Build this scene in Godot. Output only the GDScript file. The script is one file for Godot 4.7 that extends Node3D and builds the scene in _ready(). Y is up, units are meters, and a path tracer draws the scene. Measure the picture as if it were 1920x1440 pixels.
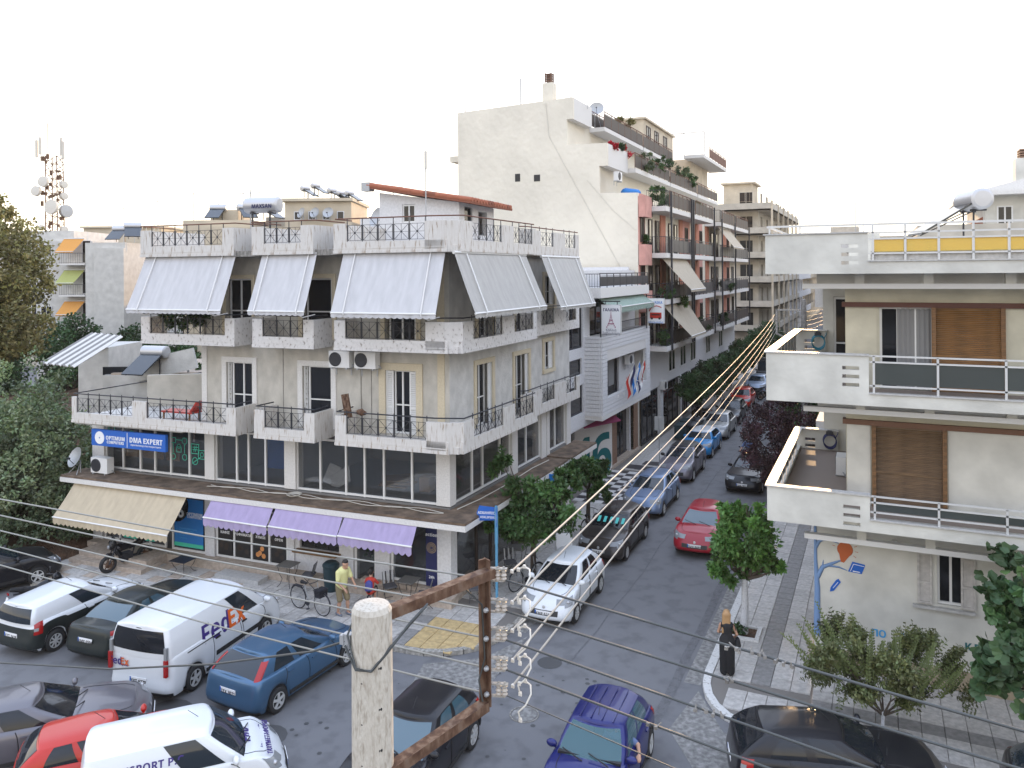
extends Node3D
# A street corner seen from a third-floor balcony. World: y up, -Z runs along the street, metres.
class G:
	var v := PackedVector3Array()
	var n := PackedVector3Array()
	var uv := PackedVector2Array()
	var t := Transform3D()
	func tri(a: Vector3, b: Vector3, c: Vector3, na = null, nb = null, nc = null, ua := Vector2(0, 0), ub := Vector2(1, 0), uc := Vector2(1, 1)) -> void:
		var f := (b - a).cross(c - a)
		if f.length_squared() < 1e-14: return
		f = f.normalized()
		for q in [[a, na, ua], [c, nc, uc], [b, nb, ub]]:
			v.append(t * (q[0] as Vector3))
			n.append((t.basis * (f if q[1] == null else q[1] as Vector3)).normalized())
			uv.append(q[2])
	func quad(a: Vector3, b: Vector3, c: Vector3, d: Vector3) -> void: # counter-clockwise from outside
		tri(a, b, c, null, null, null, Vector2(0, 1), Vector2(1, 1), Vector2(1, 0))
		tri(a, c, d, null, null, null, Vector2(0, 1), Vector2(1, 0), Vector2(0, 0))
	func box(c: Vector3, s: Vector3, b := Basis()) -> void:
		var x := b.x * s.x * 0.5
		var y := b.y * s.y * 0.5
		var z := b.z * s.z * 0.5
		quad(c - x - y + z, c + x - y + z, c + x + y + z, c - x + y + z)
		quad(c + x - y - z, c - x - y - z, c - x + y - z, c + x + y - z)
		quad(c + x - y + z, c + x - y - z, c + x + y - z, c + x + y + z)
		quad(c - x - y - z, c - x - y + z, c - x + y + z, c - x + y - z)
		quad(c - x + y + z, c + x + y + z, c + x + y - z, c - x + y - z)
		quad(c - x - y - z, c + x - y - z, c + x - y + z, c - x - y + z)
	func bx(x0: float, x1: float, y0: float, y1: float, z0: float, z1: float) -> void:
		box(Vector3(x0 + x1, y0 + y1, z0 + z1) * 0.5, Vector3(absf(x1 - x0), absf(y1 - y0), absf(z1 - z0)))
	func bar(a: Vector3, b: Vector3, w: float, h: float = -1.0) -> void:
		var d := b - a
		var l := d.length()
		if l < 1e-5: return
		var z := d / l
		var x := Vector3.UP.cross(z)
		x = Vector3.RIGHT if x.length() < 0.01 else x.normalized()
		box((a + b) * 0.5, Vector3(w, w if h < 0 else h, l), Basis(x, z.cross(x), z))
	func tube(p: Array, r, seg := 7, caps := true) -> void: # r number or array
		var rings := []
		var side := Vector3.ZERO
		for i in p.size():
			var d: Vector3 = (p[mini(i + 1, p.size() - 1)] - p[maxi(i - 1, 0)]).normalized()
			if side == Vector3.ZERO:
				side = d.cross(Vector3.UP if absf(d.y) < 0.9 else Vector3.RIGHT).normalized()
			side = (side - d * side.dot(d)).normalized()
			var s2 := d.cross(side)
			var rr: float = r[i] if r is Array else r
			var ring := []
			for k in seg:
				var a := TAU * k / seg
				ring.append([p[i] + (side * cos(a) + s2 * sin(a)) * rr, side * cos(a) + s2 * sin(a)])
			rings.append(ring)
		for i in p.size() - 1:
			for k in seg:
				var a = rings[i][k]
				var b = rings[i][(k + 1) % seg]
				var c = rings[i + 1][(k + 1) % seg]
				var d = rings[i + 1][k]
				tri(a[0], b[0], c[0], a[1], b[1], c[1])
				tri(a[0], c[0], d[0], a[1], c[1], d[1])
		if caps:
			for e in [0, p.size() - 1]:
				for k in range(1, seg - 1):
					var q = rings[e]
					if e == 0: tri(q[0][0], q[k + 1][0], q[k][0])
					else: tri(q[0][0], q[k][0], q[k + 1][0])
	func lathe(prof: Array, axis_o: Vector3, ax: Vector3, seg := 16, smooth := true) -> void: # prof: [radius, along]
		var s := ax.cross(Vector3.UP if absf(ax.y) < 0.9 else Vector3.RIGHT).normalized()
		var s2 := ax.cross(s)
		for i in prof.size() - 1:
			var p: Vector2 = prof[i]
			var q: Vector2 = prof[i + 1]
			var nn := Vector2(q.y - p.y, p.x - q.x)
			for k in seg:
				var a0 := TAU * k / seg
				var a1 := TAU * (k + 1) / seg
				var e0 := s * cos(a0) + s2 * sin(a0)
				var e1 := s * cos(a1) + s2 * sin(a1)
				var n0 := e0 * nn.x + ax * nn.y
				var n1 := e1 * nn.x + ax * nn.y
				var A := axis_o + e0 * p.x + ax * p.y
				var B := axis_o + e1 * p.x + ax * p.y
				var C := axis_o + e1 * q.x + ax * q.y
				var D := axis_o + e0 * q.x + ax * q.y
				if not smooth:
					quad(A, B, C, D)
				else:
					tri(A, B, C, n0, n1, n1)
					tri(A, C, D, n0, n1, n0)
	func disc(c: Vector3, ax: Vector3, r: float, seg := 16) -> void:
		var s := ax.cross(Vector3.UP if absf(ax.y) < 0.9 else Vector3.RIGHT).normalized()
		var s2 := ax.cross(s)
		for k in seg:
			var a0 := TAU * k / seg
			var a1 := TAU * (k + 1) / seg
			tri(c, c + (s * cos(a0) + s2 * sin(a0)) * r, c + (s * cos(a1) + s2 * sin(a1)) * r, null, null, null, Vector2(.5, .5), Vector2(.5 + cos(a0) * .5, .5 + sin(a0) * .5), Vector2(.5 + cos(a1) * .5, .5 + sin(a1) * .5))
	func ball(c: Vector3, r: Vector3, seg := 10, rings := 6) -> void:
		var P := func(i: int, j: int) -> Vector3:
			var th := PI * i / rings
			var ph := TAU * j / seg
			return Vector3(sin(th) * cos(ph), cos(th), sin(th) * sin(ph))
		for i in rings:
			for j in seg:
				var a: Vector3 = P.call(i, j)
				var b: Vector3 = P.call(i, j + 1)
				var cc: Vector3 = P.call(i + 1, j + 1)
				var d: Vector3 = P.call(i + 1, j)
				tri(c + a * r, c + b * r, c + cc * r, a / r, b / r, cc / r)
				tri(c + a * r, c + cc * r, c + d * r, a / r, cc / r, d / r)
	func poly(pts: PackedVector2Array, o: Vector3, ex: Vector3, ey: Vector3, depth: float) -> void: # prism: outline in ex,ey; depth along ex x ey
		var nz := ex.cross(ey).normalized()
		var idx := Geometry2D.triangulate_polygon(pts)
		var area := 0.0
		for i in pts.size(): area += pts[i].cross(pts[(i + 1) % pts.size()])
		var w := func(p: Vector2, z: float): return o + ex * p.x + ey * p.y + nz * z
		for i in range(0, idx.size(), 3):
			var a := pts[idx[i]]
			var b := pts[idx[i + 1]]
			var c := pts[idx[i + 2]]
			if (b - a).cross(c - a) < 0:
				var q := b
				b = c
				c = q
			tri(w.call(a, depth), w.call(b, depth), w.call(c, depth))
			if depth != 0.0: tri(w.call(a, 0), w.call(c, 0), w.call(b, 0))
		if depth == 0.0: return
		for i in pts.size():
			var a := pts[i]
			var b := pts[(i + 1) % pts.size()]
			if area < 0:
				var q := a
				a = b
				b = q
			quad(w.call(a, 0), w.call(b, 0), w.call(b, depth), w.call(a, depth))
	func grid(P: Array, flip := false) -> void: # P[i][j] smooth surface
		var ni := P.size()
		var nj: int = P[0].size()
		var N := []
		for i in ni:
			var row := []
			for j in nj:
				var du: Vector3 = P[mini(i + 1, ni - 1)][j] - P[maxi(i - 1, 0)][j]
				var dv: Vector3 = P[i][mini(j + 1, nj - 1)] - P[i][maxi(j - 1, 0)]
				var q := dv.cross(du)
				row.append((-q if flip else q).normalized())
			N.append(row)
		for i in ni - 1:
			for j in nj - 1:
				var a: Vector3 = P[i][j]
				var b: Vector3 = P[i][j + 1]
				var c: Vector3 = P[i + 1][j + 1]
				var d: Vector3 = P[i + 1][j]
				var u0 := Vector2(float(j) / (nj - 1), float(i) / (ni - 1))
				var u1 := Vector2(float(j + 1) / (nj - 1), float(i + 1) / (ni - 1))
				if flip:
					tri(a, c, b, N[i][j], N[i + 1][j + 1], N[i][j + 1], u0, u1, Vector2(u1.x, u0.y))
					tri(a, d, c, N[i][j], N[i + 1][j], N[i + 1][j + 1], u0, Vector2(u0.x, u1.y), u1)
				else:
					tri(a, b, c, N[i][j], N[i][j + 1], N[i + 1][j + 1], u0, Vector2(u1.x, u0.y), u1)
					tri(a, c, d, N[i][j], N[i + 1][j + 1], N[i + 1][j], u0, u1, Vector2(u0.x, u1.y))
	func wall(o: Vector3, ex: Vector3, w: float, y0: float, y1: float, thick: float, holes: Array) -> void: # holes [x0,x1,y0,y1]; thickness goes behind the face (face normal = ex x up)
		var xs := [0.0, w]
		for h in holes:
			xs.append(clampf(h[0], 0, w))
			xs.append(clampf(h[1], 0, w))
		xs.sort()
		var nz := ex.cross(Vector3.UP)
		for i in xs.size() - 1:
			if xs[i + 1] - xs[i] < 1e-4: continue
			var m: float = (xs[i] + xs[i + 1]) * 0.5
			var cuts := []
			for h in holes:
				if h[0] < m and h[1] > m: cuts.append([h[2], h[3]])
			cuts.sort()
			var y := y0
			for c in cuts + [[y1, y1]]:
				if c[0] > y + 1e-4:
					var yy: float = minf(c[0], y1)
					box(o + ex * m + Vector3.UP * (y + yy) * 0.5 - nz * thick * 0.5, Vector3(xs[i + 1] - xs[i], yy - y, thick), Basis(ex, Vector3.UP, nz))
				y = maxf(y, c[1])
	func mesh() -> ArrayMesh:
		var a := []
		a.resize(Mesh.ARRAY_MAX)
		a[Mesh.ARRAY_VERTEX] = v
		a[Mesh.ARRAY_NORMAL] = n
		a[Mesh.ARRAY_TEX_UV] = uv
		var m := ArrayMesh.new()
		if v.size(): m.add_surface_from_arrays(Mesh.PRIMITIVE_TRIANGLES, a)
		return m

var M := {}
var TX := {}
var used := {}
var rng := RandomNumberGenerator.new()

func V(x: float, y: float, z: float) -> Vector3: return Vector3(x, y, z)
func numbered(s: String) -> String:
	used[s] = used.get(s, -1) + 1
	return s if used[s] == 0 else "%s_%03d" % [s, used[s]]
func tag(o: Node3D, label: String, cat: String, group := "") -> Node3D:
	o.set_meta("label", label)
	o.set_meta("category", cat)
	if group: o.set_meta("group", group)
	return o
func thing(nm: String, label: String, cat: String, at := Vector3.ZERO, turn := 0.0, group := "") -> Node3D:
	var o := Node3D.new()
	o.name = numbered(nm)
	add_child(o)
	o.position = at
	o.rotation.y = turn
	return tag(o, label, cat, group)
func put(nm: String, g, m, parent: Node3D = null, label := "") -> MeshInstance3D:
	var o := MeshInstance3D.new()
	o.name = nm if parent else numbered(nm)
	o.mesh = g.mesh() if g is G else g
	o.material_override = M[m] if m is String else m
	if label: o.set_meta("label", label)
	(parent if parent else self).add_child(o, true)
	return o
func struct(nm: String, g, m, parent: Node3D = null) -> MeshInstance3D:
	var o := put(nm, g, m, parent)
	if parent == null: o.set_meta("kind", "structure")
	return o
func copy_of(o: Node3D, at: Vector3, turn: float, label: String) -> Node3D:
	var c: Node3D = o.duplicate()
	c.name = numbered(String(o.name).rstrip("_0123456789"))
	add_child(c)
	c.position = at
	c.rotation.y = turn
	c.set_meta("label", label)
	return c
func noise_tex(key: String, freq: float, lo: float, hi: float, size := 512, oct := 4, typ := FastNoiseLite.TYPE_SIMPLEX_SMOOTH, ramp: Array = [], nrm := 0.0) -> Texture2D:
	if TX.has(key): return TX[key]
	var f := FastNoiseLite.new()
	f.seed = key.hash() % 9999
	f.frequency = freq
	f.noise_type = typ
	f.fractal_octaves = oct
	var im := f.get_seamless_image(size, size)
	if nrm > 0:
		im.bump_map_to_normal_map(nrm)
	else:
		var o := Image.create(size, size, false, Image.FORMAT_RGB8)
		for y in size:
			for x in size:
				var k := im.get_pixel(x, y).r
				var c: Color
				if ramp.is_empty():
					var q := lerpf(lo, hi, k)
					c = Color(q, q, q)
				else:
					c = ramp[-1][1]
					for i in ramp.size() - 1:
						if k < ramp[i + 1][0]:
							c = ramp[i][1].lerp(ramp[i + 1][1], clampf((k - ramp[i][0]) / (ramp[i + 1][0] - ramp[i][0]), 0, 1))
							break
				o.set_pixel(x, y, c)
		im = o
	TX[key] = ImageTexture.create_from_image(im)
	return TX[key]
func mat(key: String, r: float, g: float, b: float, rough := 0.8, tex: Texture2D = null, scale := Vector3.ONE, metal := 0.0, nt: Texture2D = null, ns := 0.5) -> StandardMaterial3D: # linear base colour
	var m := StandardMaterial3D.new()
	m.albedo_color = Color(r, g, b).linear_to_srgb()
	m.roughness = rough
	m.metallic = metal
	if tex:
		m.albedo_texture = tex
		m.uv1_triplanar = true
		m.uv1_world_triplanar = true
		m.uv1_scale = scale
	if nt:
		m.normal_enabled = true
		m.normal_texture = nt
		m.normal_scale = ns
		m.uv1_triplanar = true
		m.uv1_world_triplanar = true
		m.uv1_scale = scale
	m.resource_name = key
	M[key] = m
	return m
func text(nm: String, s: String, h: float, o: Vector3, ex: Vector3, ey: Vector3, m, parent: Node3D, bold := true, align := HORIZONTAL_ALIGNMENT_CENTER, font := "Droid Sans") -> MeshInstance3D:
	var tm := TextMesh.new()
	var f := SystemFont.new()
	f.font_names = PackedStringArray([font])
	f.font_weight = 700 if bold else 400
	tm.font = f
	tm.text = s
	tm.font_size = 64
	tm.pixel_size = h / 64.0 * 1.35
	tm.depth = 0.006
	tm.curve_step = 2.0
	tm.horizontal_alignment = align
	var p := put(nm, tm, m, parent)
	p.transform = Transform3D(Basis(ex, ey, ex.cross(ey)), o)
	return p
func materials() -> void:
	var grain := noise_tex("grain", 0.05, 0.9, 1.0, 256, 4)
	var blot := noise_tex("blot", 0.012, 0.86, 1.0, 512, 5)
	var fine := noise_tex("fine_n", 0.15, 0, 1, 256, 3, FastNoiseLite.TYPE_SIMPLEX_SMOOTH, [], 3.0)
	var streak := noise_tex("streak", 0.02, 0, 1, 512, 5, FastNoiseLite.TYPE_SIMPLEX_SMOOTH, [[0.0, Color(.66, .58, .5)], [0.18, Color(.8, .75, .7)], [0.28, Color(.96, .95, .94)], [0.7, Color(1, 1, 1)], [1.0, Color(.95, .94, .93)]])
	var peel := noise_tex("peel", 0.03, 0, 1, 512, 6, FastNoiseLite.TYPE_SIMPLEX_SMOOTH, [[0.0, Color(.62, .6, .57)], [0.2, Color(.74, .72, .7)], [0.24, Color(.95, .95, .95)], [0.7, Color(1, 1, 1)], [1.0, Color(.94, .94, .94)]])
	var asph := noise_tex("asph", 0.02, 0, 1, 512, 6, FastNoiseLite.TYPE_SIMPLEX_SMOOTH, [[0.0, Color(.86, .86, .86)], [0.3, Color(.92, .92, .92)], [0.5, Color(.98, .98, .98)], [1.0, Color(1, 1, 1)]])
	mat("plaster_white", .58, .56, .53, .85, streak, V(1.1, .14, 1.1), 0, fine, .12)
	mat("peel_white", .62, .6, .58, .85, peel, V(.45, .3, .45), 0, fine, .12)
	mat("plaster_clean", .60, .585, .55, .85, blot, V(.25, .2, .25), 0, fine, .2)
	mat("wall_beige", .52, .49, .43, .85, blot, V(.3, .2, .3), 0, fine, .1)
	mat("trim_white", .68, .66, .63, .7, grain, V(1, 1, 1))
	mat("trim_ochre", .60, .52, .375, .8, grain, V(1, 1, 1))
	mat("canopy_top", .235, .165, .115, .95, noise_tex("dirt", 0.01, 0.55, 1.0, 512, 6), V(.3, .3, .3), 0, fine, .5)
	mat("conc", .36, .34, .31, .9, noise_tex("conc", 0.02, 0.6, 1.0, 512, 6), V(.8, .35, .8), 0, fine, .8)
	mat("conc_light", .50, .47, .42, .9, noise_tex("conc", 0.02, 0.6, 1.0, 512, 6), V(.8, .8, .8), 0, fine, .6)
	mat("pole_conc", .50, .47, .41, .9, noise_tex("polec", 0.03, 0, 1, 512, 6, FastNoiseLite.TYPE_SIMPLEX_SMOOTH, [[0.0, Color(.74, .72, .69)], [0.25, Color(.84, .82, .8)], [0.45, Color(.95, .94, .93)], [1.0, Color(1, 1, 1)]]), V(2.2, .5, 2.2), 0, fine, .3)
	mat("asphalt", .15, .15, .157, .9, asph, V(.12, .12, .12), 0, null, .7)
	mat("asphalt_patch", .125, .125, .132, .9, asph, V(.4, .4, .4), 0, fine, .7)
	mat("oil", .06, .06, .062, .7)
	mat("gutter", .34, .33, .315, .9, noise_tex("conc", 0.02, 0.6, 1.0, 512, 6), V(.5, .5, .5), 0, fine, .6)
	mat("paint_kerb", .58, .57, .55, .85, peel, V(.7, .7, .7))
	for i in 4:
		var q: float = [.56, .48, .52, .41][i]
		mat("tile%d" % i, q, q * .95, q * .89, .8, noise_tex("tile", 0.015, 0.8, 1.0, 512, 6), V(.7, .7, .7), 0, fine, .35)
	mat("tile_grey", .28, .27, .26, .85, noise_tex("tile", 0.015, 0.8, 1.0, 512, 6), V(.6, .6, .6))
	mat("tile_warm", .50, .41, .33, .85, noise_tex("tile", 0.015, 0.8, 1.0, 512, 6), V(.6, .6, .6))
	mat("tile_yellow", .56, .41, .2, .85, noise_tex("tile", 0.015, 0.8, 1.0, 512, 6), V(.6, .6, .6))
	mat("tile_black", .045, .04, .045, .7, grain, V(1, 1, 1))
	mat("tile_white", .62, .6, .58, .7, grain, V(1, 1, 1))
	mat("joint", .17, .155, .14, .95)
	mat("glass_dark", .012, .014, .018, .06).metallic_specular = .45
	mat("glass_blue", .015, .022, .03, .05).metallic_specular = .5
	var gp := mat("glass_pane", .05, .06, .07, .04)
	gp.transparency = BaseMaterial3D.TRANSPARENCY_ALPHA
	gp.albedo_color.a = .22
	mat("alu", .55, .55, .54, .45, null, V(1, 1, 1), .3)
	mat("alu_white", .66, .655, .64, .5)
	mat("iron", .02, .022, .03, .5)
	mat("iron_brown", .035, .024, .02, .6)
	mat("steel_rust", .15, .105, .08, .85, noise_tex("rust", 0.02, 0, 1, 256, 5, FastNoiseLite.TYPE_SIMPLEX_SMOOTH, [[0.0, Color(.45, .33, .26)], [0.4, Color(.75, .62, .52)], [0.7, Color(1, .95, .88)], [1.0, Color(1, 1, 1)]]), V(2, 1, 2))
	mat("rail_rust", .16, .075, .05, .8, grain, V(2, 2, 2))
	mat("steel", .45, .45, .46, .4, null, V(1, 1, 1), .6)
	mat("galv", .42, .43, .44, .5, grain, V(1, 1, 1), .4)
	mat("awn_white", .53, .525, .535, .85, noise_tex("cloth", 0.03, 0.88, 1.0, 256, 3), V(.5, .1, .5))
	mat("awn_grey", .42, .405, .38, .9, noise_tex("cloth", 0.03, 0.88, 1.0, 256, 3), V(.5, .1, .5))
	mat("awn_cream", .50, .42, .30, .9, noise_tex("cloth", 0.03, 0.88, 1.0, 256, 3), V(.4, .1, .4))
	mat("awn_lilac", .37, .31, .49, .85, noise_tex("cloth", 0.03, 0.88, 1.0, 256, 3), V(.5, .2, .5))
	mat("awn_orange", .55, .26, .06, .85)
	mat("awn_green", .33, .35, .12, .85)
	mat("awn_tan", .46, .40, .31, .9, noise_tex("cloth", 0.03, 0.88, 1.0, 256, 3), V(.4, .1, .4))
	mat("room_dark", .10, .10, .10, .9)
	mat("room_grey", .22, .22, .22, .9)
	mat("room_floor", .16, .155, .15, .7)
	mat("wood", .26, .13, .05, .6, noise_tex("woodg", 0.02, 0.6, 1.0, 256, 5), V(.6, 3, .6))
	mat("shutter_wood", .30, .145, .045, .55, noise_tex("woodg", 0.02, 0.6, 1.0, 256, 5), V(.3, 3, .3))
	mat("shutter_brown", .20, .12, .06, .6, noise_tex("woodg", 0.02, 0.6, 1.0, 256, 5), V(.3, 3, .3))
	mat("lintel", .105, .035, .022, .6, grain, V(1, 2, 1))
	mat("lintel2", .17, .08, .045, .6, grain, V(1, 2, 1))
	mat("osb", .30, .17, .06, .8, noise_tex("osb", 0.08, 0.5, 1.0, 256, 3), V(1, 1, 1))
	mat("right_wall", .63, .615, .555, .8, noise_tex("blot", 0.012, 0.86, 1.0, 512, 5), V(.12, .12, .12), 0, fine, .06)
	mat("right_yellow", .62, .585, .46, .8, blot, V(.15, .15, .15), 0, fine, .06)
	mat("stone_base", .36, .30, .21, .85, grain, V(.5, .5, .5), 0, fine, .4)
	mat("floor_tile", .25, .20, .165, .75, grain, V(2, 2, 2))
	mat("marble", .50, .49, .47, .5, blot, V(1, 1, 1))
	mat("cream", .74, .685, .575, .85, noise_tex("cream", 0.008, 0.92, 1.0, 512, 5), V(.06, .05, .06), 0, fine, .1)
	mat("cream2", .50, .46, .39, .85, blot, V(.1, .1, .1))
	mat("cream3", .58, .5, .38, .85, blot, V(.1, .1, .1))
	mat("pink", .60, .31, .26, .85, blot, V(.2, .15, .2))
	mat("salmon", .52, .21, .14, .85, blot, V(.2, .15, .2))
	mat("clad", .68, .675, .68, .6, grain, V(.6, .6, .6))
	mat("mag", .30, .045, .13, .6)
	mat("teal", .006, .115, .125, .6)
	mat("blue_sign", .01, .10, .42, .5)
	mat("blue_sign2", .015, .17, .50, .5)
	mat("sky_blue", .05, .30, .58, .6)
	mat("navy", .012, .016, .08, .5)
	mat("white", .75, .75, .75, .5)
	mat("black", .012, .012, .014, .5)
	mat("rubber", .018, .018, .019, .8)
	mat("terracotta", .36, .12, .065, .85, grain, V(1, 1, 1))
	mat("terra_dark", .24, .085, .05, .85, grain, V(1, 1, 1))
	mat("brick_m", .25, .15, .10, .85, grain, V(2, 2, 2))
	mat("green_logo", .06, .52, .35, .5)
	mat("earth", .14, .075, .04, .95, noise_tex("dirt", 0.01, 0.55, 1.0, 512, 6), V(.3, .3, .3), 0, fine, 1.0)
	mat("bark", .09, .07, .055, .9, grain, V(3, .8, 3), 0, fine, 1.0)
	mat("bark_white", .55, .55, .56, .85, peel, V(1.5, .6, 1.5), 0, fine, .8)
	mat("porcelain", .40, .36, .31, .3)
	mat("wire_light", .30, .275, .235, .5)
	mat("wire_dark", .05, .055, .055, .5)
	mat("pvc", .55, .52, .46, .6)
	mat("cardboard", .30, .20, .11, .9)
	mat("orange_lamp", .6, .25, .08, .5)
	mat("red_plastic", .45, .03, .02, .35)
	mat("amber_glass", .5, .42, .12, .3)
	var fr := mat("frosted", .05, .06, .058, .3)
	fr.transparency = BaseMaterial3D.TRANSPARENCY_ALPHA
	fr.albedo_color.a = .85
	var ag: StandardMaterial3D = M.amber_glass
	ag.backlight_enabled = true
	ag.backlight = Color(.8, .7, .34)
	leafm("leaf_dark", .035, .075, .028)
	leafm("leaf_mid", .055, .115, .035)
	leafm("leaf_bright", .075, .16, .04)
	leafm("leaf_olive", .17, .215, .13)
	leafm("leaf_olive2", .115, .155, .09)
	leafm("leaf_brown", .17, .155, .06)
	leafm("leaf_plum", .05, .022, .03)
	leafm("leaf_myrtle", .10, .12, .045)
	leafm("leaf_sycamore", .055, .11, .045)
	leafm("petal_red", .45, .03, .06)
	mat("mural_blue", .16, .26, .45, .8)
	mat("mural_orange", .42, .10, .03, .8)
	mat("hose_teal", .02, .19, .26, .4)
	var si := Image.create(64, 8, false, Image.FORMAT_RGB8)
	for x in 64: si.fill_rect(Rect2i(x, 0, 1, 8), Color(.83, .88, .84) if (x / 4) % 2 else Color(.35, .5, .42))
	var sm := mat("awn_stripe", .6, .6, .6, .9)
	sm.albedo_texture = ImageTexture.create_from_image(si)
	sm.uv1_scale = V(6, 1, 1)
	mat("turq", .08, .5, .46, .6)
	mat("fed_purple", .04, .022, .16, .45)
	mat("fed_orange", .62, .11, .01, .45)
	mat("glass_sky", .045, .085, .11, .05).metallic_specular = .65
	var gc := mat("glass_car", .05, .14, .17, .04)
	gc.transparency = BaseMaterial3D.TRANSPARENCY_ALPHA
	gc.albedo_color.a = .55
	mat("post_blue", .10, .30, .48, .6, grain, V(2, 1, 2))
	mat("wire_mid", .22, .22, .20, .5)
	mat("skin", .42, .24, .16, .55)
	mat("hair_dark", .012, .010, .009, .6)
	mat("hair_blond", .34, .20, .09, .5)
	mat("shirt_yellow", .62, .60, .28, .85)
	mat("shorts_khaki", .20, .16, .09, .85)
	mat("shirt_red", .5, .045, .03, .8)
	mat("bag_blue", .05, .06, .24, .7)
	mat("cloth_black", .01, .01, .012, .8)
	mat("cloth_blue", .10, .14, .26, .85)
	mat("cloth_grey", .09, .09, .10, .85)
	mat("shoe_white", .5, .5, .5, .7)
	mat("mosaic", .26, .25, .23, .6, noise_tex("osb", 0.08, 0.5, 1.0, 256, 3), V(3, 3, 3))
	mat("bin_green", .012, .035, .045, .6)
	mat("shoe_grey", .16, .18, .22, .7)
	var ll := mat("lamp_lit", .9, .85, .7, .3)
	ll.emission_enabled = true
	ll.emission = Color(1, .85, .6)
	ll.emission_energy_multiplier = 3.0
const CAM_H := 10.95
var OB := Vector3(-12.69, 0, -22.43) # street corner of the white corner building
var RB := Basis(Vector3.UP, deg_to_rad(3.2))

func _ready() -> void:
	rng.seed = 7
	var cam := Camera3D.new()
	cam.name = "camera"
	cam.projection = Camera3D.PROJECTION_FRUSTUM
	cam.keep_aspect = Camera3D.KEEP_HEIGHT
	cam.near = 0.1
	cam.far = 1500.0
	cam.size = 0.1 * 1440.0 / 1476.0
	cam.frustum_offset = Vector2(0, -0.1 * 210.0 / 1476.0)
	cam.position = Vector3(0, CAM_H, 0)
	cam.basis = Basis(Vector3.UP, deg_to_rad(24.9)) * Basis(Vector3.BACK, deg_to_rad(-0.45))
	add_child(cam)
	cam.current = true
	var we := WorldEnvironment.new()
	we.name = "environment"
	var e := Environment.new()
	e.background_mode = Environment.BG_SKY
	var sm := ProceduralSkyMaterial.new()
	sm.sky_top_color = Color(1.16, 1.36, 1.78).linear_to_srgb()
	sm.sky_horizon_color = Color(1.85, 1.62, 1.18).linear_to_srgb()
	sm.sky_curve = 0.22
	sm.ground_bottom_color = Color(.12, .11, .1)
	sm.ground_horizon_color = Color(.3, .28, .26)
	sm.sun_angle_max = 0.5
	sm.sun_curve = 0.12
	var sky := Sky.new()
	sky.sky_material = sm
	e.sky = sky
	e.fog_enabled = true
	e.fog_density = 0.00025
	e.fog_light_color = Color(1.0, .94, .86)
	e.tonemap_mode = Environment.TONE_MAPPER_LINEAR
	e.tonemap_exposure = 1.42
	e.sdfgi_enabled = true
	e.ssao_enabled = true
	e.ssil_enabled = true
	we.environment = e
	add_child(we)
	var sun := DirectionalLight3D.new()
	sun.name = "sun"
	var az := deg_to_rad(4.4)
	var el := deg_to_rad(8.0)
	var s := Vector3(-sin(az) * cos(el), sin(el), -cos(az) * cos(el))
	sun.light_color = Color(1.0, .82, .6)
	sun.light_energy = 1.0
	sun.light_angular_distance = 0.5
	sun.shadow_enabled = true
	add_child(sun)
	sun.look_at_from_position(Vector3.ZERO, -s)
	materials()
	build_ground()
	build_corner_building()
	build_school()
	build_tall_block()
	build_far_blocks()
	build_right_building()
	build_left_side()
	build_rooftops()
	build_cars()
	build_trees()
	build_poles()
	build_street_things()
	build_people()
func slab_mesh(w: float, d: float, h := 0.03) -> ArrayMesh: # a paving slab with a small bevel
	var g := G.new()
	var b := 0.008
	var x := w * .5
	var z := d * .5
	g.quad(V(-x + b, h, z - b), V(x - b, h, z - b), V(x - b, h, -z + b), V(-x + b, h, -z + b))
	g.quad(V(-x, 0, z), V(x, 0, z), V(x - b, h, z - b), V(-x + b, h, z - b))
	g.quad(V(x, 0, z), V(x, 0, -z), V(x - b, h, -z + b), V(x - b, h, z - b))
	g.quad(V(x, 0, -z), V(-x, 0, -z), V(-x + b, h, -z + b), V(x - b, h, -z + b))
	g.quad(V(-x, 0, -z), V(-x, 0, z), V(-x + b, h, z - b), V(-x + b, h, -z + b))
	return g.mesh()
func slab(nm: String, m: ArrayMesh, k, parent: Node3D, at: Vector3, turn := 0.0) -> void:
	var p := put(nm, m, k, parent)
	p.position = at + V(0, rng.randf_range(-.003, .003), 0)
	p.rotation = Vector3(rng.randf_range(-.004, .004), turn, rng.randf_range(-.004, .004))
func ext(pts: Array, y0: float, y1: float, g: G) -> void: # prism over a ground outline given as [x,z]
	var a := PackedVector2Array()
	for p in pts: a.append(Vector2(p[0], -p[1]))
	g.poly(a, V(0, y0, 0), Vector3.RIGHT, Vector3.FORWARD, y1 - y0)
func kerb(parent: Node3D, pts: Array, m: String, w := .16, h := .13) -> void:
	for i in pts.size() - 1:
		var a := V(pts[i][0], 0, pts[i][1])
		var b := V(pts[i + 1][0], 0, pts[i + 1][1])
		var nseg := maxi(1, roundi(a.distance_to(b) / 1.0))
		var d := (b - a).normalized()
		for k in nseg:
			var p := a.lerp(b, float(k) / nseg)
			var q := a.lerp(b, float(k + 1) / nseg)
			var g := G.new()
			g.box(V(0, 0, 0), V(w, h, p.distance_to(q) - .012))
			var o := put("kerb_stone", g, m, parent)
			o.transform = Transform3D(Basis(Vector3.UP.cross(d), Vector3.UP, d), (p + q) * .5 + V(0, h * .5 + rng.randf_range(-.004, .006), 0))
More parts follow.
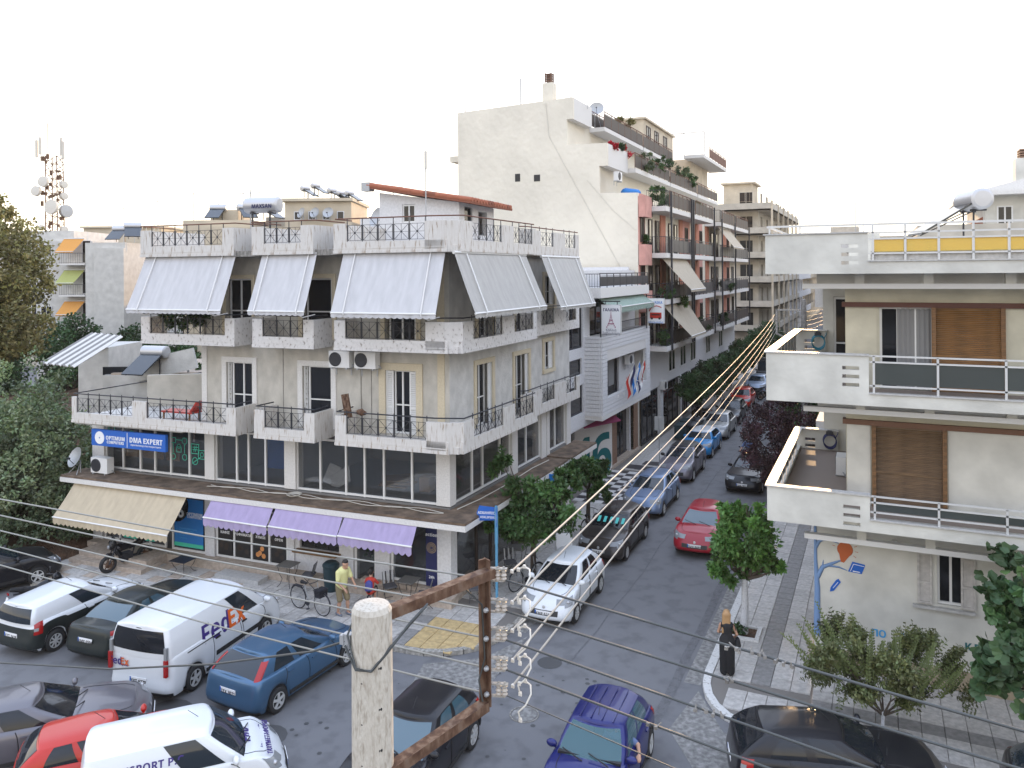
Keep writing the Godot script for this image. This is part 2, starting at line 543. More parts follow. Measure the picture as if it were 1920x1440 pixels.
func build_ground() -> void:
	var g := G.new()
	g.quad(V(-500, 0, 120), V(500, 0, 120), V(500, 0, -900), V(-500, 0, -900))
	struct("road", g, "asphalt")
	# left pavement
	var lp := [[-10.28, -320], [-10.28, -21.9]]
	for i in 7:
		var a := PI * .5 * i / 6.0
		lp.append([-12.4 + 2.12 * cos(a), -21.4 + 2.1 * sin(a)])
	lp += [[-15.4, -18.98], [-27.2, -18.1], [-28.4, -19.6], [-28.4, -22.6], [-13.6, -23.6], [-13.6, -320]]
	g = G.new()
	ext(lp, 0.0, .10, g)
	var pav := struct("pavement", g, "joint")
	var kp := []
	for i in range(1, 11): kp.append(lp[i])
	kerb(pav, kp, "conc_light", .2, .13)
	kerb(pav, [[-10.2, -72.0], [-10.2, -22.0]], "conc_light", .18, .13)
	var sm := slab_mesh(.485, .485)
	for i in 39: # front slabs
		for j in 8:
			var c := OB + RB * V(-15.3 + i * .5, .10, .42 + j * .5 - .15)
			if c.z > -19.32 + (c.x + 12.4) * -.078 or (c.x > -12.4 and Vector2(c.x + 12.4, c.z + 21.4).length() > 1.98 and c.z > -21.6) or c.x > -10.55: continue
			var k := "tile%d" % [0, 0, 2, 1, 0, 2, 0, 3][rng.randi() % 8]
			if c.x < -19.0 and rng.randf() < .7: k = "tile_warm" if rng.randf() < .35 else "tile0"
			if c.x > -12.5 and c.z > -21.6 and c.z < -19.6: k = "tile_yellow"
			elif c.x > -13.3 and c.z > -21.6 and rng.randf() < .6: k = "tile_grey"
			slab("paving_slab", sm, k, pav, c, deg_to_rad(3.2))
	var st := G.new()
	var zz := -23.3
	while zz > -110.0: # side pavement, joined
		for i in 5:
			if not (zz < -34.9 and zz > -41.4):
				if zz > -60 or i % 2 == 0:
					var y := rng.randf_range(.126, .131)
					st.bx(-12.62 + i * .5 - .24, -12.62 + i * .5 + .24, .1, y, zz - .24, zz + .24)
		zz -= .5
	put("paving_slabs", st, "tile2", pav).set_meta("kind", "stuff")
	var cm := slab_mesh(.475, .475)
	var iz := 0
	zz = -35.2
	while zz > -41.3: # black and white chequered stretch
		for i in 6:
			slab("chequer_slab", cm, "tile_black" if (i + iz) % 2 else "tile_white", pav, V(-13.05 + i * .48 + .1, .10, zz))
		iz += 1
		zz -= .48
	for q in [[-11.7, -42.2], [-11.6, -43.4], [-12.2, -42.3]]:
		slab("chequer_slab", slab_mesh(.9, .9), "tile_black", pav, V(q[0], .105, q[1]))
	# right pavement
	var rp := [[-1.6, -320], [-4.12, -320], [-4.12, -21.4]]
	for i in 6:
		var a := PI * .5 * (i + 1) / 6.0
		rp.append([-2.62 - 1.5 * cos(a), -21.4 + 2.0 * sin(a)])
	rp += [[16.0, -19.25], [16.0, -23.2], [-1.6, -23.2]]
	g = G.new()
	ext(rp, 0.0, .10, g)
	var rpav := struct("pavement", g, "joint")
	var kp2 := [[-4.2, -21.4]]
	for i in 6:
		var a := PI * .5 * (i + 1) / 6.0
		kp2.append([-2.62 - 1.58 * cos(a), -21.4 + 2.08 * sin(a)])
	kp2.append([16.0, -19.17])
	kerb(rpav, [[-4.2, -60.0], [-4.2, -21.4]], "paint_kerb", .22, .13)
	kerb(rpav, kp2, "paint_kerb", .2, .13)
	zz = -21.1
	for j in 56:
		for i in 5:
			var k := "tile_grey" if i == 2 else "tile%d" % [0, 0, 0, 2, 1][rng.randi() % 5]
			if i == 0 and absf(zz + 24.1) < .5 or zz > -21.2: continue
			slab("paving_slab", sm, k, rpav, V(-3.83 + i * .49, .10, zz))
		zz -= .49
	for i in 24:
		for j in 7:
			var x := -1.34 + i * .49
			slab("paving_slab" , sm, "tile_grey" if j == 4 else "tile%d" % [0, 2, 0, 2, 1][rng.randi() % 5], rpav, V(x, .10, -22.85 + j * .49)) if x < 5.5 else null
	for j in 4:
		for i in 5:
			var c := V(-3.83 + i * .49, .10, -20.61 + j * .49)
			if Vector2((c.x + 2.62) / 1.3, (c.z + 21.4) / 1.75).length() < 1.0 or c.x > -2.7 and c.z < -19.75: slab("paving_slab", sm, "tile%d" % [0, 2, 1][rng.randi() % 3], rpav, c)
	# gutters and patches of the road
	g = G.new()
	g.bx(-4.75, -4.31, -.05, .004, -60, -20.9)
	g.bx(-10.1, -9.75, -.05, .004, -70, -21.8)
	struct("gutter", g, "gutter")
	g = G.new()
	ext([[-11.6, -18.9], [-10.2, -19.9], [-9.6, -21.6], [-9.4, -18.6], [-10.4, -17.2], [-11.2, -17.4]], -.05, .006, g)
	ext([[-4.3, -20.6], [-3.4, -19.0], [-2.4, -18.6], [-1.6, -16.4], [-3.4, -16.8], [-4.6, -18.6]], -.05, .006, g)
	struct("concrete_apron", g, "gutter")
	g = G.new()
	for s in [[-7.9, -20.5, -44.0, .05], [-7.75, -44.0, -64.0, .05], [-5.0, -18.5, -34.0, .25]]:
		var z: float = s[1]
		var x: float = s[0]
		while z > s[2]:
			var x2: float = x + rng.randf_range(-.05, .05)
			g.quad(V(x - s[3] * .5, .005, z), V(x + s[3] * .5, .005, z), V(x2 + s[3] * .5, .005, z - .8), V(x2 - s[3] * .5, .005, z - .8))
			x = x2
			z -= .8
	struct("road_seams", g, "asphalt_patch")
	g = G.new()
	for i in 110: # oil drops on the parking bays
		var p := V(rng.randf_range(-15.5, -6), .0055, rng.randf_range(-20, -11))
		var r := rng.randf_range(.015, .07)
		g.lathe([Vector2(0.0, 0.0), Vector2(r, -.0005)], p, Vector3.UP, 6)
	for p in [[-13.2, -14.4, .5], [-16.2, -14.2, .6], [-8.4, -20.4, .35]]:
		g.lathe([Vector2(0.0, 0.0), Vector2(p[2], -.0005)], V(p[0], .006, p[1]), Vector3.UP, 14)
	struct("oil_stains", g, "oil").set_meta("kind", "stuff")
	var mh := thing("manhole_cover", "round iron manhole cover in the road, left of the dark blue hatchback", "manhole cover", V(-8.0, 0, -17.75))
	g = G.new()
	g.lathe([Vector2(0.0, .012), Vector2(.31, .012), Vector2(.31, 0)], Vector3.ZERO, Vector3.UP, 28, false)
	put("cover", g, "gutter", mh)
	g = G.new()
	g.lathe([Vector2(.33, .0), Vector2(.33, .014), Vector2(.37, .014), Vector2(.37, 0)], Vector3.ZERO, Vector3.UP, 28, false)
	put("rim", g, "conc", mh)
	# earth bank at the far left
	g = G.new()
	var P := []
	for i in 20:
		var row := []
		for j in 20:
			var x := -28.0 - i * 1.6
			var z := -17.0 - j * 1.6
			var hh := clampf((-z - 18.5) * .22, 0, 2.4) * clampf((-x - 27.8) * .6, 0, 1)
			row.append(V(x, hh + sin(x * 1.7 + z) * .12 * hh + .01, z))
		P.append(row)
	g.grid(P, false)
	struct("earth_bank", g, "earth")
var rail_cache := {}
func rail_mesh(w: float, h: float) -> ArrayMesh: # wrought panel: frame, cross and diagonals
	var key := "%.2f_%.2f" % [w, h]
	if not rail_cache.has(key):
		var g := G.new()
		var r := .013
		for y in [0.0, h]: g.bar(V(-w / 2, y, 0), V(w / 2, y, 0), r)
		for x in [-w / 2, w / 2]: g.box(V(x, h / 2, 0), V(r, h, r))
		g.bar(V(-w / 2, h / 2, 0), V(w / 2, h / 2, 0), r * .8)
		g.box(V(0, h / 2, 0), V(r * .8, h, r * .8))
		g.bar(V(-w / 2, 0, .003), V(w / 2, h, .003), r * .9)
		g.bar(V(-w / 2, h, -.003), V(w / 2, 0, -.003), r * .9)
		g.lathe([Vector2(0, .014), Vector2(.035, .01), Vector2(.035, -.01), Vector2(0, -.014)], V(0, h / 2, 0), Vector3.BACK, 8)
		rail_cache[key] = g.mesh()
	return rail_cache[key]
func railing(p: Node3D, a: Vector3, b: Vector3, h: float, m := "iron", pw := .58) -> void: # panels from a to b, feet at their height
	var l := a.distance_to(b)
	var k := maxi(1, roundi(l / pw))
	var d := (b - a) / l
	for i in k:
		var o := put("railing_panel", rail_mesh(l / k - .06, h - .1), m, p)
		o.transform = Transform3D(Basis(d, Vector3.UP, d.cross(Vector3.UP)), a + d * (l / k) * (i + .5) + V(0, .04, 0))
	var g := G.new()
	for i in k + 1: g.box(a + d * (l / k) * i + V(0, h * .5 + .06, 0), V(.022, h + .2, .022))
	put("railing_posts", g, m, p)
func window(p: Node3D, T: Transform3D, w: float, h: float, cols := 2, rows := 1, fm := "alu_white", gm := "glass_dark", fw := .05, mid := .4) -> Node3D: # T: bottom centre, +Z outwards
	var g := G.new()
	for x in cols + 1: g.box(V(-w / 2 + fw / 2 + (w - fw) * x / cols, h / 2, 0), V(fw, h, .07))
	for y in [fw / 2, h - fw / 2]: g.box(V(0, y, 0), V(w - .002, fw, .066))
	if rows == 2: g.box(V(0, h * mid, 0), V(w - .002, fw * .8, .06))
	var o := put("window", g, fm, p)
	o.transform = T
	for x in cols:
		g = G.new()
		var pw := (w - fw) / cols
		g.box(V(-w / 2 + fw / 2 + pw * (x + .5), h / 2, -.005 - x * .003), V(pw - .01, h - .02, .008))
		put("pane", g, gm, o)
	return o
func shutter_leaf(p: Node3D, T: Transform3D, w: float, h: float, m: String, slats := 22, nm := "shutter") -> Node3D:
	var g := G.new()
	for x in [-w / 2 + .025, w / 2 - .025]: g.box(V(x, h / 2, 0), V(.05, h, .04))
	for y in [.03, h * .42, h - .03]: g.box(V(0, y, 0), V(w - .002, .06, .038))
	var o := put(nm, g, m, p)
	o.transform = T
	var sm := G.new()
	sm.box(Vector3.ZERO, V(w - .09, h / slats * .95, .008), Basis(Vector3.RIGHT, deg_to_rad(-35)))
	var me := sm.mesh()
	for i in slats - 1:
		var s := put("slat", me, m, o)
		s.position = V(0, h * (i + 1) / slats, 0)
	return o
func frame_trim(g: G, o: Vector3, ex: Vector3, w: float, h: float, tw: float, d := .05) -> void: # surround of an opening, o bottom centre on the wall face
	var nz := ex.cross(Vector3.UP)
	var B := Basis(ex, Vector3.UP, nz)
	for s in [-1, 1]: g.box(o + ex * s * (w / 2 + tw / 2) + V(0, h / 2, 0) + nz * d * .5, V(tw, h, d), B)
	g.box(o + V(0, h + tw / 2, 0) + nz * d * .5, V(w + tw * 2, tw, d + .004), B)
func sub(p: Node3D, nm := "facade", T := Transform3D()) -> Node3D:
	var o := Node3D.new()
	o.name = nm
	p.add_child(o, true)
	o.transform = T
	return o
func awning(nm: String, label: String, cat: String, A: Vector3, Bv: Vector3, C: Vector3, D: Vector3, m: String, scal := .0, arms := true, stripes := 0, group := "", bulge := .04) -> Node3D:
	# A,B top left/right, C,D bottom left/right
	var o := thing(nm, label, cat, A.lerp(Bv, .5), 0, group)
	var off := o.position
	var g := G.new()
	var P := []
	for i in 9:
		var row := []
		for j in 13:
			var t := i / 8.0
			var q := A.lerp(Bv, j / 12.0).lerp(C.lerp(D, j / 12.0), t) - off
			q.y -= bulge * sin(PI * t) * (1.0 + .25 * sin(j * 1.9))
			row.append(q)
		P.append(row)
	g.grid(P)
	put("canvas", g, m, o)
	var out := (C - A).slide(Vector3.UP).normalized()
	g = G.new()
	g.tube([C - off + V(0, -.01, 0), D - off + V(0, -.01, 0)], .03, 8)
	put("front_bar", g, "alu_white", o)
	g = G.new()
	g.tube([A - off + V(0, .05, 0) - out * .04, Bv - off + V(0, .05, 0) - out * .04], .055, 8)
	put("roller", g, "alu", o)
	if scal > 0:
		g = G.new()
		var l := C.distance_to(D)
		var k := maxi(4, roundi(l / .22))
		for i in k:
			for s in 4:
				var t0 := (i + s / 4.0) / k
				var t1 := (i + (s + 1) / 4.0) / k
				var h0 := scal * (.72 + .28 * sin(PI * s / 4.0))
				var h1 := scal * (.72 + .28 * sin(PI * (s + 1) / 4.0))
				var a := C.lerp(D, t0) - off + V(0, -.03, 0) + out * .012 * sin(t0 * 40)
				var b := C.lerp(D, t1) - off + V(0, -.03, 0) + out * .012 * sin(t1 * 40)
				g.quad(a - V(0, h0, 0), b - V(0, h1, 0), b, a)
		put("valance", g, m, o)
	if arms:
		var ex := (Bv - A).normalized()
		for s in [.13, .87]:
			var p0 := A.lerp(Bv, s) - off
			var p1 := C.lerp(D, s) - off
			var nrm := ex.cross((p1 - p0).normalized()).normalized()
			if nrm.y < 0: nrm = -nrm
			g = G.new()
			g.tube([p0 + nrm * .045, p1 + nrm * .05, p1 + nrm * .02 - V(0, .1, 0) - out * .02], .022, 6)
			g.tube([p1 - V(0, .1, 0), p1 - V(0, .2, 0) - out * .12 + ex * .18, p1 - V(0, .12, 0) - out * .5 + ex * .42], .014, 5)
			put("arm", g, "alu_white", o)
	return o
func ac_unit(label: String, at: Vector3, turn: float, group := "", sc := 1.0, feet := false) -> Node3D:
	var o := thing("air_conditioner", label, "air conditioner", at, turn, group)
	var g := G.new()
	var w := .82 * sc
	var h := .56 * sc
	g.box(V(0, h / 2 + .05, 0), V(w, h, .3 * sc))
	put("casing", g, "alu_white", o)
	g = G.new()
	g.lathe([Vector2(.02, .02), Vector2(.21 * sc, .02), Vector2(.225 * sc, .03), Vector2(.24 * sc, .02), Vector2(.24 * sc, -.01)], V(-w * .18, h / 2 + .05, .152 * sc), Vector3.BACK, 20)
	for k in 7: g.box(V(-w * .18, h / 2 + .05 + (k - 3) * .06 * sc, .178 * sc), V(2 * sqrt(maxf(.0, .05 - pow((k - 3) * .06, 2))) * sc, .006, .006))
	g.disc(V(-w * .18, h / 2 + .05, .183 * sc), Vector3.BACK, .05 * sc, 10)
	put("fan_grille", g, "iron", o)
	for s in [-.3, .3]:
		g = G.new()
		g.box(V(s * sc, .025, -.0), V(.05, .05, .34 * sc))
		if not feet: g.box(V(s * sc, -.08, -.16 * sc), V(.04, .3, .03))
		put("bracket", g, "galv", o)
	g = G.new()
	g.tube([V(w * .5, .15, -.05), V(w * .56, .12, -.08), V(w * .56, .02, -.14)], .018, 5)
	put("pipe", g, "galv", o)
	return o
func dish(label: String, at: Vector3, dir: Vector3, r := .42, mast := .7, group := "") -> Node3D:
	var o := thing("satellite_dish", label, "satellite dish", at, 0, group)
	var d := dir.normalized()
	var c := V(0, mast, 0)
	var g := G.new()
	var pr := []
	for i in 6: pr.append(Vector2(r * i / 5.0 + .001, .16 * r * pow(i / 5.0, 2) * 2.0))
	for i in 6: pr.append(Vector2(r * (5 - i) / 5.0 + .001, .16 * r * pow((5 - i) / 5.0, 2) * 2.0 - .012))
	g.lathe(pr, c + d * .08, d, 20)
	put("reflector", g, "galv", o)
	g = G.new()
	var low := d.slide(Vector3.UP).normalized()
	g.tube([c + d * .1 - V(0, r * .9, 0), c + d * r * 1.1 - V(0, r * .35, 0)], .014, 5)
	g.box(c + d * r * 1.12 - V(0, r * .3, 0), V(.07, .07, .1))
	put("feed_arm", g, "iron", o)
	g = G.new()
	g.tube([c + d * .07, c - d * .05 - V(0, .1, 0), V(0, 0, 0) - d * .06], .025, 6)
	var sd := low.cross(Vector3.UP)
	for s in [-1, 1]: g.tube([c - d * .05 - V(0, .1, 0), low * .25 + sd * .3 * s], .016, 5)
	put("mount", g, "galv", o)
	return o
func X(u: float, y: float, v: float) -> Vector3: return RB * Vector3(-u, y, v) # left-building front frame to its local axes
func build_corner_building() -> void:
	var b := thing("corner_building", "white three-storey corner building with peeling balcony parapets above a row of shops", "building", OB)
	var east := V(0, 0, -1)
	var ex := RB * Vector3.RIGHT
	var fz := RB * Vector3.BACK
	# --- upper floors
	var g := G.new()
	var fo := X(10.3, 0, 0)
	var fholes := [[10.3 - 9.14, 10.3 - 7.95, 5.55, 7.72], [10.3 - 5.76, 10.3 - 4.56, 5.55, 7.70], [10.3 - 2.4, 10.3 - 1.22, 5.55, 7.68], [10.3 - 9.15, 10.3 - 7.95, 8.65, 10.78], [10.3 - 5.75, 10.3 - 4.5, 8.65, 10.78], [10.3 - 2.4, 10.3 - 1.2, 8.65, 10.78]]
	g.wall(fo, ex, 10.3, 5.3, 11.6, .3, fholes)
	put("front_wall", g, "wall_beige", b)
	g = G.new()
	var eholes := [[1.86, 3.12, 5.55, 7.72], [5.05, 6.4, 5.55, 7.72], [8.0, 9.0, 6.85, 8.0], [2.0, 3.2, 8.65, 10.78], [5.2, 6.3, 8.65, 10.78], [8.1, 9.2, 9.55, 10.78]]
	g.wall(V(0, 0, 0), V(0, 0, -1), 11.0, 5.3, 11.6, .3, eholes)
	put("side_wall", g, "plaster_clean", b)
	g = G.new()
	g.box(X(5.1, 8.4, -6.0) + V(0, 0, 0), V(.3, 6.3, 11.6), RB)
	g.box(X(10.15, 8.4, -5.6), V(.3, 6.4, 10.6), RB)
	g.box(X(5.2, 8.4, -11.0), V(10.2, 6.4, .3), RB)
	put("inner_wall", g, "wall_beige", b)
	g = G.new()
	for y in [5.30, 8.42]: # floors inside
		ext_l(g, [[X(10.3, 0, -.05), X(.02, 0, -.05), V(-.02, 0, -11.0), X(10.3, 0, -11.0)]], y, y + .22)
	put("floor_slab", g, "conc_light", b)
	g = G.new() # corner strips and panel joints
	g.box(X(.30, 7.0, .012), V(.26, 3.0, .03), RB)
	g.box(X(.30, 10.1, .012), V(.26, 3.0, .03), RB)
	put("corner_strip", g, "trim_ochre", b)
	g = G.new()
	g.box(X(10.18, 7.0, .014), V(.24, 3.0, .03), RB)
	put("corner_strip", g, "trim_white", b)
	g = G.new()
	for u in [6.6, 2.95]:
		g.box(X(u, 6.95, .006), V(.02, 2.95, .016), RB)
		put("wall_joint", g, "conc", b)
		g = G.new()
	g.tube([X(3.35, 8.3, .02), X(3.36, 7.1, .02), X(3.34, 5.6, .02)], .012, 5)
	put("wall_joint", g, "conc", b)
	# openings: surrounds, windows, shutters
	var specs := [[8.545, 5.55, 1.19, 2.17, "trim_white", .2], [5.16, 5.55, 1.2, 2.15, "trim_white", .2], [1.81, 5.55, 1.18, 2.13, "trim_ochre", .24], [8.55, 8.65, 1.2, 2.13, "trim_ochre", .14], [5.12, 8.65, 1.25, 2.13, "trim_ochre", .16], [1.8, 8.65, 1.2, 2.13, "trim_ochre", .16]]
	for q in specs:
		g = G.new()
		frame_trim(g, X(q[0], q[1], 0), ex, q[2], q[3], q[5])
		put("window_surround", g, q[4], b)
		var i: int = specs.find(q)
		var ww: float = q[2]
		var sh := .0
		if i == 2: sh = .28
		window(b, Transform3D(RB, X(q[0] - (.08 if i < 2 else 0.0), q[1], -.16)), ww - (sh * 2 if sh > 0 else .18), q[3], 2 if i != 1 and i != 4 else 1, 2, "alu_white", "glass_dark", .055, .45)
		if i == 2:
			for s in [-1, 1]: shutter_leaf(b, Transform3D(RB, X(q[0] + s * .45, q[1], -.06)), .28, q[3] - .02, "alu_white", 30)
		elif i < 2:
			shutter_leaf(b, Transform3D(RB * Basis(Vector3.UP, 1.25), X(q[0] + .53, q[1], -.1)), .16, q[3] - .02, "alu_white", 12)
		if i == 1:
			g = G.new()
			var P := []
			for y in [0, 1]:
				var row := []
				for k in 22: row.append(X(5.6 - k * .045, 5.6 + (1 - y) * 2.05, -.3 + .03 * sin(k * 1.7)))
				P.append(row)
			g.grid(P)
			put("curtain", g, "room_grey", b)
	var EB := Basis(V(0, 0, -1), Vector3.UP, Vector3.RIGHT)
	var es := [[2.49, 5.55, 1.26, 2.17], [5.72, 5.55, 1.35, 2.17], [8.5, 6.85, 1.0, 1.15], [2.6, 8.65, 1.2, 2.13], [5.75, 8.65, 1.1, 2.13], [8.65, 9.55, 1.1, 1.23]]
	for q in es:
		g = G.new()
		frame_trim(g, V(0, q[1], -q[0]), V(0, 0, -1), q[2], q[3], .17)
		if q[3] < 2: g.box(V(.03, q[1] - .08, -q[0]), V(.1, .16, q[2] + .34))
		put("window_surround", g, "trim_ochre", b)
		var two: bool = q[3] > 2
		window(b, Transform3D(EB, V(-.16, q[1], -q[0] + (.15 if two else 0.0))), q[2] - (.4 if two else .1), q[3], 2, 2, "alu_white", "glass_dark", .05, .45)
		if two and q[1] < 8: shutter_leaf(b, Transform3D(EB * Basis(Vector3.UP, .25), V(-.02, q[1], -q[0] - q[2] / 2 + .2)), .42, q[3] - .02, "alu_white", 30)
		elif not two: shutter_leaf(b, Transform3D(EB, V(-.05, q[1], -q[0] - .3)), .4, q[3] - .02, "alu_white", 16)
	# --- balconies
	for lv in [0, 1, 2]:
		var y0: float = [5.28, 8.42, 11.6][lv]
		var pm: String = ["plaster_white", "peel_white", "plaster_white"][lv]
		var segs := [[15.71, 7.77], [6.98, 4.48], [3.67, 0.0]] if lv == 0 else [[12.12, 7.8], [7.02, 4.48], [3.67, 0.0]]
		for si in 3:
			var u0: float = segs[si][0]
			var u1: float = segs[si][1]
			var last := si == 2
			g = G.new()
			# slab and base band (front)
			var ue := -.5 if last else u1
			if lv < 2 or true:
				g.box(X((u0 + ue) / 2, y0 + .1, .55 if lv < 2 else -.4), V(u0 - ue, .2, 1.1 if lv < 2 else 3.0), RB)
			g.box(X((u0 + ue) / 2, y0 + .19, 1.06), V(u0 - ue, .38, .12), RB)
			g.box(X((u0 + ue) / 2, y0 + .16, 1.125), V(u0 - ue, .025, .012), RB)
			g.box(X((u0 + ue) / 2, y0 + .05, 1.13), V(u0 - ue + .02, .1, .03), RB)
			var top := y0 + (.98 if lv < 2 else .98)
			# end piers
			var pw := .42 if lv < 2 else .5
			g.box(X(u0 - (.12 if si == 0 and lv == 0 else pw / 2), (y0 + .38 + top) / 2, 1.06), V(.24 if si == 0 and lv == 0 else pw, top - y0 - .38, .118), RB)
			if not last: g.box(X(u1 + pw / 2, (y0 + .38 + top) / 2, 1.06), V(pw, top - y0 - .38, .118), RB)
			# side walls back to the house
			var uu := [u0] if last else [u0, u1]
			for u in uu:
				if lv == 0 and si == 0 and u == u0: continue
				g.box(X(u + (-.06 if u == u0 else .06), (y0 + top) / 2, .5 if lv < 2 else -.5), V(.118, top - y0, 1.0 if lv < 2 else 3.0), RB)
			put("balcony_parapet", g, pm, b)
			var ya := y0 + .38
			var rh := .62 if lv < 2 else .6
			var ra: float = u0 - pw if not (si == 0 and lv == 0) else u0 - .24
			if si == 0 and lv == 0:
				railing(b, X(ra, ya, 1.06), X(12.6, ya, 1.06), rh)
				g = G.new()
				g.box(X(12.25, y0 + .68, 1.06), V(.68, .6, .12), RB)
				put("balcony_pier", g, pm, b)
				railing(b, X(11.9, ya, 1.06), X(8.19, ya, 1.06), rh)
			elif last:
				railing(b, X(ra, ya, 1.06), X(.28, ya, 1.06), rh)
			else:
				railing(b, X(ra, ya, 1.06), X(u1 + pw, ya, 1.06), rh)
			# top rail
			g = G.new()
			var yr := y0 + (1.1 if lv < 2 else 1.14)
			if not (last or lv == 2): g.tube([X(u0 - .1, yr, .2), X(u0 - .04, yr, 1.06), X(u1 + .04, yr, 1.06), X(u1 + .1, yr, .2)] if not (lv == 0 and si == 0) else [X(u0 - .06, yr, -6.0), X(u0 - .06, yr, 1.06), X(u1 + .04, yr, 1.06), X(u1 + .1, yr, .2)], .024, 6)
			elif last: g.tube([X(u0 - .04, yr, .1), X(u0 - .04, yr, 1.06), X(.0, yr, 1.06), V(.93, yr, .75), V(.92, yr, -4.9)], .024, 6)
			else: g.tube([X(u0 + .1, yr, -.6), X(u0 + .04, yr, 1.06), X(u1 - .04, yr, 1.06), X(u1 - .1, yr, -.6)], .024, 6)
			put("handrail", g, "iron" if lv < 2 else "rail_rust", b)
		# chamfer pier at the street corner and the side balcony
		g = G.new()
		var cy := (y0 + y0 + .98) / 2
		var A := X(.28, 0, 1.06)
		var c1 := X(-.40, 0, 1.06)
		var c2 := V(.89, 0, .72)
		g.box((A + c1) / 2 + V(0, cy, 0), V(A.distance_to(c1), .98, .12), RB)
		var dd := (c2 - c1).normalized()
		g.box((c1 + c2) / 2 + V(0, cy - .002, 0), V(c1.distance_to(c2) + .06, .976, .124), Basis(dd, Vector3.UP, dd.cross(Vector3.UP)))
		var zs := 1.0
		g.bx(.83, .95, y0, y0 + .38, .85, -5.05)
		g.bx(.95, .965, y0, y0 + .1, .85, -5.05)
		g.bx(-.2, .84, y0, y0 + .2, .95, -5.05)
		for z in [[.8, .1], [-2.1, -3.05], [-4.75, -5.05]]: g.bx(.832, .948, y0 + .38, y0 + .98, z[0], z[1])
		g.bx(.3, .88, y0 + .01, y0 + .97, -4.94, -5.06)
		# set-back rear stretch
		g.bx(-.2, .50, y0 + .002, y0 + .2, -5.06, -11.0)
		g.bx(.38, .50, y0 + .2, y0 + .38, -5.06, -11.0)
		for z in [[-5.06, -6.6], [-8.0, -9.3], [-10.6, -11.0]]: g.bx(.382, .498, y0 + .38, y0 + .98, z[0], z[1])
		put("balcony_parapet", g, pm, b)
		for z in [[.1, -2.1], [-3.05, -4.75]]: railing(b, V(.89, y0 + .38, z[0]), V(.89, y0 + .38, z[1]), .62)
		for z in [[-6.6, -8.0], [-9.3, -10.6]]: railing(b, V(.44, y0 + .38, z[0]), V(.44, y0 + .38, z[1]), .62)
		g = G.new()
		g.tube([V(.2, y0 + 1.1, -5.1), V(.44, y0 + 1.1, -5.2), V(.44, y0 + 1.1, -11)], .024, 6)
		put("handrail", g, "iron" if lv < 2 else "rail_rust", b)
	# roof deck
	g = G.new()
	ext_l(g, [[X(12.0, 0, 1.0), X(-.3, 0, 1.0), V(.86, 0, .7), V(.86, 0, -5), V(.4, 0, -5.1), V(.4, 0, -11), X(12.0, 0, -11)]], 11.56, 11.76)
	put("roof_deck", g, "conc", b)
	# terrace floor and far parapet on the first floor, left
	g = G.new()
	ext_l(g, [[X(15.7, 0, 1.0), X(10.3, 0, 1.0), X(10.3, 0, -9), X(15.7, 0, -9)]], 5.2, 5.44)
	put("terrace_floor", g, "marble", b)
	g = G.new()
	var P0 := X(15.0, 0, -1.9)
	var P1 := X(10.0, 0, -4.9)
	g.box((P0 + P1) / 2 + V(0, 6.1, 0), V(P0.distance_to(P1), 1.3, .2), Basis((P1 - P0).normalized(), Vector3.UP, (P1 - P0).normalized().cross(Vector3.UP)))
	put("terrace_wall", g, "wall_beige", b)
	# --- mezzanine: glazing bays between columns, rooms behind
	g = G.new()
	for c in [[15.92, 15.3], [10.19, 9.74], [6.57, 6.09], [.50, 0.0]]:
		g = G.new()
		g.box(X((c[0] + c[1]) / 2, 4.3, -.2), V(c[0] - c[1], 2.0, .46), RB)
		if c[1] == 0.0: g.bx(-.45, .002, 3.3, 5.3, .02, -.35)
		put("column", g, "trim_white", b)
	for z in [-5.0, -7.9, -10.8]:
		g = G.new()
		g.bx(-.4, .03, 3.2, 5.3, z + .25, z - .25)
		put("column", g, "trim_white", b)
	for bay in [[15.3, [14.4, 13.5, 12.75, 11.95, 11.04], 10.19], [9.74, [8.79, 8.25, 7.49], 6.57], [6.09, [5.12, 4.06, 3.31, 2.55, 1.47], .5]]:
		var us: Array = [bay[0]] + bay[1] + [bay[2]]
		g = G.new()
		for u in us: g.box(X(u, 4.22, -.12), V(.065, 1.9, .09), RB)
		for y in [3.32, 5.12]: g.box(X((us[0] + us[-1]) / 2, y, -.12), V(us[0] - us[-1], .07, .085), RB)
		var w := put("window", g, "alu_white", b)
		for i in us.size() - 1:
			g = G.new()
			g.box(X((us[i] + us[i + 1]) / 2, 4.22, -.12), V(us[i] - us[i + 1] - .06, 1.78, .008), RB)
			put("pane", g, "glass_pane", w)
	for bay in [[-.35, -1.7, -2.5, -3.9, -4.75], [-5.25, -6.3, -7.65], [-8.15, -9.4, -10.55]]:
		g = G.new()
		for z in bay: g.bx(-.16, -.07, 3.3, 5.1, z - .03, z + .03)
		for y in [3.32, 5.08]: g.bx(-.155, -.075, y - .03, y + .03, bay[0], bay[-1])
		var w := put("window", g, "alu_white", b)
		for i in bay.size() - 1:
			g = G.new()
			g.bx(-.119, -.111, 3.33, 5.06, bay[i] - .03, bay[i + 1] + .03)
			put("pane", g, "glass_pane", w)
	g = G.new()
	ext_l(g, [[X(15.8, 0, 0), X(.05, 0, 0), V(-.02, 0, -.05), V(-.02, 0, -11), X(15.8, 0, -11)]], 3.0, 3.26)
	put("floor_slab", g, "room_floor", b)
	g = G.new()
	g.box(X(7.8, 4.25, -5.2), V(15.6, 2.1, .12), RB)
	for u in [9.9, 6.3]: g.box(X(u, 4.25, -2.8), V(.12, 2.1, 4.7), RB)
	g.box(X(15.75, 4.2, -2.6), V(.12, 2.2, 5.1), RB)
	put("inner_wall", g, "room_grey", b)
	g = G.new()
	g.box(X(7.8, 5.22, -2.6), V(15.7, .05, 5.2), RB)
	put("ceiling", g, "room_dark", b)
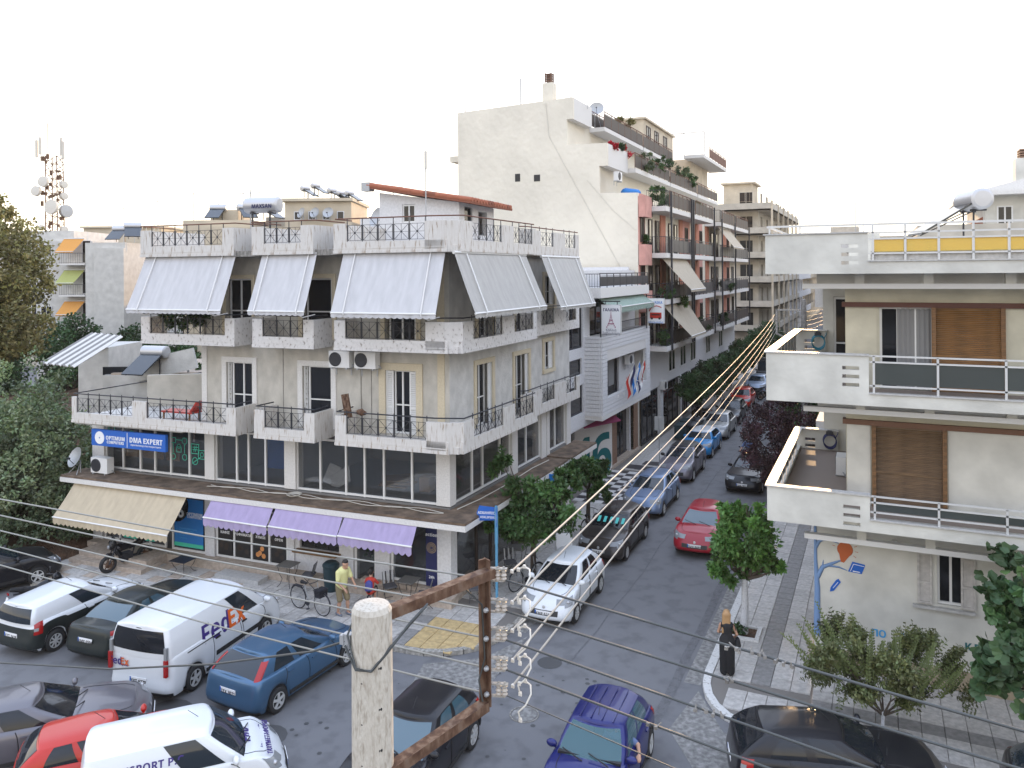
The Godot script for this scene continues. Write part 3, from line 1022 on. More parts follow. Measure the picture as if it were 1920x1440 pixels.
	# --- canopy
	g = G.new()
	ext_l(g, [[X(16.3, 0, 0), X(16.3, 0, 1.15), X(-1.05, 0, 1.13), V(1.05, 0, -8.0), V(0, 0, -8.0), V(0, 0, 0)]], 3.12, 3.2)
	ext_l(g, [[V(0, 0, -8.25), V(1.05, 0, -8.25), V(1.05, 0, -11.6), V(0, 0, -11.6)]], 3.12, 3.2)
	put("canopy_top", g, "canopy_top", b)
	g = G.new()
	ext_l(g, [[X(16.32, 0, 0), X(16.32, 0, 1.17), X(-1.07, 0, 1.15), V(1.07, 0, -8.02), V(0, 0, -8.02), V(0, 0, 0)]], 2.94, 3.115)
	ext_l(g, [[V(0, 0, -8.23), V(1.07, 0, -8.23), V(1.07, 0, -11.62), V(0, 0, -11.62)]], 2.94, 3.115)
	put("canopy", g, "trim_white", b)
	# --- shops
	g = G.new()
	for c in [[15.95, 15.45], [10.22, 9.79], [6.46, 6.2], [4.0, 3.74], [2.83, 2.31], [.5, 0.0]]:
		g = G.new()
		g.box(X((c[0] + c[1]) / 2, 1.55, -.2), V(c[0] - c[1], 2.8, .4), RB)
		put("column", g, "clad", b)
	g = G.new()
	g.wall(X(6.2, 0, -.06), ex, 2.2, .1, 2.95, .25, [[.2, 1.85, 1.22, 2.5]])
	put("shop_wall", g, "clad", b)
	g = G.new()
	g.bx(-.45, .0, .1, 2.95, -.02, -.42)
	put("column", g, "clad", b)
	g = G.new()
	g.box(X(7.8, .27, .15), V(16.0, .34, .5), RB)
	g.box(X(1.7, .42, .0), V(3.3, .3, .3), RB)
	g.bx(-.4, .06, .1, .5, .0, -2.0)
	g.box(X(13.4, .3, .85), V(3.4, .36, 1.0), RB)
	g.box(X(13.4, .2, 1.25), V(3.6, .17, .9), RB)
	put("plinth", g, "tile_warm", b)
	g = G.new()
	g.box(X(7.9, .19, .75), V(1.9, .2, .55), RB)
	put("doorstep", g, "marble", b)
	# shop windows
	for q in [[15.4, 12.2, 4, .45], [11.9, 10.22, 1, .45], [9.75, 6.5, 4, .45], [3.72, 2.85, 1, .25], [2.28, .52, 1, .6]]:
		var w := window(b, Transform3D(RB, X((q[0] + q[1]) / 2, q[3], -.1)), q[0] - q[1], 2.92 - q[3], q[2], 1, "alu_white", "glass_pane", .08)
		if q[2] == 4 and q[0] < 10:
			g = G.new()
			g.box(X(0, 0, 0), V(q[0] - q[1], .08, .06))
			var tr := put("transom", g, "alu_white", w)
			tr.position = V(0, 1.25, .01)
	var w2 := window(b, Transform3D(RB, X(5.17, 1.22, -.2)), 1.65, 1.28, 3, 1, "iron", "glass_pane", .04)
	g = G.new()
	g.box(V(0, -.03, .3), V(1.8, .05, .4))
	put("counter_shelf", g, "wood", w2)
	var sz := [-.42, -2.0, -3.1, -5.0, -6.8]
	g = G.new()
	for z in sz: g.bx(-.16, -.06, .5, 2.94, z - .04, z + .04)
	var w3 := put("window", g, "iron_brown", b)
	for i in 4:
		g = G.new()
		g.bx(-.119, -.111, .5, 2.94, sz[i] - .04, sz[i + 1] + .04)
		put("pane", g, "glass_pane", w3)
	g = G.new()
	g.bx(-.25, .0, .1, 3.1, -6.85, -8.3)
	g.bx(-.25, -.0, .1, 5.2, -8.3, -8.6)
	g.bx(-.25, -.0, .1, 3.1, -8.6, -11.0)
	put("side_wall", g, "trim_white", b)
	# shop rooms
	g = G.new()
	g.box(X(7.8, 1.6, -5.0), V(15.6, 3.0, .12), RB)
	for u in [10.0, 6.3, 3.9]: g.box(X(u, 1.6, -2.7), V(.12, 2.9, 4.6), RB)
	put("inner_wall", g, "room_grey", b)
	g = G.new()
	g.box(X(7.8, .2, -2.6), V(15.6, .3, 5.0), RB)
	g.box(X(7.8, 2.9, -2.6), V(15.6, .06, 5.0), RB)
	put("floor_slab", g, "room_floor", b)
	shop_prints(b)
	mezzanine_prints(b)
	corner_extras(b)
func ext_l(g: G, polys: Array, y0: float, y1: float) -> void: # prism over outlines of Vector3
	for pl in polys:
		var a := PackedVector2Array()
		for p in pl: a.append(Vector2(p.x, -p.z))
		g.poly(a, V(0, y0, 0), Vector3.RIGHT, Vector3.FORWARD, y1 - y0)
func panel(nm: String, p: Node3D, T: Transform3D, w: float, h: float, m, d := .012) -> MeshInstance3D:
	var g := G.new()
	g.box(V(0, 0, d / 2), V(w, h, d))
	var o := put(nm, g, m, p)
	o.transform = T
	return o
func shop_prints(b: Node3D) -> void:
	var ex := RB * Vector3.RIGHT
	# blue film of the computer shop
	for q in [[11.05, 1.4, .62, 2.45], [14.0, .7, .62, 1.6], [13.1, .72, .62, 1.6]]:
		var pn := panel("window_film", b, Transform3D(RB, X(q[0], (q[2] + q[3]) / 2, -.05)), q[1], q[3] - q[2], "blue_sign2")
		var gr := panel("green_edge", pn, Transform3D(Basis(), V(0, -(q[3] - q[2]) / 2 + .08, .013)), q[1], .14, "green_logo")
		if q[0] < 12:
			text("lettering", "OPTIMUM", .12, V(.28, .35, .013), Vector3.RIGHT, Vector3.UP, "white", pn)
			text("lettering", "COMPUTERS", .09, V(.28, .24, .013), Vector3.RIGHT, Vector3.UP, "white", pn)
			for i in 5: text("lettering", ["Υπηρεσίες Πληροφορικής", "Δίκτυα Υπολογιστών", "Συντήρηση", "Service", "Τηλεφωνία"][i], .055, V(-.45, -.22 - i * .09, .013), Vector3.RIGHT, Vector3.UP, "sky_blue", pn, false, HORIZONTAL_ALIGNMENT_LEFT)
			var g := G.new()
			g.lathe([Vector2(.0, .016), Vector2(.62, .016), Vector2(.62, .0)], V(-.62, .62, 0), Vector3.BACK, 30, false)
			put("round_clearing", g, "glass_dark", pn)
			g = G.new()
			g.lathe([Vector2(.06, .02), Vector2(.15, .02), Vector2(.15, .0)], V(-.38, .33, 0), Vector3.BACK, 20, false)
			put("logo_ring", g, "white", pn)
	# dark food posters on the cafe doors
	var tx := ["ΚΑΦΕΣ", "ΡΟΦΗΜΑΤΑ", "ΧΥΜΟΙ", "OPEN"]
	for i in 4:
		var u := 9.34 - i * .81
		for k in 2:
			var pn := panel("poster", b, Transform3D(RB, X(u, 1.08 + k * 1.2, -.08)), .66, 1.08, "black")
			if k == 0 or i == 3: text("lettering", tx[i] if k == 0 else "OPEN\nCOFFEE ALL DAY", .1 if k == 0 else .085, V(0, .3 if k == 0 else .1, .013), Vector3.RIGHT, Vector3.UP, "white", pn)
			if k == 0:
				for j in 4:
					var g := G.new()
					g.lathe([Vector2(.0, .015), Vector2(.09, .015), Vector2(.09, 0)], V(rng.randf_range(-.18, .18), rng.randf_range(-.4, .0), 0), Vector3.BACK, 14, false)
					put("fruit_print", g, "orange_lamp" if i == 2 else "iron_brown", pn)
	var bn := panel("banner", b, Transform3D(RB, X(.72, 1.75, -.03)), .42, 2.3, "navy")
	text("lettering", "action", .11, V(0, .55, .013), Vector3.RIGHT, Vector3.UP, "white", bn)
	var g := G.new()
	for k in 3: g.lathe([Vector2(.06 + k * .05, .016), Vector2(.075 + k * .05, .016), Vector2(.075 + k * .05, .0)], V(0, .12, 0), Vector3.BACK, 20, false)
	put("emblem", g, "tile_yellow", bn)
	text("lettering", "24h", .09, V(0, -.85, .013), Vector3.RIGHT, Vector3.UP, "white", bn)
	# plant wall and a dark coat seen through the glass
	var wg := G.new()
	for i in 220:
		var p := X(rng.randf_range(2.7, 3.65), rng.randf_range(.9, 2.7), -.6 + rng.randf_range(-.08, .08))
		var a := Vector3(rng.randfn(), rng.randfn(), rng.randfn()).normalized() * .07
		var c := a.cross(Vector3(rng.randfn(), rng.randfn(), rng.randfn())).normalized() * .05
		wg.quad(p - a - c, p + a - c, p + a + c, p - a + c)
	put("plant_wall", wg, "leaf_dark", b)
func icon(g: G, o: Vector3, ex: Vector3, pts: Array, w := .022) -> void:
	var nz := ex.cross(Vector3.UP)
	for i in pts.size() - 1:
		var a: Vector3 = o + ex * pts[i][0] + V(0, pts[i][1], 0)
		var c: Vector3 = o + ex * pts[i + 1][0] + V(0, pts[i + 1][1], 0)
		var d := (c - a).normalized()
		g.box((a + c) / 2, V(w, .006, a.distance_to(c) + w * .6), Basis(d.cross(nz), nz, d))
func circ(r: float, cx := 0.0, cy := 0.0, k := 20) -> Array:
	var a := []
	for i in k + 1: a.append([cx + r * cos(TAU * i / k), cy + r * sin(TAU * i / k)])
	return a
func rect(x0: float, y0: float, x1: float, y1: float) -> Array: return [[x0, y0], [x1, y0], [x1, y1], [x0, y1], [x0, y0]]
func mezzanine_prints(b: Node3D) -> void:
	var ex := RB * Vector3.RIGHT
	var z := -.09
	var sets := [
		[14.75, 4.5, [rect(-.16, -.12, .16, .14), [[-.08, -.2], [.08, -.2]], circ(.06, -.33, .05), rect(-.4, .25, -.1, .45)]],
		[13.95, 4.55, [circ(.27), [[0, -.27], [0, .27]], [[-.27, 0], [.27, 0]], [[-.24, .12], [.24, .12]], [[-.24, -.12], [.24, -.12]], circ(.12), [[.2, -.42], [.36, -.3], [.38, .0]]]],
		[11.55, 4.3, [rect(-.11, -.12, .11, .08), circ(.08, 0, .1), circ(.11, -.28, -.3), circ(.11, .28, -.3), rect(-.38, .22, -.16, .42), circ(.12, .28, .32), [[-.28, -.15], [-.28, .2]], [[.28, -.15], [.28, .2]], [[-.14, .34], [.14, .34]]]],
		[10.6, 4.2, [rect(-.34, -.02, .02, .34), [[-.22, .06], [-.16, .28]], [[-.14, .06], [-.08, .28]], [[-.28, .13], [-.02, .13]], [[-.28, .22], [-.02, .22]], rect(.0, -.2, .34, .12), circ(.08, .17, -.04), circ(.13, -.16, -.3), [[-.3, -.4], [.1, -.14]]]],
	]
	for s in sets:
		var g := G.new()
		for pl in s[2]: icon(g, X(s[0], s[1], z), ex, pl)
		put("window_sticker", g, "green_logo", b)
	for q in [[14.6, 12.6, 3.75, 4.25, -.35, "osb"], [12.6, 11.9, 3.7, 4.2, -.5, "osb"]]:
		var g := G.new()
		g.box(X((q[0] + q[1]) / 2, (q[2] + q[3]) / 2, q[4]), V(q[0] - q[1], q[3] - q[2], .03), RB)
		put("board", g, q[5], b)
	var g := G.new()
	g.box(X(4.9, 3.55, -1.0), V(.9, .6, .03), RB * Basis(Vector3.BACK, .5) * Basis(Vector3.RIGHT, -.5))
	g.box(X(5.4, 3.6, -1.2), V(.5, .7, .05), RB * Basis(Vector3.BACK, -.3) * Basis(Vector3.RIGHT, -.3))
	put("stored_panel", g, "marble", b)
	g = G.new()
	for i in 3: g.box(X(3.0, 3.33 + i * .1, -1.8), V(1.1, .05, .9), RB * Basis(Vector3.UP, .3 * i))
	g.box(X(1.55, 3.6, -1.3), V(.4, .5, .4), RB)
	put("pallet_stack", g, "osb", b)
	g = G.new()
	g.box(X(8.6, 3.9, -2.2), V(1.2, 1.2, .05), RB)
	put("stored_panel", g, "blue_sign", b)
func corner_extras(b: Node3D) -> void:
	var ex := RB * Vector3.RIGHT
	# canopy cables
	var g := G.new()
	for k in 2:
		var pts := []
		for i in 30:
			var u := 9.6 - i * .33
			pts.append(X(u, 3.225, .35 + .12 * sin(i * .9 + k * 2) + k * .1))
		g.tube(pts, .012, 5, false)
	g.tube([V(.2, 3.22, -.1), V(.35, 3.22, -1.4), V(.4, 3.22, -3.5), V(.3, 3.22, -6), V(.4, 3.22, -7.5)], .018, 5)
	for k in 4: g.tube(circ3(X(5.85, 3.225 + k * .014, .42), .2 + .02 * k), .01, 4, false)
	put("cable", g, "pvc", b)
	# street number / gas pipe
	var bb := "building"
	# awnings on the top floor
	var A := func(u, y, v): return OB + X(u, y, v)
	awning("sun_awning", "wide pale grey drop awning at the left end of the top floor", "awning", A.call(12.0, 11.58, 1.0), A.call(7.82, 11.58, 1.0), A.call(12.02, 9.72, 1.88), A.call(7.72, 9.72, 1.88), "awn_white", .12, true, 0, "pale drop awnings on the top floor")
	awning("sun_awning", "narrow pale grey drop awning in the middle of the front, between two wide ones", "awning", A.call(6.68, 11.58, 1.0), A.call(4.42, 11.58, 1.0), A.call(6.58, 9.72, 1.88), A.call(4.3, 9.72, 1.88), "awn_white", .12, true, 0, "pale drop awnings on the top floor")
	awning("sun_awning", "wide bluish white drop awning nearest the street corner, facing the camera", "awning", A.call(3.37, 11.58, 1.0), A.call(-.38, 11.58, 1.0), A.call(3.28, 9.70, 1.88), A.call(-.48, 9.70, 1.88), "awn_white", .14, true, 0, "pale drop awnings on the top floor")
	awning("sun_awning", "large warm grey drop awning on the street side, just round the corner", "awning", V(-11.76, 11.52, -21.16), V(-11.76, 11.52, -26.6), V(-10.92, 9.72, -20.9), V(-10.92, 9.72, -26.5), "awn_grey", .14, true, 0, "pale drop awnings on the top floor")
	awning("sun_awning", "smaller warm grey drop awning at the far end of the street side", "awning", V(-11.9, 11.5, -28.4), V(-11.9, 11.5, -32.7), V(-11.0, 9.6, -28.1), V(-11.0, 9.6, -32.2), "awn_grey", .12, true, 0, "pale drop awnings on the top floor")
	awning("shop_awning", "broad cream shop awning at the left end, above a black motorcycle", "awning", A.call(15.7, 2.96, .98), A.call(10.1, 2.96, .98), A.call(15.72, 1.86, 1.95), A.call(10.1, 1.80, 1.95), "awn_cream", .25, false)
	for i in 3:
		var u: float = [8.88, 6.08, 3.32][i]
		awning("shop_awning", ["lilac shop awning with scalloped edge beside the blue window film", "middle lilac shop awning over the counter window with wooden shelf", "lilac shop awning nearest the street corner, over the plant wall doorway"][i], "awning", A.call(u, 3.0, 1.08), A.call(u - 2.68, 3.0, 1.08), A.call(u + .03, 2.45, 1.5), A.call(u - 2.70, 2.42, 1.5), "awn_lilac", .3, false, 0, "lilac awnings of the cafe", .02)
	for q in [[3.95, "left one of two air conditioners hung side by side under the top floor balcony"], [2.93, "right one of two air conditioners hung side by side, nearer the shuttered window"]]:
		ac_unit(q[1], OB + X(q[0], 7.7, .3), deg_to_rad(3.2), "air conditioners under the top floor balcony")
	ac_unit("air conditioner standing on the brown canopy beside the satellite dish", OB + X(14.9, 3.2, .45), deg_to_rad(3.2), "", 1.05, true)
	dish("white satellite dish on a tripod at the left end of the brown canopy", OB + X(15.9, 3.2, .65), RB * V(-.25, .5, 1), .4, .55)
	var ss := thing("shop_sign", "blue shop sign with a round white logo hung under the left terrace", "sign", OB + X(12.95, 4.75, .95), deg_to_rad(3.2))
	g = G.new()
	g.box(V(0, 0, 0), V(3.7, .62, .12))
	put("board", g, "blue_sign", ss)
	g = G.new()
	g.lathe([Vector2(.03, .075), Vector2(.24, .075), Vector2(.24, 0)], V(-1.42, 0, 0), Vector3.BACK, 24, false)
	put("logo_ring", g, "white", ss)
	g = G.new()
	g.box(V(-.02, 0, .062), V(.02, .56, .01))
	put("divider", g, "white", ss)
	text("lettering", "OPTIMUM", .15, V(-.62, .02, .066), Vector3.RIGHT, Vector3.UP, "white", ss)
	text("lettering", "COMPUTERS", .11, V(-.62, -.14, .066), Vector3.RIGHT, Vector3.UP, "white", ss)
	text("lettering", "DMA EXPERT", .2, V(.9, .02, .066), Vector3.RIGHT, Vector3.UP, "white", ss)
	text("lettering", "Digital Marketing & Data Analysis Experts", .06, V(.9, -.16, .066), Vector3.RIGHT, Vector3.UP, "white", ss, false)
	roof_things()
func circ3(c: Vector3, r: float, k := 14) -> Array:
	var a := []
	for i in k + 1: a.append(c + V(r * cos(TAU * i / k), 0, r * sin(TAU * i / k)))
	return a
func leafm(key: String, r: float, g: float, b: float, rough := .6) -> void:
	var m := mat(key, r, g, b, rough)
	m.backlight_enabled = true
	m.backlight = Color(r * 1.2, g * 1.5, b * .6).linear_to_srgb()
	m.vertex_color_use_as_albedo = true
func solar_heater(nm: String, label: String, at: Vector3, turn: float, letters := "", group := "", sc := 1.0, tank_only := false) -> Node3D:
	var o := thing(nm, label, "water heater", at, turn, group)
	var g := G.new()
	var r := .29 * sc
	var l := 1.3 * sc
	var y := 1.05 * sc
	g.lathe([Vector2(.0, -l / 2 - .05), Vector2(r * .75, -l / 2 - .04), Vector2(r, -l / 2), Vector2(r, l / 2), Vector2(r * .75, l / 2 + .04), Vector2(.0, l / 2 + .05)], V(0, y, 0), Vector3.RIGHT, 22)
	g.lathe([Vector2(.0, -.03), Vector2(.09 * sc, -.03), Vector2(.1 * sc, .05)], V(-l / 2 - .05, y, 0), Vector3.RIGHT, 12)
	put("tank", g, "steel", o)
	g = G.new()
	for s in [-.36, .36]:
		g.box(V(s * sc, (y - r) / 2, .12 * sc), V(.05, y - r + .05, .05))
		g.box(V(s * sc, y - r, 0), V(.12, .06, .4 * sc))
		if not tank_only: g.bar(V(s * sc, y - r, .1), V(s * sc, .1, 1.5 * sc), .04)
	put("stand", g, "iron", o)
	if not tank_only:
		g = G.new()
		g.box(V(0, .55 * sc, .85 * sc), V(1.2 * sc, .07, 1.6 * sc), Basis(Vector3.RIGHT, deg_to_rad(32)))
		put("collector", g, "glass_blue", o)
	if letters: text("lettering", letters, .15 * sc, V(.12, y - .06, r + .01), Vector3.RIGHT, Vector3.UP, "navy", o)
	return o
func mast(nm: String, label: String, at: Vector3, h: float, kind := 0, group := "", r := .02) -> Node3D:
	var o := thing(nm, label, "antenna", at, 0, group)
	var g := G.new()
	g.tube([Vector3.ZERO, V(0, h, 0)], r, 6)
	put("mast", g, "galv", o)
	if kind == 1: # yagi
		g = G.new()
		var d := V(.8, .05, -.4).normalized()
		var sd := d.cross(Vector3.UP)
		g.tube([V(0, h - .12, 0) - d * .5, V(0, h - .12, 0) + d * .8], .012, 4)
		for i in 9: g.tube([V(0, h - .12, 0) + d * (i * .15 - .45) - sd * (.3 - i * .02), V(0, h - .12, 0) + d * (i * .15 - .45) + sd * (.3 - i * .02)], .007, 4)
		put("aerial", g, "steel", o)
	elif kind == 2:
		g = G.new()
		g.tube([V(0, h - .25, 0), V(0, h + .35, 0)], .05, 8)
		put("radome", g, "pvc", o)
	return o
func roof_things() -> void:
	var h := thing("roof_hut", "small white rooftop hut with a sloping terracotta tile roof and little window", "hut", OB + X(.8, 11.76, -2.5), deg_to_rad(3.2))
	var g := G.new()
	g.wall(V(-3.3, 0, 0), Vector3.RIGHT, 3.3, 0, 1.72, .2, [[.97, 1.5, 1.05, 1.78 - .06]])
	g.poly(PackedVector2Array([Vector2(-3.3, 1.718), Vector2(0, 1.718), Vector2(-3.3, 2.2)]), V(0, 0, -.2), Vector3.RIGHT, Vector3.UP, .2)
	g.wall(V(0, 0, -.2), V(0, 0, -1), 2.9, 0, 1.72, .2, [[.25, .95, .05, 1.6], [1.5, 2.3, .6, 1.5]])
	g.bx(-3.3, -3.1, 0, 2.15, -.2, -3.1)
	g.bx(-3.3, 0, 0, 1.7, -3.0, -3.2)
	put("wall", g, "clad", h)
	window(h, Transform3D(Basis(), V(-2.065, 1.05, -.08)), .53, .66, 2, 1, "alu_white", "glass_dark", .05)
	window(h, Transform3D(Basis(V(0, 0, -1), Vector3.UP, Vector3.RIGHT), V(-.1, .05, -.8)), .7, 1.55, 1, 2, "iron", "glass_dark", .06)
	g = G.new()
	var rd := V(3.6, -.62, 0).normalized()
	var rn := V(.62, 3.6, 0).normalized()
	var R := Basis(rd, rn, Vector3.BACK)
	g.box(V(-1.4, 2.02, -1.5), V(4.25, .1, 3.9), R)
	put("roof", g, "terra_dark", h)
	for j in 15: # tile rows running down the slope
		var zz := .38 - j * .26
		for i in 9:
			var tg := G.new()
			tg.tube([V(-.25, 0, 0), V(.25, .018, 0)], [.105, .088], 8)
			var o := put("roof_tile", tg, "terracotta" if rng.randf() < .7 else "terra_dark", h)
			o.transform = Transform3D(R, V(-1.4, 2.05, 0) + rd * (-1.95 + i * .48) + rn * (.03 + rng.randf_range(0, .015)) + V(0, 0, zz))
	g = G.new()
	g.box(V(-3.62, 2.4, .3), V(.35, .32, .35))
	put("chimney_cap", g, "galv", h)
	solar_heater("water_heater", "steel solar water heater tank with dark lettering on the roof edge of the corner building", OB + X(7.72, 12.42, -.35), deg_to_rad(10), "MAXSAN", "", 1.0, true)
	var st := G.new()
	mast("aerial_mast", "tall thin antenna mast in front of the rooftop hut", OB + X(1.08, 11.8, -.5), 2.9, 2)
	mast("aerial_mast", "spiky television aerial on a mast left of the steel water tank", OB + X(8.5, 11.8, -.6), 2.3, 1)
	dish("satellite dish on the roof behind the railing left of the white hut", OB + X(5.0, 12.3, -4.0), V(-.5, .4, 1), .4, .8, "small roof dishes")
const EB := Basis(Vector3(0, 0, -1), Vector3(0, 1, 0), Vector3(1, 0, 0)) # faces the street: local x runs away along the street
func bars(p: Node3D, a: Vector3, b: Vector3, h: float, m := "iron", step := .11, nm := "railing") -> void:
	var g := G.new()
	var d := b - a
	var n := maxi(2, roundi(d.length() / step))
	for i in n + 1: g.box(a + d * i / n + V(0, h / 2, 0), V(.014, h, .014))
	g.bar(a + V(0, h, 0), b + V(0, h, 0), .035)
	g.bar(a + V(0, .06, 0), b + V(0, .06, 0), .02)
	put(nm, g, m, p)
func panels(p: Node3D, a: Vector3, b: Vector3, h: float, m: String, rail := "rail_rust", n := 3) -> void: # solid infill panels under a handrail
	var d := (b - a) / n
	for i in n:
		var g := G.new()
		var q := a + d * (i + .5) + V(0, h * .5, 0)
		var u := d.normalized()
		g.box(q, V(.02, h - .16, d.length() - .05), Basis(Vector3.UP.cross(u), Vector3.UP, u))
		put("railing_panel", g, m, p)
	var g2 := G.new()
	for i in n + 1: g2.box(a + d * i + V(0, h / 2 + .04, 0), V(.035, h + .08, .035))
	g2.bar(a + V(0, h + .08, 0), b + V(0, h + .08, 0), .05)
	g2.bar(a + V(0, h - .04, 0), b + V(0, h - .04, 0), .025)
	put("railing_frame", g2, rail, p)
func build_school() -> void:
	var b := thing("school_building", "narrow white building with a projecting plank-clad bay and three flags, next to the corner building", "building", V(-13.2, 0, -40))
	var o := V(13.2, 0, 40) # world to local
	var g := G.new()
	g.wall(V(-13.2, 0, -33.5) + o, V(0, 0, -1), 12.4, 3.3, 11.0, .3, [[.6, 3.2, 7.2, 9.4], [.8, 3.2, 4.0, 5.4], [1.0, 3.0, 5.9, 6.7], [4.2, 11.6, 7.15, 9.5], [4.2, 11.6, 4.2, 6.6]])
	put("front_wall", g, "clad", b)
	g = G.new()
	g.bx(-20, -13.5, 0, 11.2, -45.8, -45.6)
	g.bx(-20, -13.5, 0, 10.4, -33.5, -33.7)
	g.bx(-20, -13.3, 3.2, 3.4, -45.6, -33.6)
	g.bx(-20, -13.3, 6.8, 7.0, -45.6, -33.6)
	g.bx(-20, -13.3, 9.7, 10.0, -45.6, -33.6)
	g.bx(-16.1, -16.0, 3.4, 9.7, -45.6, -33.7)
	for i in g.v.size(): g.v[i] += o
	put("inner_wall", g, "clad", b)
	for q in [[-34.1, -36.7, 7.2, 9.4, 2], [-34.3, -36.7, 4.0, 5.4, 1], [-34.5, -36.5, 5.9, 6.7, 1]]:
		window(b, Transform3D(EB, V(-13.32, q[2], (q[0] + q[1]) / 2) + o), q[0] - q[1], q[3] - q[2], q[4], 1, "iron", "glass_dark", .08)
	window(b, Transform3D(EB, V(-13.34, 7.15, -39.6) + o), 3.6, 2.35, 3, 1, "iron", "glass_dark", .09)
	window(b, Transform3D(EB, V(-13.34, 4.2, -40.2) + o), 4.6, 2.4, 3, 1, "iron", "glass_dark", .1)
	g = G.new()
	g.bx(-13.3, -13.2, 7.15, 9.5, -41.5, -45.1)
	g.bx(-13.3, -13.2, 4.2, 6.6, -42.6, -45.1)
	for i in g.v.size(): g.v[i] += o
	put("wall_panel", g, "clad", b)
	for q in [[-39.2, 4.7, 5.6, "tile_yellow"], [-39.2, 5.65, 6.5, "turq"], [-41.4, 4.7, 6.5, "room_grey"]]:
		panel("window_print", b, Transform3D(EB, V(-13.29, (q[1] + q[2]) / 2, q[0]) + o), 1.0, q[2] - q[1], q[3])
	# projecting bay: planks round an opening
	var x1 := -12.3
	var pk := G.new()
	var ys := 3.8
	var i2 := 0
	while ys < 7.68:
		var ye := minf(ys + .2, 7.71)
		var spans := [[-37.0, -45.9]]
		if ys >= 4.6 and ys < 6.85: spans = [[-37.0, -37.78], [-45.1, -45.9]]
		for s in spans:
			g = G.new()
			g.bx(x1 - .1, x1 - rng.randf_range(0, .006), ys, ye - .018, s[0], s[1])
			for i in g.v.size(): g.v[i] += o
			put("plank", g, "clad", b)
		g = G.new()
		g.bx(-13.2, x1 - .105, ys, ye - .018, -36.9, -37.0)
		for i in g.v.size(): g.v[i] += o
		put("plank", g, "clad", b)
		ys += .2
	g = G.new()
	g.bx(-13.2, x1 - .1, 3.58, 3.8, -36.95, -45.9)
	g.bx(x1 - .1, x1, 3.58, 3.79, -36.92, -45.92)
	g.bx(-13.2, x1 - .1, 7.5, 7.69, -37.02, -45.88)
	g.bx(-13.2, x1 - .1, 3.8, 7.5, -45.75, -45.88)
	g.bx(x1 - .2, x1 - .11, 3.8, 7.5, -37.02, -37.8)
	g.bx(x1 - .2, x1 - .11, 3.8, 7.5, -45.1, -45.8)
	g.bx(x1 - .2, x1 - .11, 3.8, 4.6, -37.7, -45.2)
	g.bx(x1 - .2, x1 - .04, 6.45, 7.4, -37.7, -45.2)
	for i in g.v.size(): g.v[i] += o
	put("bay_frame", g, "trim_white", b)
	bars(b, V(-12.45, 7.7, -40.0) + o, V(-12.45, 7.7, -45.8) + o, .55, "iron", .14)
	# roof terrace
	g = G.new()
	g.bx(-13.3, -12.2, 9.64, 10.14, -36.5, -45.4)
	for i in g.v.size(): g.v[i] += o
	put("terrace_slab", g, "trim_white", b)
	bars(b, V(-13.2, 10.14, -36.55) + o, V(-12.25, 10.14, -36.55) + o, .68, "iron", .13)
	panels(b, V(-12.25, 10.14, -36.55) + o, V(-12.25, 10.14, -45.35) + o, .62, "iron", "iron", 8)
	# shopfront with the big number
	var A := V(-14.35, 0, -38.5)
	var ex := V(.79, 0, -1.93).normalized()
	g = G.new()
	g.wall(A + o, ex, 3.0, .1, 3.55, .2, [])
	put("number_wall", g, "trim_white", b)
	text("number", "1", 2.35, A + ex * .75 + V(0, 1.0, 0) + o + ex.cross(Vector3.UP) * .01, ex, Vector3.UP, "teal", b)
	text("number", "6", 2.35, A + ex * 2.1 + V(0, 1.0, 0) + o + ex.cross(Vector3.UP) * .01, ex, Vector3.UP, "teal", b)
	g = G.new()
	var nz := ex.cross(Vector3.UP)
	g.box(A + ex * 1.4 + V(0, 3.1, 0) + nz * .35 + o, V(2.9, .06, .9), Basis(ex, Vector3.UP, nz) * Basis(Vector3.RIGHT, .45))
	put("door_canopy", g, "mag", b)
	for q in [[-41.4, -42.6], [-46.0, -46.9]]:
		for k in 14:
			g = G.new()
			g.bx(-13.9, -13.35, .1 + k * .25, .1 + k * .25 + .235, q[0], q[1])
			for i in g.v.size(): g.v[i] += o
			put("brick_course", g, "brick_m", b)
	g = G.new()
	g.bx(-14.2, -13.2, .1, .22, -41.2, -47.0)
	for i in g.v.size(): g.v[i] += o
	put("doorstep", g, "tile_warm", b)
	window(b, Transform3D(EB, V(-13.7, .22, -44.3) + o), 3.4, 3.3, 2, 1, "iron", "glass_dark", .07)
	g = G.new()
	g.bx(-20, -19.8, 0, 10, -46, -33)
	for i in g.v.size(): g.v[i] += o
	put("rear_wall", g, "clad", b)
	for q in [[V(-12.35, 7.85, -37.0), "ΓΑΛΛΙΚΑ", "white hanging signboard with a purple lattice tower picture, in front of the plank-clad bay"], [V(-12.2, 7.9, -45.0), "ΑΓΓΛΙΚΑ", "white hanging signboard with a red bus picture beside the tan awning"]]:
		var s := thing("hanging_sign", q[2], "sign", q[0], 0, "")
		g = G.new()
		g.bx(0, 1.0, 0, 1.46, -.16, 0)
		put("board", g, "alu", s)
		g = G.new()
		g.bx(.03, .97, .03, 1.43, -.155, .008)
		put("face", g, "white", s)
		g = G.new()
		g.bar(V(-.1, 1.62, -.08), V(.95, 1.62, -.08), .05)
		g.box(V(-.06, .7, -.08), V(.05, 2.0, .05))
		for x in [.2, .8]: g.box(V(x, 1.54, -.08), V(.03, .2, .03))
		put("hanger", g, "iron", s)
		var fr: bool = q[1] == "ΓΑΛΛΙΚΑ"
		var blue := "blue_sign2"
		text("lettering", q[1], .15, V(.5, 1.21, .01), Vector3.RIGHT, Vector3.UP, "navy" if fr else blue, s)
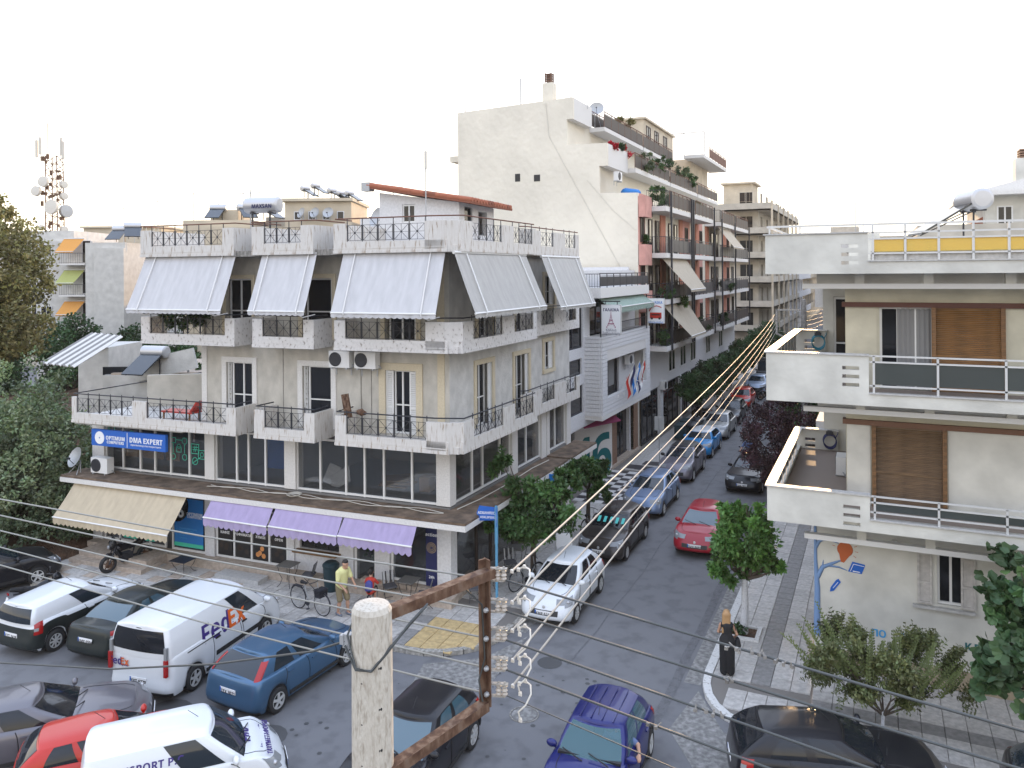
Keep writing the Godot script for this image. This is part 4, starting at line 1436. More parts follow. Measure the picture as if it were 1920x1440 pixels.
		if fr:
			text("lettering", "Κάλλια", .13, V(.5, .22, .01), Vector3.RIGHT, Vector3.UP, "navy", s, false)
			text("lettering", "Ταβουλάρη", .13, V(.5, .06, .01), Vector3.RIGHT, Vector3.UP, "navy", s, false)
			g = G.new()
			for k in 10:
				var t := k / 9.0
				var w := .012 + .2 * pow(1 - t, 2.4)
				var y := .36 + .78 * t
				g.box(V(.5 - w, y, .012), V(.03 * (1.2 - t), .085, .008))
				g.box(V(.5 + w, y, .012), V(.03 * (1.2 - t), .085, .008))
				if k in [2, 4]: g.box(V(.5, y, .012), V(w * 2 + .06, .035, .008))
				if k in [1, 3, 5, 6]: g.bar(V(.5 - w, y, .013), V(.5 + w, y + .08, .013), .012)
			put("tower_print", g, "mag", s)
		else:
			text("lettering", "Μπάμπαλη", .13, V(.5, .07, .01), Vector3.RIGHT, Vector3.UP, blue, s, false)
			g = G.new()
			g.box(V(.5, .46, .012), V(.68, .34, .008))
			g.tube([V(.12, .7, .014), V(.2, .86, .014), V(.36, .98, .014), V(.56, 1.02, .014), V(.72, .98, .014), V(.84, .92, .014)], .028, 5)
			put("bus_print", g, "red_plastic", s)
			g = G.new()
			for x in [.27, .72]: g.lathe([Vector2(0, .022), Vector2(.07, .022), Vector2(.07, 0)], V(x, .29, 0), Vector3.BACK, 14, false)
			g.box(V(.5, .5, .017), V(.5, .07, .008))
			put("wheel_print", g, "black", s)
	var cols := [["navy", "white", "red_plastic"], ["blue_sign2", "white", "blue_sign2"], ["red_plastic", "white", "navy"]]
	for i in 3:
		var z := -39.5 - i * 1.0
		var s := thing("flag", ["french tricolour hanging from a slanted pole on the plank-clad bay", "blue and white striped flag, middle one of three on the bay", "red white and blue cross flag, farthest of three on the bay"][i], "flag", V(-12.3, 4.4, z), 0, "flags on the bay")
		g = G.new()
		var top := V(.75, 1.75, -.55)
		g.tube([V(0, 0, 0), top], .016, 6)
		g.box(V(.02, .02, 0), V(.08, .12, .06))
		put("pole", g, "alu_white", s)
		for k in 3:
			g = G.new()
			var P := []
			for a in 9:
				var row := []
				for c in 5:
					var f := a / 8.0
					var wv := (k + c / 4.0) / 3.0
					var base := top.lerp(V(0, 0, 0), .03 + .42 * wv)
					row.append(base + V(.07 * sin(f * 5.0 + wv * 4.0) - .02 * f, -1.0 * f - .12 * wv * f, .10 * sin(wv * 7.0 + i) * f))
				P.append(row)
			g.grid(P)
			put("flag_stripe", g, cols[i][k], s)
		if i == 1 or i == 2:
			g = G.new()
			g.bar(top.lerp(Vector3.ZERO, .1) + V(.03, -.2, .02), top.lerp(Vector3.ZERO, .42) + V(.03, -.9, .03), .03)
			g.bar(top.lerp(Vector3.ZERO, .42) + V(.03, -.2, .02), top.lerp(Vector3.ZERO, .1) + V(.03, -.9, .03), .03)
			put("cross_stripe", g, "white", s)
	ac_unit("air conditioner hidden in the bay opening behind the flags", V(-12.9, 5.6, -43.6), PI / 2)
	awning("striped_awning", "faded green striped awning folded under the white roof terrace slab", "awning", V(-12.5, 9.6, -37.0), V(-12.5, 9.6, -45.2), V(-11.8, 9.15, -37.0), V(-11.8, 9.15, -45.2), "awn_stripe", .3, false)
	ac_unit("white meter cabinet sized air conditioner on the wall beside the plank-clad bay", V(-13.0, 3.0, -52.0), PI / 2)
func build_tall_block() -> void:
	var b := thing("tall_apartment_block", "tall cream apartment block with a blank stepped side wall and pink street front", "building", V(-13, 0, -46))
	var o := V(13, 0, 46)
	var g := G.new()
	var out := [[-25.25, 0], [-13.4, 0], [-13.4, 5.9], [-13.0, 5.9], [-13.0, 15.65], [-15.4, 15.75], [-15.4, 17.4], [-14.9, 17.4], [-14.9, 18.78], [-17.5, 18.85], [-17.5, 20.45], [-17.1, 20.45], [-17.1, 21.8], [-25.25, 21.55]]
	var pts := PackedVector2Array()
	for q in out: pts.append(Vector2(q[0] + 13, q[1]))
	g.poly(pts, V(0, 0, -.25), Vector3.RIGHT, Vector3.UP, .25)
	put("side_wall", g, "cream", b)
	g = G.new()
	for q in [[-20.9, 17.0, .35, .5], [-19.55, 16.9, .42, .42]]: g.box(V(q[0] + 13, q[1], .006), V(q[2], q[3], .02))
	put("vent_window", g, "black", b)
	g = G.new()
	g.tube([V(-18.9 + 13, 21.6, .02), V(-18.7 + 13, 19.5, .03), V(-14.0 + 13, 11.0, .03), V(-13.1 + 13, 9.6, .03)], .014, 4)
	g.tube([V(-16.2 + 13, 16.6, .02), V(-14.5 + 13, 14.6, .03), V(-13.1 + 13, 13.4, .03)], .01, 4)
	put("cable", g, "pvc", b)
	# body behind
	g = G.new()
	g.bx(-25.2, -13.0, 5.9, 15.0, -46.3, -82)
	g.bx(-25.2, -15.6, 15.0, 17.6, -46.3, -82)
	g.bx(-25.2, -17.6, 17.6, 20.6, -46.3, -82)
	g.bx(-25.2, -19.2, 20.6, 21.0, -46.3, -82)
	g.bx(-25.2, -13.45, 0, 5.9, -46.3, -82)
	for i in g.v.size(): g.v[i] += o
	put("wall", g, "cream", b)
	g = G.new()
	g.bx(-17.5, -17.1, 20.45, 21.8, -46.25, -49.6)
	g.bx(-15.4, -14.9, 17.4, 18.78, -46.25, -50.4)
	for i in g.v.size(): g.v[i] += o
	put("terrace_parapet", g, "trim_white", b)
	g = G.new()
	for y in [14.2, 11.3, 8.5]:
		g.bx(-13.0, -12.55, y, y + 1.25, -46.0, -47.5)
	g.bx(-13.4, -13.0, 14.4, 15.65, -46.25, -49.5)
	for q in [[-46.0, -47.5], [-57.5, -60.2], [-63.5, -65.0], [-75.5, -78.0]]: g.bx(-13.0, -12.97, 5.9, 15.0, q[0], q[1])
	for i in g.v.size(): g.v[i] += o
	put("pink_wall", g, "pink", b)
	g = G.new()
	for q in [[-51.2, -52.4], [-56.6, -57.5], [-62.2, -63.4], [-66.2, -67.4], [-74.0, -75.4]]: g.bx(-13.0, -12.9, 5.9, 15.0, q[0], q[1])
	for i in g.v.size(): g.v[i] += o
	put("salmon_wall", g, "salmon", b)
	# windows on each floor
	for fy in [6.15, 9.05, 11.95]:
		for q in [[-46.75, .8, 1.5, .75], [-48.6, .8, 2.2, .05], [-50.3, .9, 2.2, .05], [-53.8, .8, 2.2, .05], [-55.4, .8, 2.2, .05], [-58.9, .9, 1.7, .5], [-61.2, .8, 2.2, .05], [-64.2, .9, 1.6, .6], [-69, .9, 2.2, .05], [-71.2, .9, 2.2, .05], [-76.8, 1.0, 1.7, .5], [-79.5, .9, 2.2, .05]]:
			window(b, Transform3D(EB, V(-12.93, fy + q[3], q[0]) + o), q[1], q[2], 2 if q[2] < 2 else 1, 1, "iron_brown", "glass_dark", .07)
	# balconies
	for k in 4:
		var y: float = [6.0, 8.88, 11.75, 14.62][k]
		for bay in [[-47.6, -55.0], [-55.3, -63.0], [-66.0, -73.0], [-73.3, -81.5]]:
			g = G.new()
			g.bx(-12.98, -11.7, y, y + .3, bay[0], bay[1])
			for i in g.v.size(): g.v[i] += o
			put("balcony_slab", g, "trim_white", b)
			var m := "iron_brown" if k == 3 or k == 0 else "iron"
			panels(b, V(-11.75, y + .3, bay[0] - 1.2) + o, V(-11.75, y + .3, bay[1] + .05) + o, .95, m, "rail_rust" if k == 3 else "iron", 5)
			bars(b, V(-12.9, y + .3, bay[0]) + o, V(-11.75, y + .3, bay[0]) + o, 1.0, "iron", .13)
			bars(b, V(-11.75, y + .3, bay[0]) + o, V(-11.75, y + .3, bay[0] - 1.2) + o, 1.0, "iron", .13)
	for lv in [[17.45, -14.4], [20.35, -16.5]]:
		for bay in [[-50.5, -60.0], [-60.3, -70.0], [-70.5, -80.0]]:
			if lv[0] > 20 and bay[0] < -70: continue
			g = G.new()
			g.bx(lv[1] - 3.0, lv[1], lv[0], lv[0] + .28, bay[0], bay[1])
			for i in g.v.size(): g.v[i] += o
			put("balcony_slab", g, "trim_white", b)
			panels(b, V(lv[1] - .05, lv[0] + .28, bay[0]) + o, V(lv[1] - .05, lv[0] + .28, bay[1]) + o, .95, "iron_brown", "rail_rust", 6)
	panels(b, V(-17.3, 20.6, -49.7) + o, V(-17.3, 20.6, -66) + o, 1.0, "iron_brown", "rail_rust", 8)
	# far penthouse, glazed hut, roof slabs
	g = G.new()
	g.bx(-20, -17.0, 20.6, 23.2, -62, -72)
	g.bx(-22, -15.8, 18.0, 21.4, -74.0, -82)
	g.bx(-20.2, -16.8, 23.2, 23.35, -61.8, -72.2)
	for i in g.v.size(): g.v[i] += o
	put("penthouse", g, "cream3", b)
	g = G.new()
	g.bx(-16.0, -14.2, 21.2, 21.5, -72, -84)
	for i in g.v.size(): g.v[i] += o
	put("balcony_slab", g, "trim_white", b)
	panels(b, V(-14.25, 21.5, -75.0) + o, V(-14.25, 21.5, -84) + o, .95, "rail_rust", "rail_rust", 6)
	for z in [-63.4, -66.0, -69.0]: window(b, Transform3D(EB, V(-16.98, 20.9, z) + o), 1.3, 1.9, 2, 1, "iron_brown", "glass_dark", .08)
	g = G.new()
	for q in [[-18.1, -73.0], [-16.2, -73.0], [-14.3, -73.0]]: g.box(V(q[0], 22.5, q[1]) + o, V(.1, 2.4, .1))
	g.bar(V(-18.1, 23.7, -73) + o, V(-14.3, 23.7, -73) + o, .1)
	put("screen_frame", g, "trim_white", b)
	# scaffold-like posts of the awning frames
	g = G.new()
	for z in [-48.7, -54.7, -55.3, -63.0, -66.4, -73.0, -81.5]:
		var y1: float = 15.9 if z > -64 else 15.2
		g = G.new()
		g.box(V(-11.62, (y1 + 6.0) / 2, z) + o, V(.11, y1 - 6.0, .11))
		put("frame_post", g, "iron", b)
	# chimney
	g = G.new()
	g.box(V(-18.9, 22.1, -46.6) + o, V(.7, 1.7, .6))
	put("chimney", g, "cream", b)
	g = G.new()
	for k in 4: g.box(V(-18.9, 23.1 + k * .14, -46.6) + o, V(.46, .05, .46))
	for q in [[-.2, -.2], [.2, -.2], [-.2, .2], [.2, .2]]: g.box(V(-18.9 + q[0], 23.3, -46.6 + q[1]) + o, V(.06, .6, .06))
	put("chimney_cap", g, "lintel2", b)
	# rear balconies at the left edge
	g = G.new()
	g.bx(-26.2, -25.2, 18.4, 18.8, -46.6, -49)
	g.bx(-26.1, -25.2, 14.7, 15.0, -46.6, -49)
	for i in g.v.size(): g.v[i] += o
	put("balcony_slab", g, "cream", b)
	# ground floor shop fronts
	g = G.new()
	g.bx(-13.45, -13.2, 3.3, 5.9, -47.4, -82)
	g.bx(-13.45, -13.15, .1, 3.3, -51.6, -52.4)
	for z in [-57.4, -60.5, -66, -72, -78]: g.bx(-13.45, -13.15, .1, 3.3, z, z - .6)
	for i in g.v.size(): g.v[i] += o
	put("shop_wall", g, "clad", b)
	for q in [[-49.4, 3.8], [-54.9, 4.6], [-59.2, 2.2], [-63.2, 4.6], [-69, 4.8], [-75, 4.8]]:
		window(b, Transform3D(EB, V(-13.3, .15, q[0]) + o), q[1], 3.1, 3, 2, "iron", "glass_dark", .09, .8)
	for z in [-55, -58.5, -62, -68, -74]: window(b, Transform3D(EB, V(-13.18, 3.9, z) + o), 1.9, 1.5, 2, 1, "alu_white", "glass_dark", .07)
	# awnings between the posts
	var specs := [[8.85, -48.4, -54.0, "long tan awning of the upper middle balcony on the pink street front", 2.3], [6.0 + 2.85, 0, 0, "", 0]]
	awning("balcony_awning", "upper of two tan awnings leaning out between dark posts on the pink front", "awning", V(-12.0, 11.7, -47.9), V(-12.0, 11.7, -54.6), V(-10.7, 9.75, -50.0), V(-10.7, 9.75, -54.6), "awn_tan", .15, false, 0, "tan balcony awnings")
	awning("balcony_awning", "lower of two tan awnings leaning out between dark posts on the pink front", "awning", V(-12.0, 8.85, -47.9), V(-12.0, 8.85, -54.6), V(-10.7, 6.8, -50.0), V(-10.7, 6.8, -54.6), "awn_tan", .15, false, 0, "tan balcony awnings")
	awning("balcony_awning", "small pale awning high on the far half of the pink front", "awning", V(-12.0, 14.5, -67), V(-12.0, 14.5, -72.6), V(-10.8, 12.9, -67), V(-10.8, 12.9, -72.6), "awn_tan", .12, false, 0, "tan balcony awnings")
	ac_unit("air conditioner in the recessed side terrace of the tall block", V(-14.6, 16.5, -47.2), PI / 2)
	dish("grey satellite dish on the top terrace railing of the tall block", V(-17.4, 20.7, -51.5), V(.3, .5, 1), .5, 1.3)
	mast("aerial_mast", "thin mast right of the tall block's chimney", V(-17.6, 21.5, -47), 3.6, 0)
	mast("aerial_mast", "tallest thin whip mast right of the tall block's chimney", V(-17.0, 21.5, -48.5), 5.2, 0)
	mast("aerial_mast", "short pinkish pole on the tall block's left roof corner", V(-25.0, 21.5, -46.6), 1.3, 0, "", .05)
	mast("aerial_mast", "short pole left of the chimney on the tall block's roof", V(-20.9, 21.5, -46.6), 2.0, 0, "", .05)
	mast("aerial_mast", "dark pole beside the satellite dish on the top terrace", V(-17.2, 20.6, -50.5), 3.0, 0)
	mast("aerial_mast", "thin mast at the far end of the tall block's roof", V(-15.0, 21.2, -84), 4.2, 0)
func build_far_blocks() -> void:
	# next block down the street, with open balconies towards us
	var b := thing("cream_apartment_block", "cream apartment block farther down the left side with curved balconies", "building", V(-12, 0, -100))
	var g := G.new()
	g.bx(-10, -1.2, 0, 19.2, 0, -35)
	put("wall", g, "cream2", b)
	for k in 6:
		var y := 3.4 + k * 2.95
		g = G.new()
		g.bx(-5.0, .6, y, y + .9, 1.6, 1.5)
		g.bx(.5, .6, y, y + .9, 1.6, -34)
		g.bx(-5.0, .6, y, y + .18, 1.6, -34)
		put("balcony", g, "cream2", b)
		window(b, Transform3D(Basis(), V(-2.6, y + .2, .02)), 1.6, 2.2, 2, 1, "cream2", "glass_dark")
		for z in 6: window(b, Transform3D(EB, V(-1.17, y + .2, -3.0 - z * 5.4)), 1.5, 2.2, 2, 1, "cream2", "glass_dark")
	g = G.new()
	for z in [1.55, -5, -11, -17, -23, -29]: g.box(V(.62, 9.5, z), V(.22, 19.5, .22))
	put("frame_post", g, "cream3", b)
	g = G.new()
	g.bx(-6, -2.4, 19.2, 22.0, -4, -9)
	g.bx(-6.3, -2.0, 22.0, 22.2, -3.6, -9.4)
	put("penthouse", g, "cream3", b)
	bars(b, V(-5, 19.2, 1.5), V(.5, 19.2, 1.5), 1.3, "cream3", .6)
	bars(b, V(.5, 19.2, 1.5), V(.5, 19.2, -30), 1.3, "cream3", 1.5)
	for q in [["grey_apartment_block", "grey-blue apartment block far down the left side of the street", -12.2, -140.0, -165.0, 14.0, "clad"], ["apartment_block", "far beige block closing the left side of the street", -12.4, -170.0, -220.0, 17.0, "cream3"]]:
		var f := thing(q[0], q[1], "building", V(q[2], 0, q[3]))
		g = G.new()
		g.bx(-12, -1.2, 0, q[5], 0, q[4] - q[3])
		put("wall", g, q[6], f)
		for k in int(q[5] / 3.0) - 1:
			g = G.new()
			g.bx(-5, .3, 3.3 + k * 3, 3.5 + k * 3, 1.2, q[4] - q[3])
			g.bx(.2, .3, 3.5 + k * 3, 4.3 + k * 3, 1.2, q[4] - q[3])
			put("balcony", g, q[6], f)
			for z in 5: window(f, Transform3D(EB, V(-1.17, 3.5 + k * 3, -3 - z * 4.6)), 1.6, 2.2, 2, 1, "clad", "glass_dark")
	# blocks seen over the right roof and closing the street
	for q in [["distant_block", "small pale block with a rooftop box seen between street front and right roof", -8.0, -230.0, 14.0, 12.0, 18.0, 22.5], ["distant_block", "long low pale block behind the right roof rail", 2.0, -175.0, 16.0, 12.0, 17.0, 0.0]]:
		var f := thing(q[0], q[1], "building", V(q[2], 0, q[3]))
		g = G.new()
		g.bx(-q[4] / 2, q[4] / 2, 0, q[6], 0, -q[5])
		if q[7] > 0: g.bx(-q[4] / 4, q[4] / 4, q[6], q[7], -1, -q[5] + 1)
		put("wall", g, "cream2", f)
		for k in 4:
			for x in 4: window(f, Transform3D(Basis(), V(-q[4] / 2 + q[4] * (x + .5) / 4, 3.4 + k * 3.2, .03)), 1.5, 1.6, 2, 1, "clad", "glass_dark")
	# houses behind the right building
	var rows := [[3.2, -36.0, -52.0, 10.0, 9.0], [3.4, -54.0, -75.0, 13.0, 10.0], [3.0, -78.0, -110.0, 12.0, 9.0], [3.0, -114.0, -160.0, 14.0, 9.0]]
	for q in rows:
		var i: int = rows.find(q)
		var f := thing("street_house", ["plain cream house hidden behind the right building", "second house along the right pavement", "third house along the right pavement behind the trees", "far house at the end of the right pavement"][i], "building", V(q[0] - 4.8, 0, q[1]))
		g = G.new()
		g.bx(0, q[4], 0, q[3], 0, q[2] - q[1])
		put("wall", g, "cream2", f)
		for k in int(q[3] / 3.1):
			g = G.new()
			g.bx(-.9, 0, 3.3 + k * 3.0, 4.3 + k * 3.0, -1, q[2] - q[1] + 1)
			put("balcony", g, "trim_white", f)
			for z in 4: window(f, Transform3D(Basis(V(0, 0, 1), Vector3.UP, V(-1, 0, 0)), V(-.03, .6 + k * 3.0, -2.5 - z * 3.8)), 1.4, 2.0, 2, 1, "clad", "glass_dark")
func build_right_building() -> void:
	var b := thing("right_building", "pale three-storey building on the right with deep balconies, wooden shutters and a painted mural", "building", V(-1.65, 0, -23.13))
	var o := V(1.65, 0, 23.13)
	var sh := func(g: G): 
		for i in g.v.size(): g.v[i] += o
	var g := G.new()
	g.wall(V(-1.65, 0, -23.13), Vector3.RIGHT, 14.0, .6, 4.6, .3, [[3.0, 3.62, 2.26, 3.56]])
	g.wall(V(-1.65, 0, -32), V(0, 0, 1), 8.6, .1, 4.6, .3, [])
	sh.call(g)
	put("ground_wall", g, "right_wall", b)
	g = G.new()
	g.bx(-1.7, 12.4, .1, .62, -23.4, -23.08)
	sh.call(g)
	put("base_course", g, "stone_base", b)
	g = G.new()
	g.wall(V(-.8, 0, -23.13), Vector3.RIGHT, 13.2, 7.74, 10.84, .3, [[.84, 2.12, 7.76, 9.95], [2.14, 3.66, 7.76, 9.95]])
	g.wall(V(-.8, 0, -23.13), Vector3.RIGHT, 13.2, 4.6, 7.56, .3, [[.64, 2.38, 4.64, 6.84]])
	sh.call(g)
	put("front_wall", g, "right_yellow", b)
	g = G.new()
	g.bx(-.8, -.5, 4.6, 10.84, -23.43, -29.7)
	g.wall(V(-1.75, 0, -29.72), Vector3.RIGHT, 1.3, 4.6, 10.84, .25, [[.35, .93, 7.75, 10.0]])
	g.bx(-1.75, -1.5, 4.6, 10.84, -29.98, -36)
	sh.call(g)
	put("set_back_wall", g, "right_wall", b)
	# flush panels beside the shutters, proud of the wall
	g = G.new()
	g.bx(-.79, -.02, 7.76, 9.94, -23.1, -23.13)
	sh.call(g)
	put("wall_panel", g, "right_yellow", b)
	g = G.new()
	g.bx(2.9, 6.5, 7.76, 9.94, -23.1, -23.13)
	sh.call(g)
	put("wall_panel", g, "right_yellow", b)
	g = G.new()
	g.bx(-.78, -.2, 4.64, 6.78, -23.1, -23.13)
	sh.call(g)
	put("wall_panel", g, "right_wall", b)
	g = G.new()
	g.bx(1.62, 6.5, 4.64, 6.78, -23.1, -23.13)
	sh.call(g)
	put("wall_panel", g, "right_wall", b)
	for q in [[9.94, "lintel"], [6.79, "lintel2"]]:
		g = G.new()
		g.bx(-.88, 12.3, q[0], q[0] + .13, -23.0, -23.3)
		sh.call(g)
		put("lintel", g, q[1], b)
	# balcony slabs, parapets, rails
	for k in 3:
		var y: float = [4.43, 7.56, 10.84][k]
		var top: float = [5.32, 8.8, 11.85][k]
		g = G.new()
		g.bx(-2.52, 12.5, y + .003, y + .19, -21.52, -23.1)
		g.bx(-2.52, -.6, y + .003, y + .19, -23.1, -29.5)
		if k == 2:
			g.bx(-2.5, 12.5, y + .001, y + .2, -29.5, -40)
			g.bx(-.6, 12.5, y + .001, y + .2, -23.1, -29.5)
		sh.call(g)
		put("balcony_slab", g, "right_wall", b)
		g = G.new()
		g.bx(-2.5, 12.4, y + .19, y + .21, -21.6, -23.1)
		g.bx(-2.5, -.8, y + .19, y + .21, -23.1, -29.6)
		sh.call(g)
		put("balcony_floor", g, "floor_tile", b)
		g = G.new()
		var sl := []
		for j in 3: sl.append([1.83, 2.22, top - .36 - j * .21, top - .27 - j * .21])
		g.wall(V(-2.65, 0, -21.4), Vector3.RIGHT, 2.44, y, top, .14, sl)
		g.bx(-.21, 12.4, y, y + .3, -21.4, -21.54)
		g.bx(-2.65, -2.51, y, y + .3, -21.54, -29.6)
		g.bx(-2.65, -2.51, y + .3, top, -21.54, -22.3)
		g.wall(V(-2.65, 0, -29.6), Vector3.RIGHT, 1.0 if k > 0 else 1.36, y, top, .14, [[.28, .62, top - .42, top - .3], [.28, .62, top - .64, top - .52], [.28, .62, top - .86, top - .74]])
		sh.call(g)
		put("parapet", g, "right_wall", b)
		g = G.new()
		g.bx(-2.7, -.2, top, top + .035, -21.36, -21.6)
		g.bx(-2.71, -2.45, top, top + .035, -21.6, -29.5)
		g.bx(-2.7, -1.6 if k > 0 else -1.25, top, top + .035, -29.5, -29.78)
		g.bx(-.21, 12.4, y + .3, y + .33, -21.36, -21.6)
		sh.call(g)
		put("coping", g, "marble", b)
		# front railing: posts, rails, panes
		g = G.new()
		for y2 in [top + .0, top - .15, y + .5]: g.bar(V(-.2, y2, -21.44), V(12.4, y2, -21.44), .04)
		if k == 2: g.bar(V(-2.6, top + .22, -21.5), V(12.4, top + .18, -21.5), .05)
		var px := []
		var x := -.1
		while x < 12.4:
			px.append(x)
			g.box(V(x, (y + .3 + top) / 2 + (.1 if k == 2 else 0.0), -21.44), V(.05, top - y - .3 + (.2 if k == 2 else 0.0), .04))
			x += [1.4, 1.4, .72][k]
		if k == 2:
			for xx in [-2.55, -1.8]: g.box(V(xx, top + .12, -21.5), V(.04, .24, .04))
			g.bar(V(-2.6, top + .22, -21.5), V(-2.6, top + .22, -29.5), .05)
		sh.call(g)
		put("railing_frame", g, "alu", b)
		for i in px.size() - 1:
			g = G.new()
			g.bx(px[i] + .03, px[i + 1] - .03, y + .54, top - .17, -21.445, -21.455)
			sh.call(g)
			put("pane", g, "amber_glass" if k == 2 else "frosted", b)
		if k == 2:
			g = G.new()
			g.bx(-.15, 12.4, y + .34, y + .56, -21.5, -21.56)
			sh.call(g)
			put("railing_base", g, "marble", b)
		# street side railing
		g = G.new()
		var z := -22.4
		var zs := []
		while z > -29.5:
			zs.append(z)
			g.box(V(-2.58, (y + .3 + top) / 2, z), V(.05, top - y - .3, .06))
			z -= .9
		sh.call(g)
		put("railing_post", g, "alu_white", b)
		for i in zs.size() - 1:
			g = G.new()
			g.bx(-2.585, -2.575, y + .42, top - .02, zs[i] - .03, zs[i + 1] + .03)
			sh.call(g)
			put("pane", g, "frosted", b)
		# cassette of a folded awning under the slab, on stubs
		g = G.new()
		var yc: float = [3.86, 7.22, 10.45][k]
		g.bx(-1.8, 12.4, yc, yc + .13, -22.1, -22.3)
		sh.call(g)
		put("awning_cassette", g, "alu_white", b)
		g = G.new()
		for xx in [-.42, 1.15, 2.9, 4.6]: g.bx(xx - .11, xx + .11, yc + .1, y - .001, -22.3, -22.12)
		g.bx(-1.5, 12.4, y - .32, y - .001, -22.9, -23.12)
		sh.call(g)
		put("stub", g, "right_wall", b)
	# windows and shutters
	var w := window(b, Transform3D(Basis(), V(.68, 7.78, -23.24) + o), 1.28, 2.17, 3, 1, "alu_white", "glass_dark", .06)
	g = G.new()
	var P := []
	for yy in 2:
		var row := []
		for k in 30: row.append(V(.46 + k * .028, 9.9 - yy * 2.1, -23.20 + .025 * sin(k * 1.5)) + o)
		P.append(row)
	g.grid(P)
	put("curtain", g, "room_grey", b)
	shutter_leaf(b, Transform3D(Basis(), V(2.09, 7.78, -23.12) + o), 1.58, 2.17, "shutter_wood", 44, "wooden_shutter")
	shutter_leaf(b, Transform3D(Basis(), V(.71, 4.64, -23.1) + o), 1.76, 2.16, "shutter_brown", 48, "wooden_shutter")
	g = G.new()
	for q in [[1.31, 7.77, 9.94, -23.1], [2.85, 7.77, 9.94, -23.1], [-.12, 4.64, 6.79, -23.08], [1.54, 4.64, 6.79, -23.08]]:
		g = G.new()
		g.bx(q[0] - .05, q[0] + .05, q[1], q[2], q[3], q[3] + .08)
		sh.call(g)
		put("shutter_frame", g, "wood", b)
	var d := window(b, Transform3D(Basis(), V(-1.12, 7.76, -29.8) + o), .56, 2.22, 1, 2, "alu_white", "glass_dark", .07, .28)
	# ground window
	window(b, Transform3D(Basis(), V(1.66, 2.26, -23.25) + o), .62, 1.3, 2, 1, "alu_white", "glass_dark", .06)
	for s in [[1.06, 1], [2.05, -1]]: shutter_leaf(b, Transform3D(Basis(), V(s[0], 2.24, -23.09) + o), .34, 1.33, "tile0", 30)
	g = G.new()
	g.bx(.78, 2.2, 2.13, 2.2, -23.0, -23.2)
	sh.call(g)
	put("sill", g, "marble", b)
	# mural
	var mu := "mural_blue"
	g = G.new()
	var zf := -23.118
	g.tube([V(-1.58, .9, zf), V(-1.56, 2.2, zf), V(-1.6, 3.0, zf), V(-1.6, 3.9, zf)], [.1, .085, .05, .04], 6)
	g.tube([V(-1.56, 2.5, zf), V(-1.42, 2.8, zf), V(-1.2, 2.92, zf), V(-.86, 3.1, zf)], [.07, .06, .045, .01], 5)
	g.tube([V(-1.3, 2.86, zf), V(-1.0, 2.86, zf), V(-.8, 2.8, zf)], [.03, .025, .01], 5)
	g.tube([V(-1.42, 2.8, zf), V(-1.4, 3.0, zf)], [.03, .008], 5)
	g.tube([V(-1.6, 3.3, zf), V(-1.5, 3.5, zf), V(-1.3, 3.62, zf), V(-1.15, 3.66, zf)], [.05, .045, .03, .01], 5)
	g.tube([V(-1.42, 3.55, zf), V(-1.2, 3.56, zf), V(-1.0, 3.5, zf)], [.03, .022, .01], 5)
	g.tube([V(-1.55, 3.45, zf), V(-1.47, 3.66, zf)], [.03, .01], 5)
	for i in g.v.size(): g.v[i].z = zf + (g.v[i].z - zf) * .1
	sh.call(g)
	put("mural_tree", g, "mural_blue", b)
	g = G.new()
	g.ball(V(-.85, 3.36, zf), V(.2, .2, .012), 16, 10)
	g.poly(PackedVector2Array([Vector2(-1.0, 3.25), Vector2(-.96, 3.02), Vector2(-.88, 3.0), Vector2(-.74, 3.2)]), V(0, 0, zf - .002), Vector3.RIGHT, Vector3.UP, .01)
	for k in 8:
		var a := -.6 + k * .5
		g.bar(V(-.85 + cos(a) * .25, 3.36 + sin(a) * .25, zf), V(-.85 + cos(a) * .33, 3.36 + sin(a) * .33, zf), .01)
	sh.call(g)
	put("mural_bulb", g, "mural_orange", b)
	g = G.new()
	g.poly(PackedVector2Array([Vector2(-.78, 2.78), Vector2(-.44, 2.76), Vector2(-.36, 2.98), Vector2(-.36, 3.02), Vector2(-.67, 3.06)]), V(0, 0, zf - .003), Vector3.RIGHT, Vector3.UP, .01)
	g.poly(PackedVector2Array([Vector2(-1.24, 2.16), Vector2(-1.14, 2.2), Vector2(-.96, 2.46), Vector2(-1.02, 2.54), Vector2(-1.08, 2.5), Vector2(-1.22, 2.28)]), V(0, 0, zf - .003), Vector3.RIGHT, Vector3.UP, .01)
	sh.call(g)
	put("mural_book_and_pencil", g, "blue_sign", b)
	g = G.new()
	g.bar(V(-.72, 2.8, zf + .008), V(-.64, 3.0, zf + .008), .012)
	g.bar(V(-.64, 3.0, zf + .008), V(-.38, 2.97, zf + .008), .012)
	g.bar(V(-.66, 2.81, zf + .008), V(-.48, 2.8, zf + .008), .02)
	g.bar(V(-1.16, 2.27, zf + .008), V(-1.03, 2.45, zf + .008), .012)
	sh.call(g)
	put("mural_lines", g, "white", b)
	for q in [["Π", -.13], ["Ο", .05], ["Τ", .5], ["Υ", .72]]: text("mural_letter", q[0], .2, V(q[1], 1.24, zf) + o, Vector3.RIGHT, Vector3.UP, "sky_blue", b)
	for q in [["Κ", 2.03], ["Ε", 2.23], ["N", 2.43]]: text("mural_letter", q[0], .2, V(q[1], 1.28, zf) + o, Vector3.RIGHT, Vector3.UP, "teal", b)
	g = G.new()
	g.bx(.3, .42, 3.62, 3.8, -23.13, -22.95)
	sh.call(g)
	put("camera_box", g, "alu_white", b)
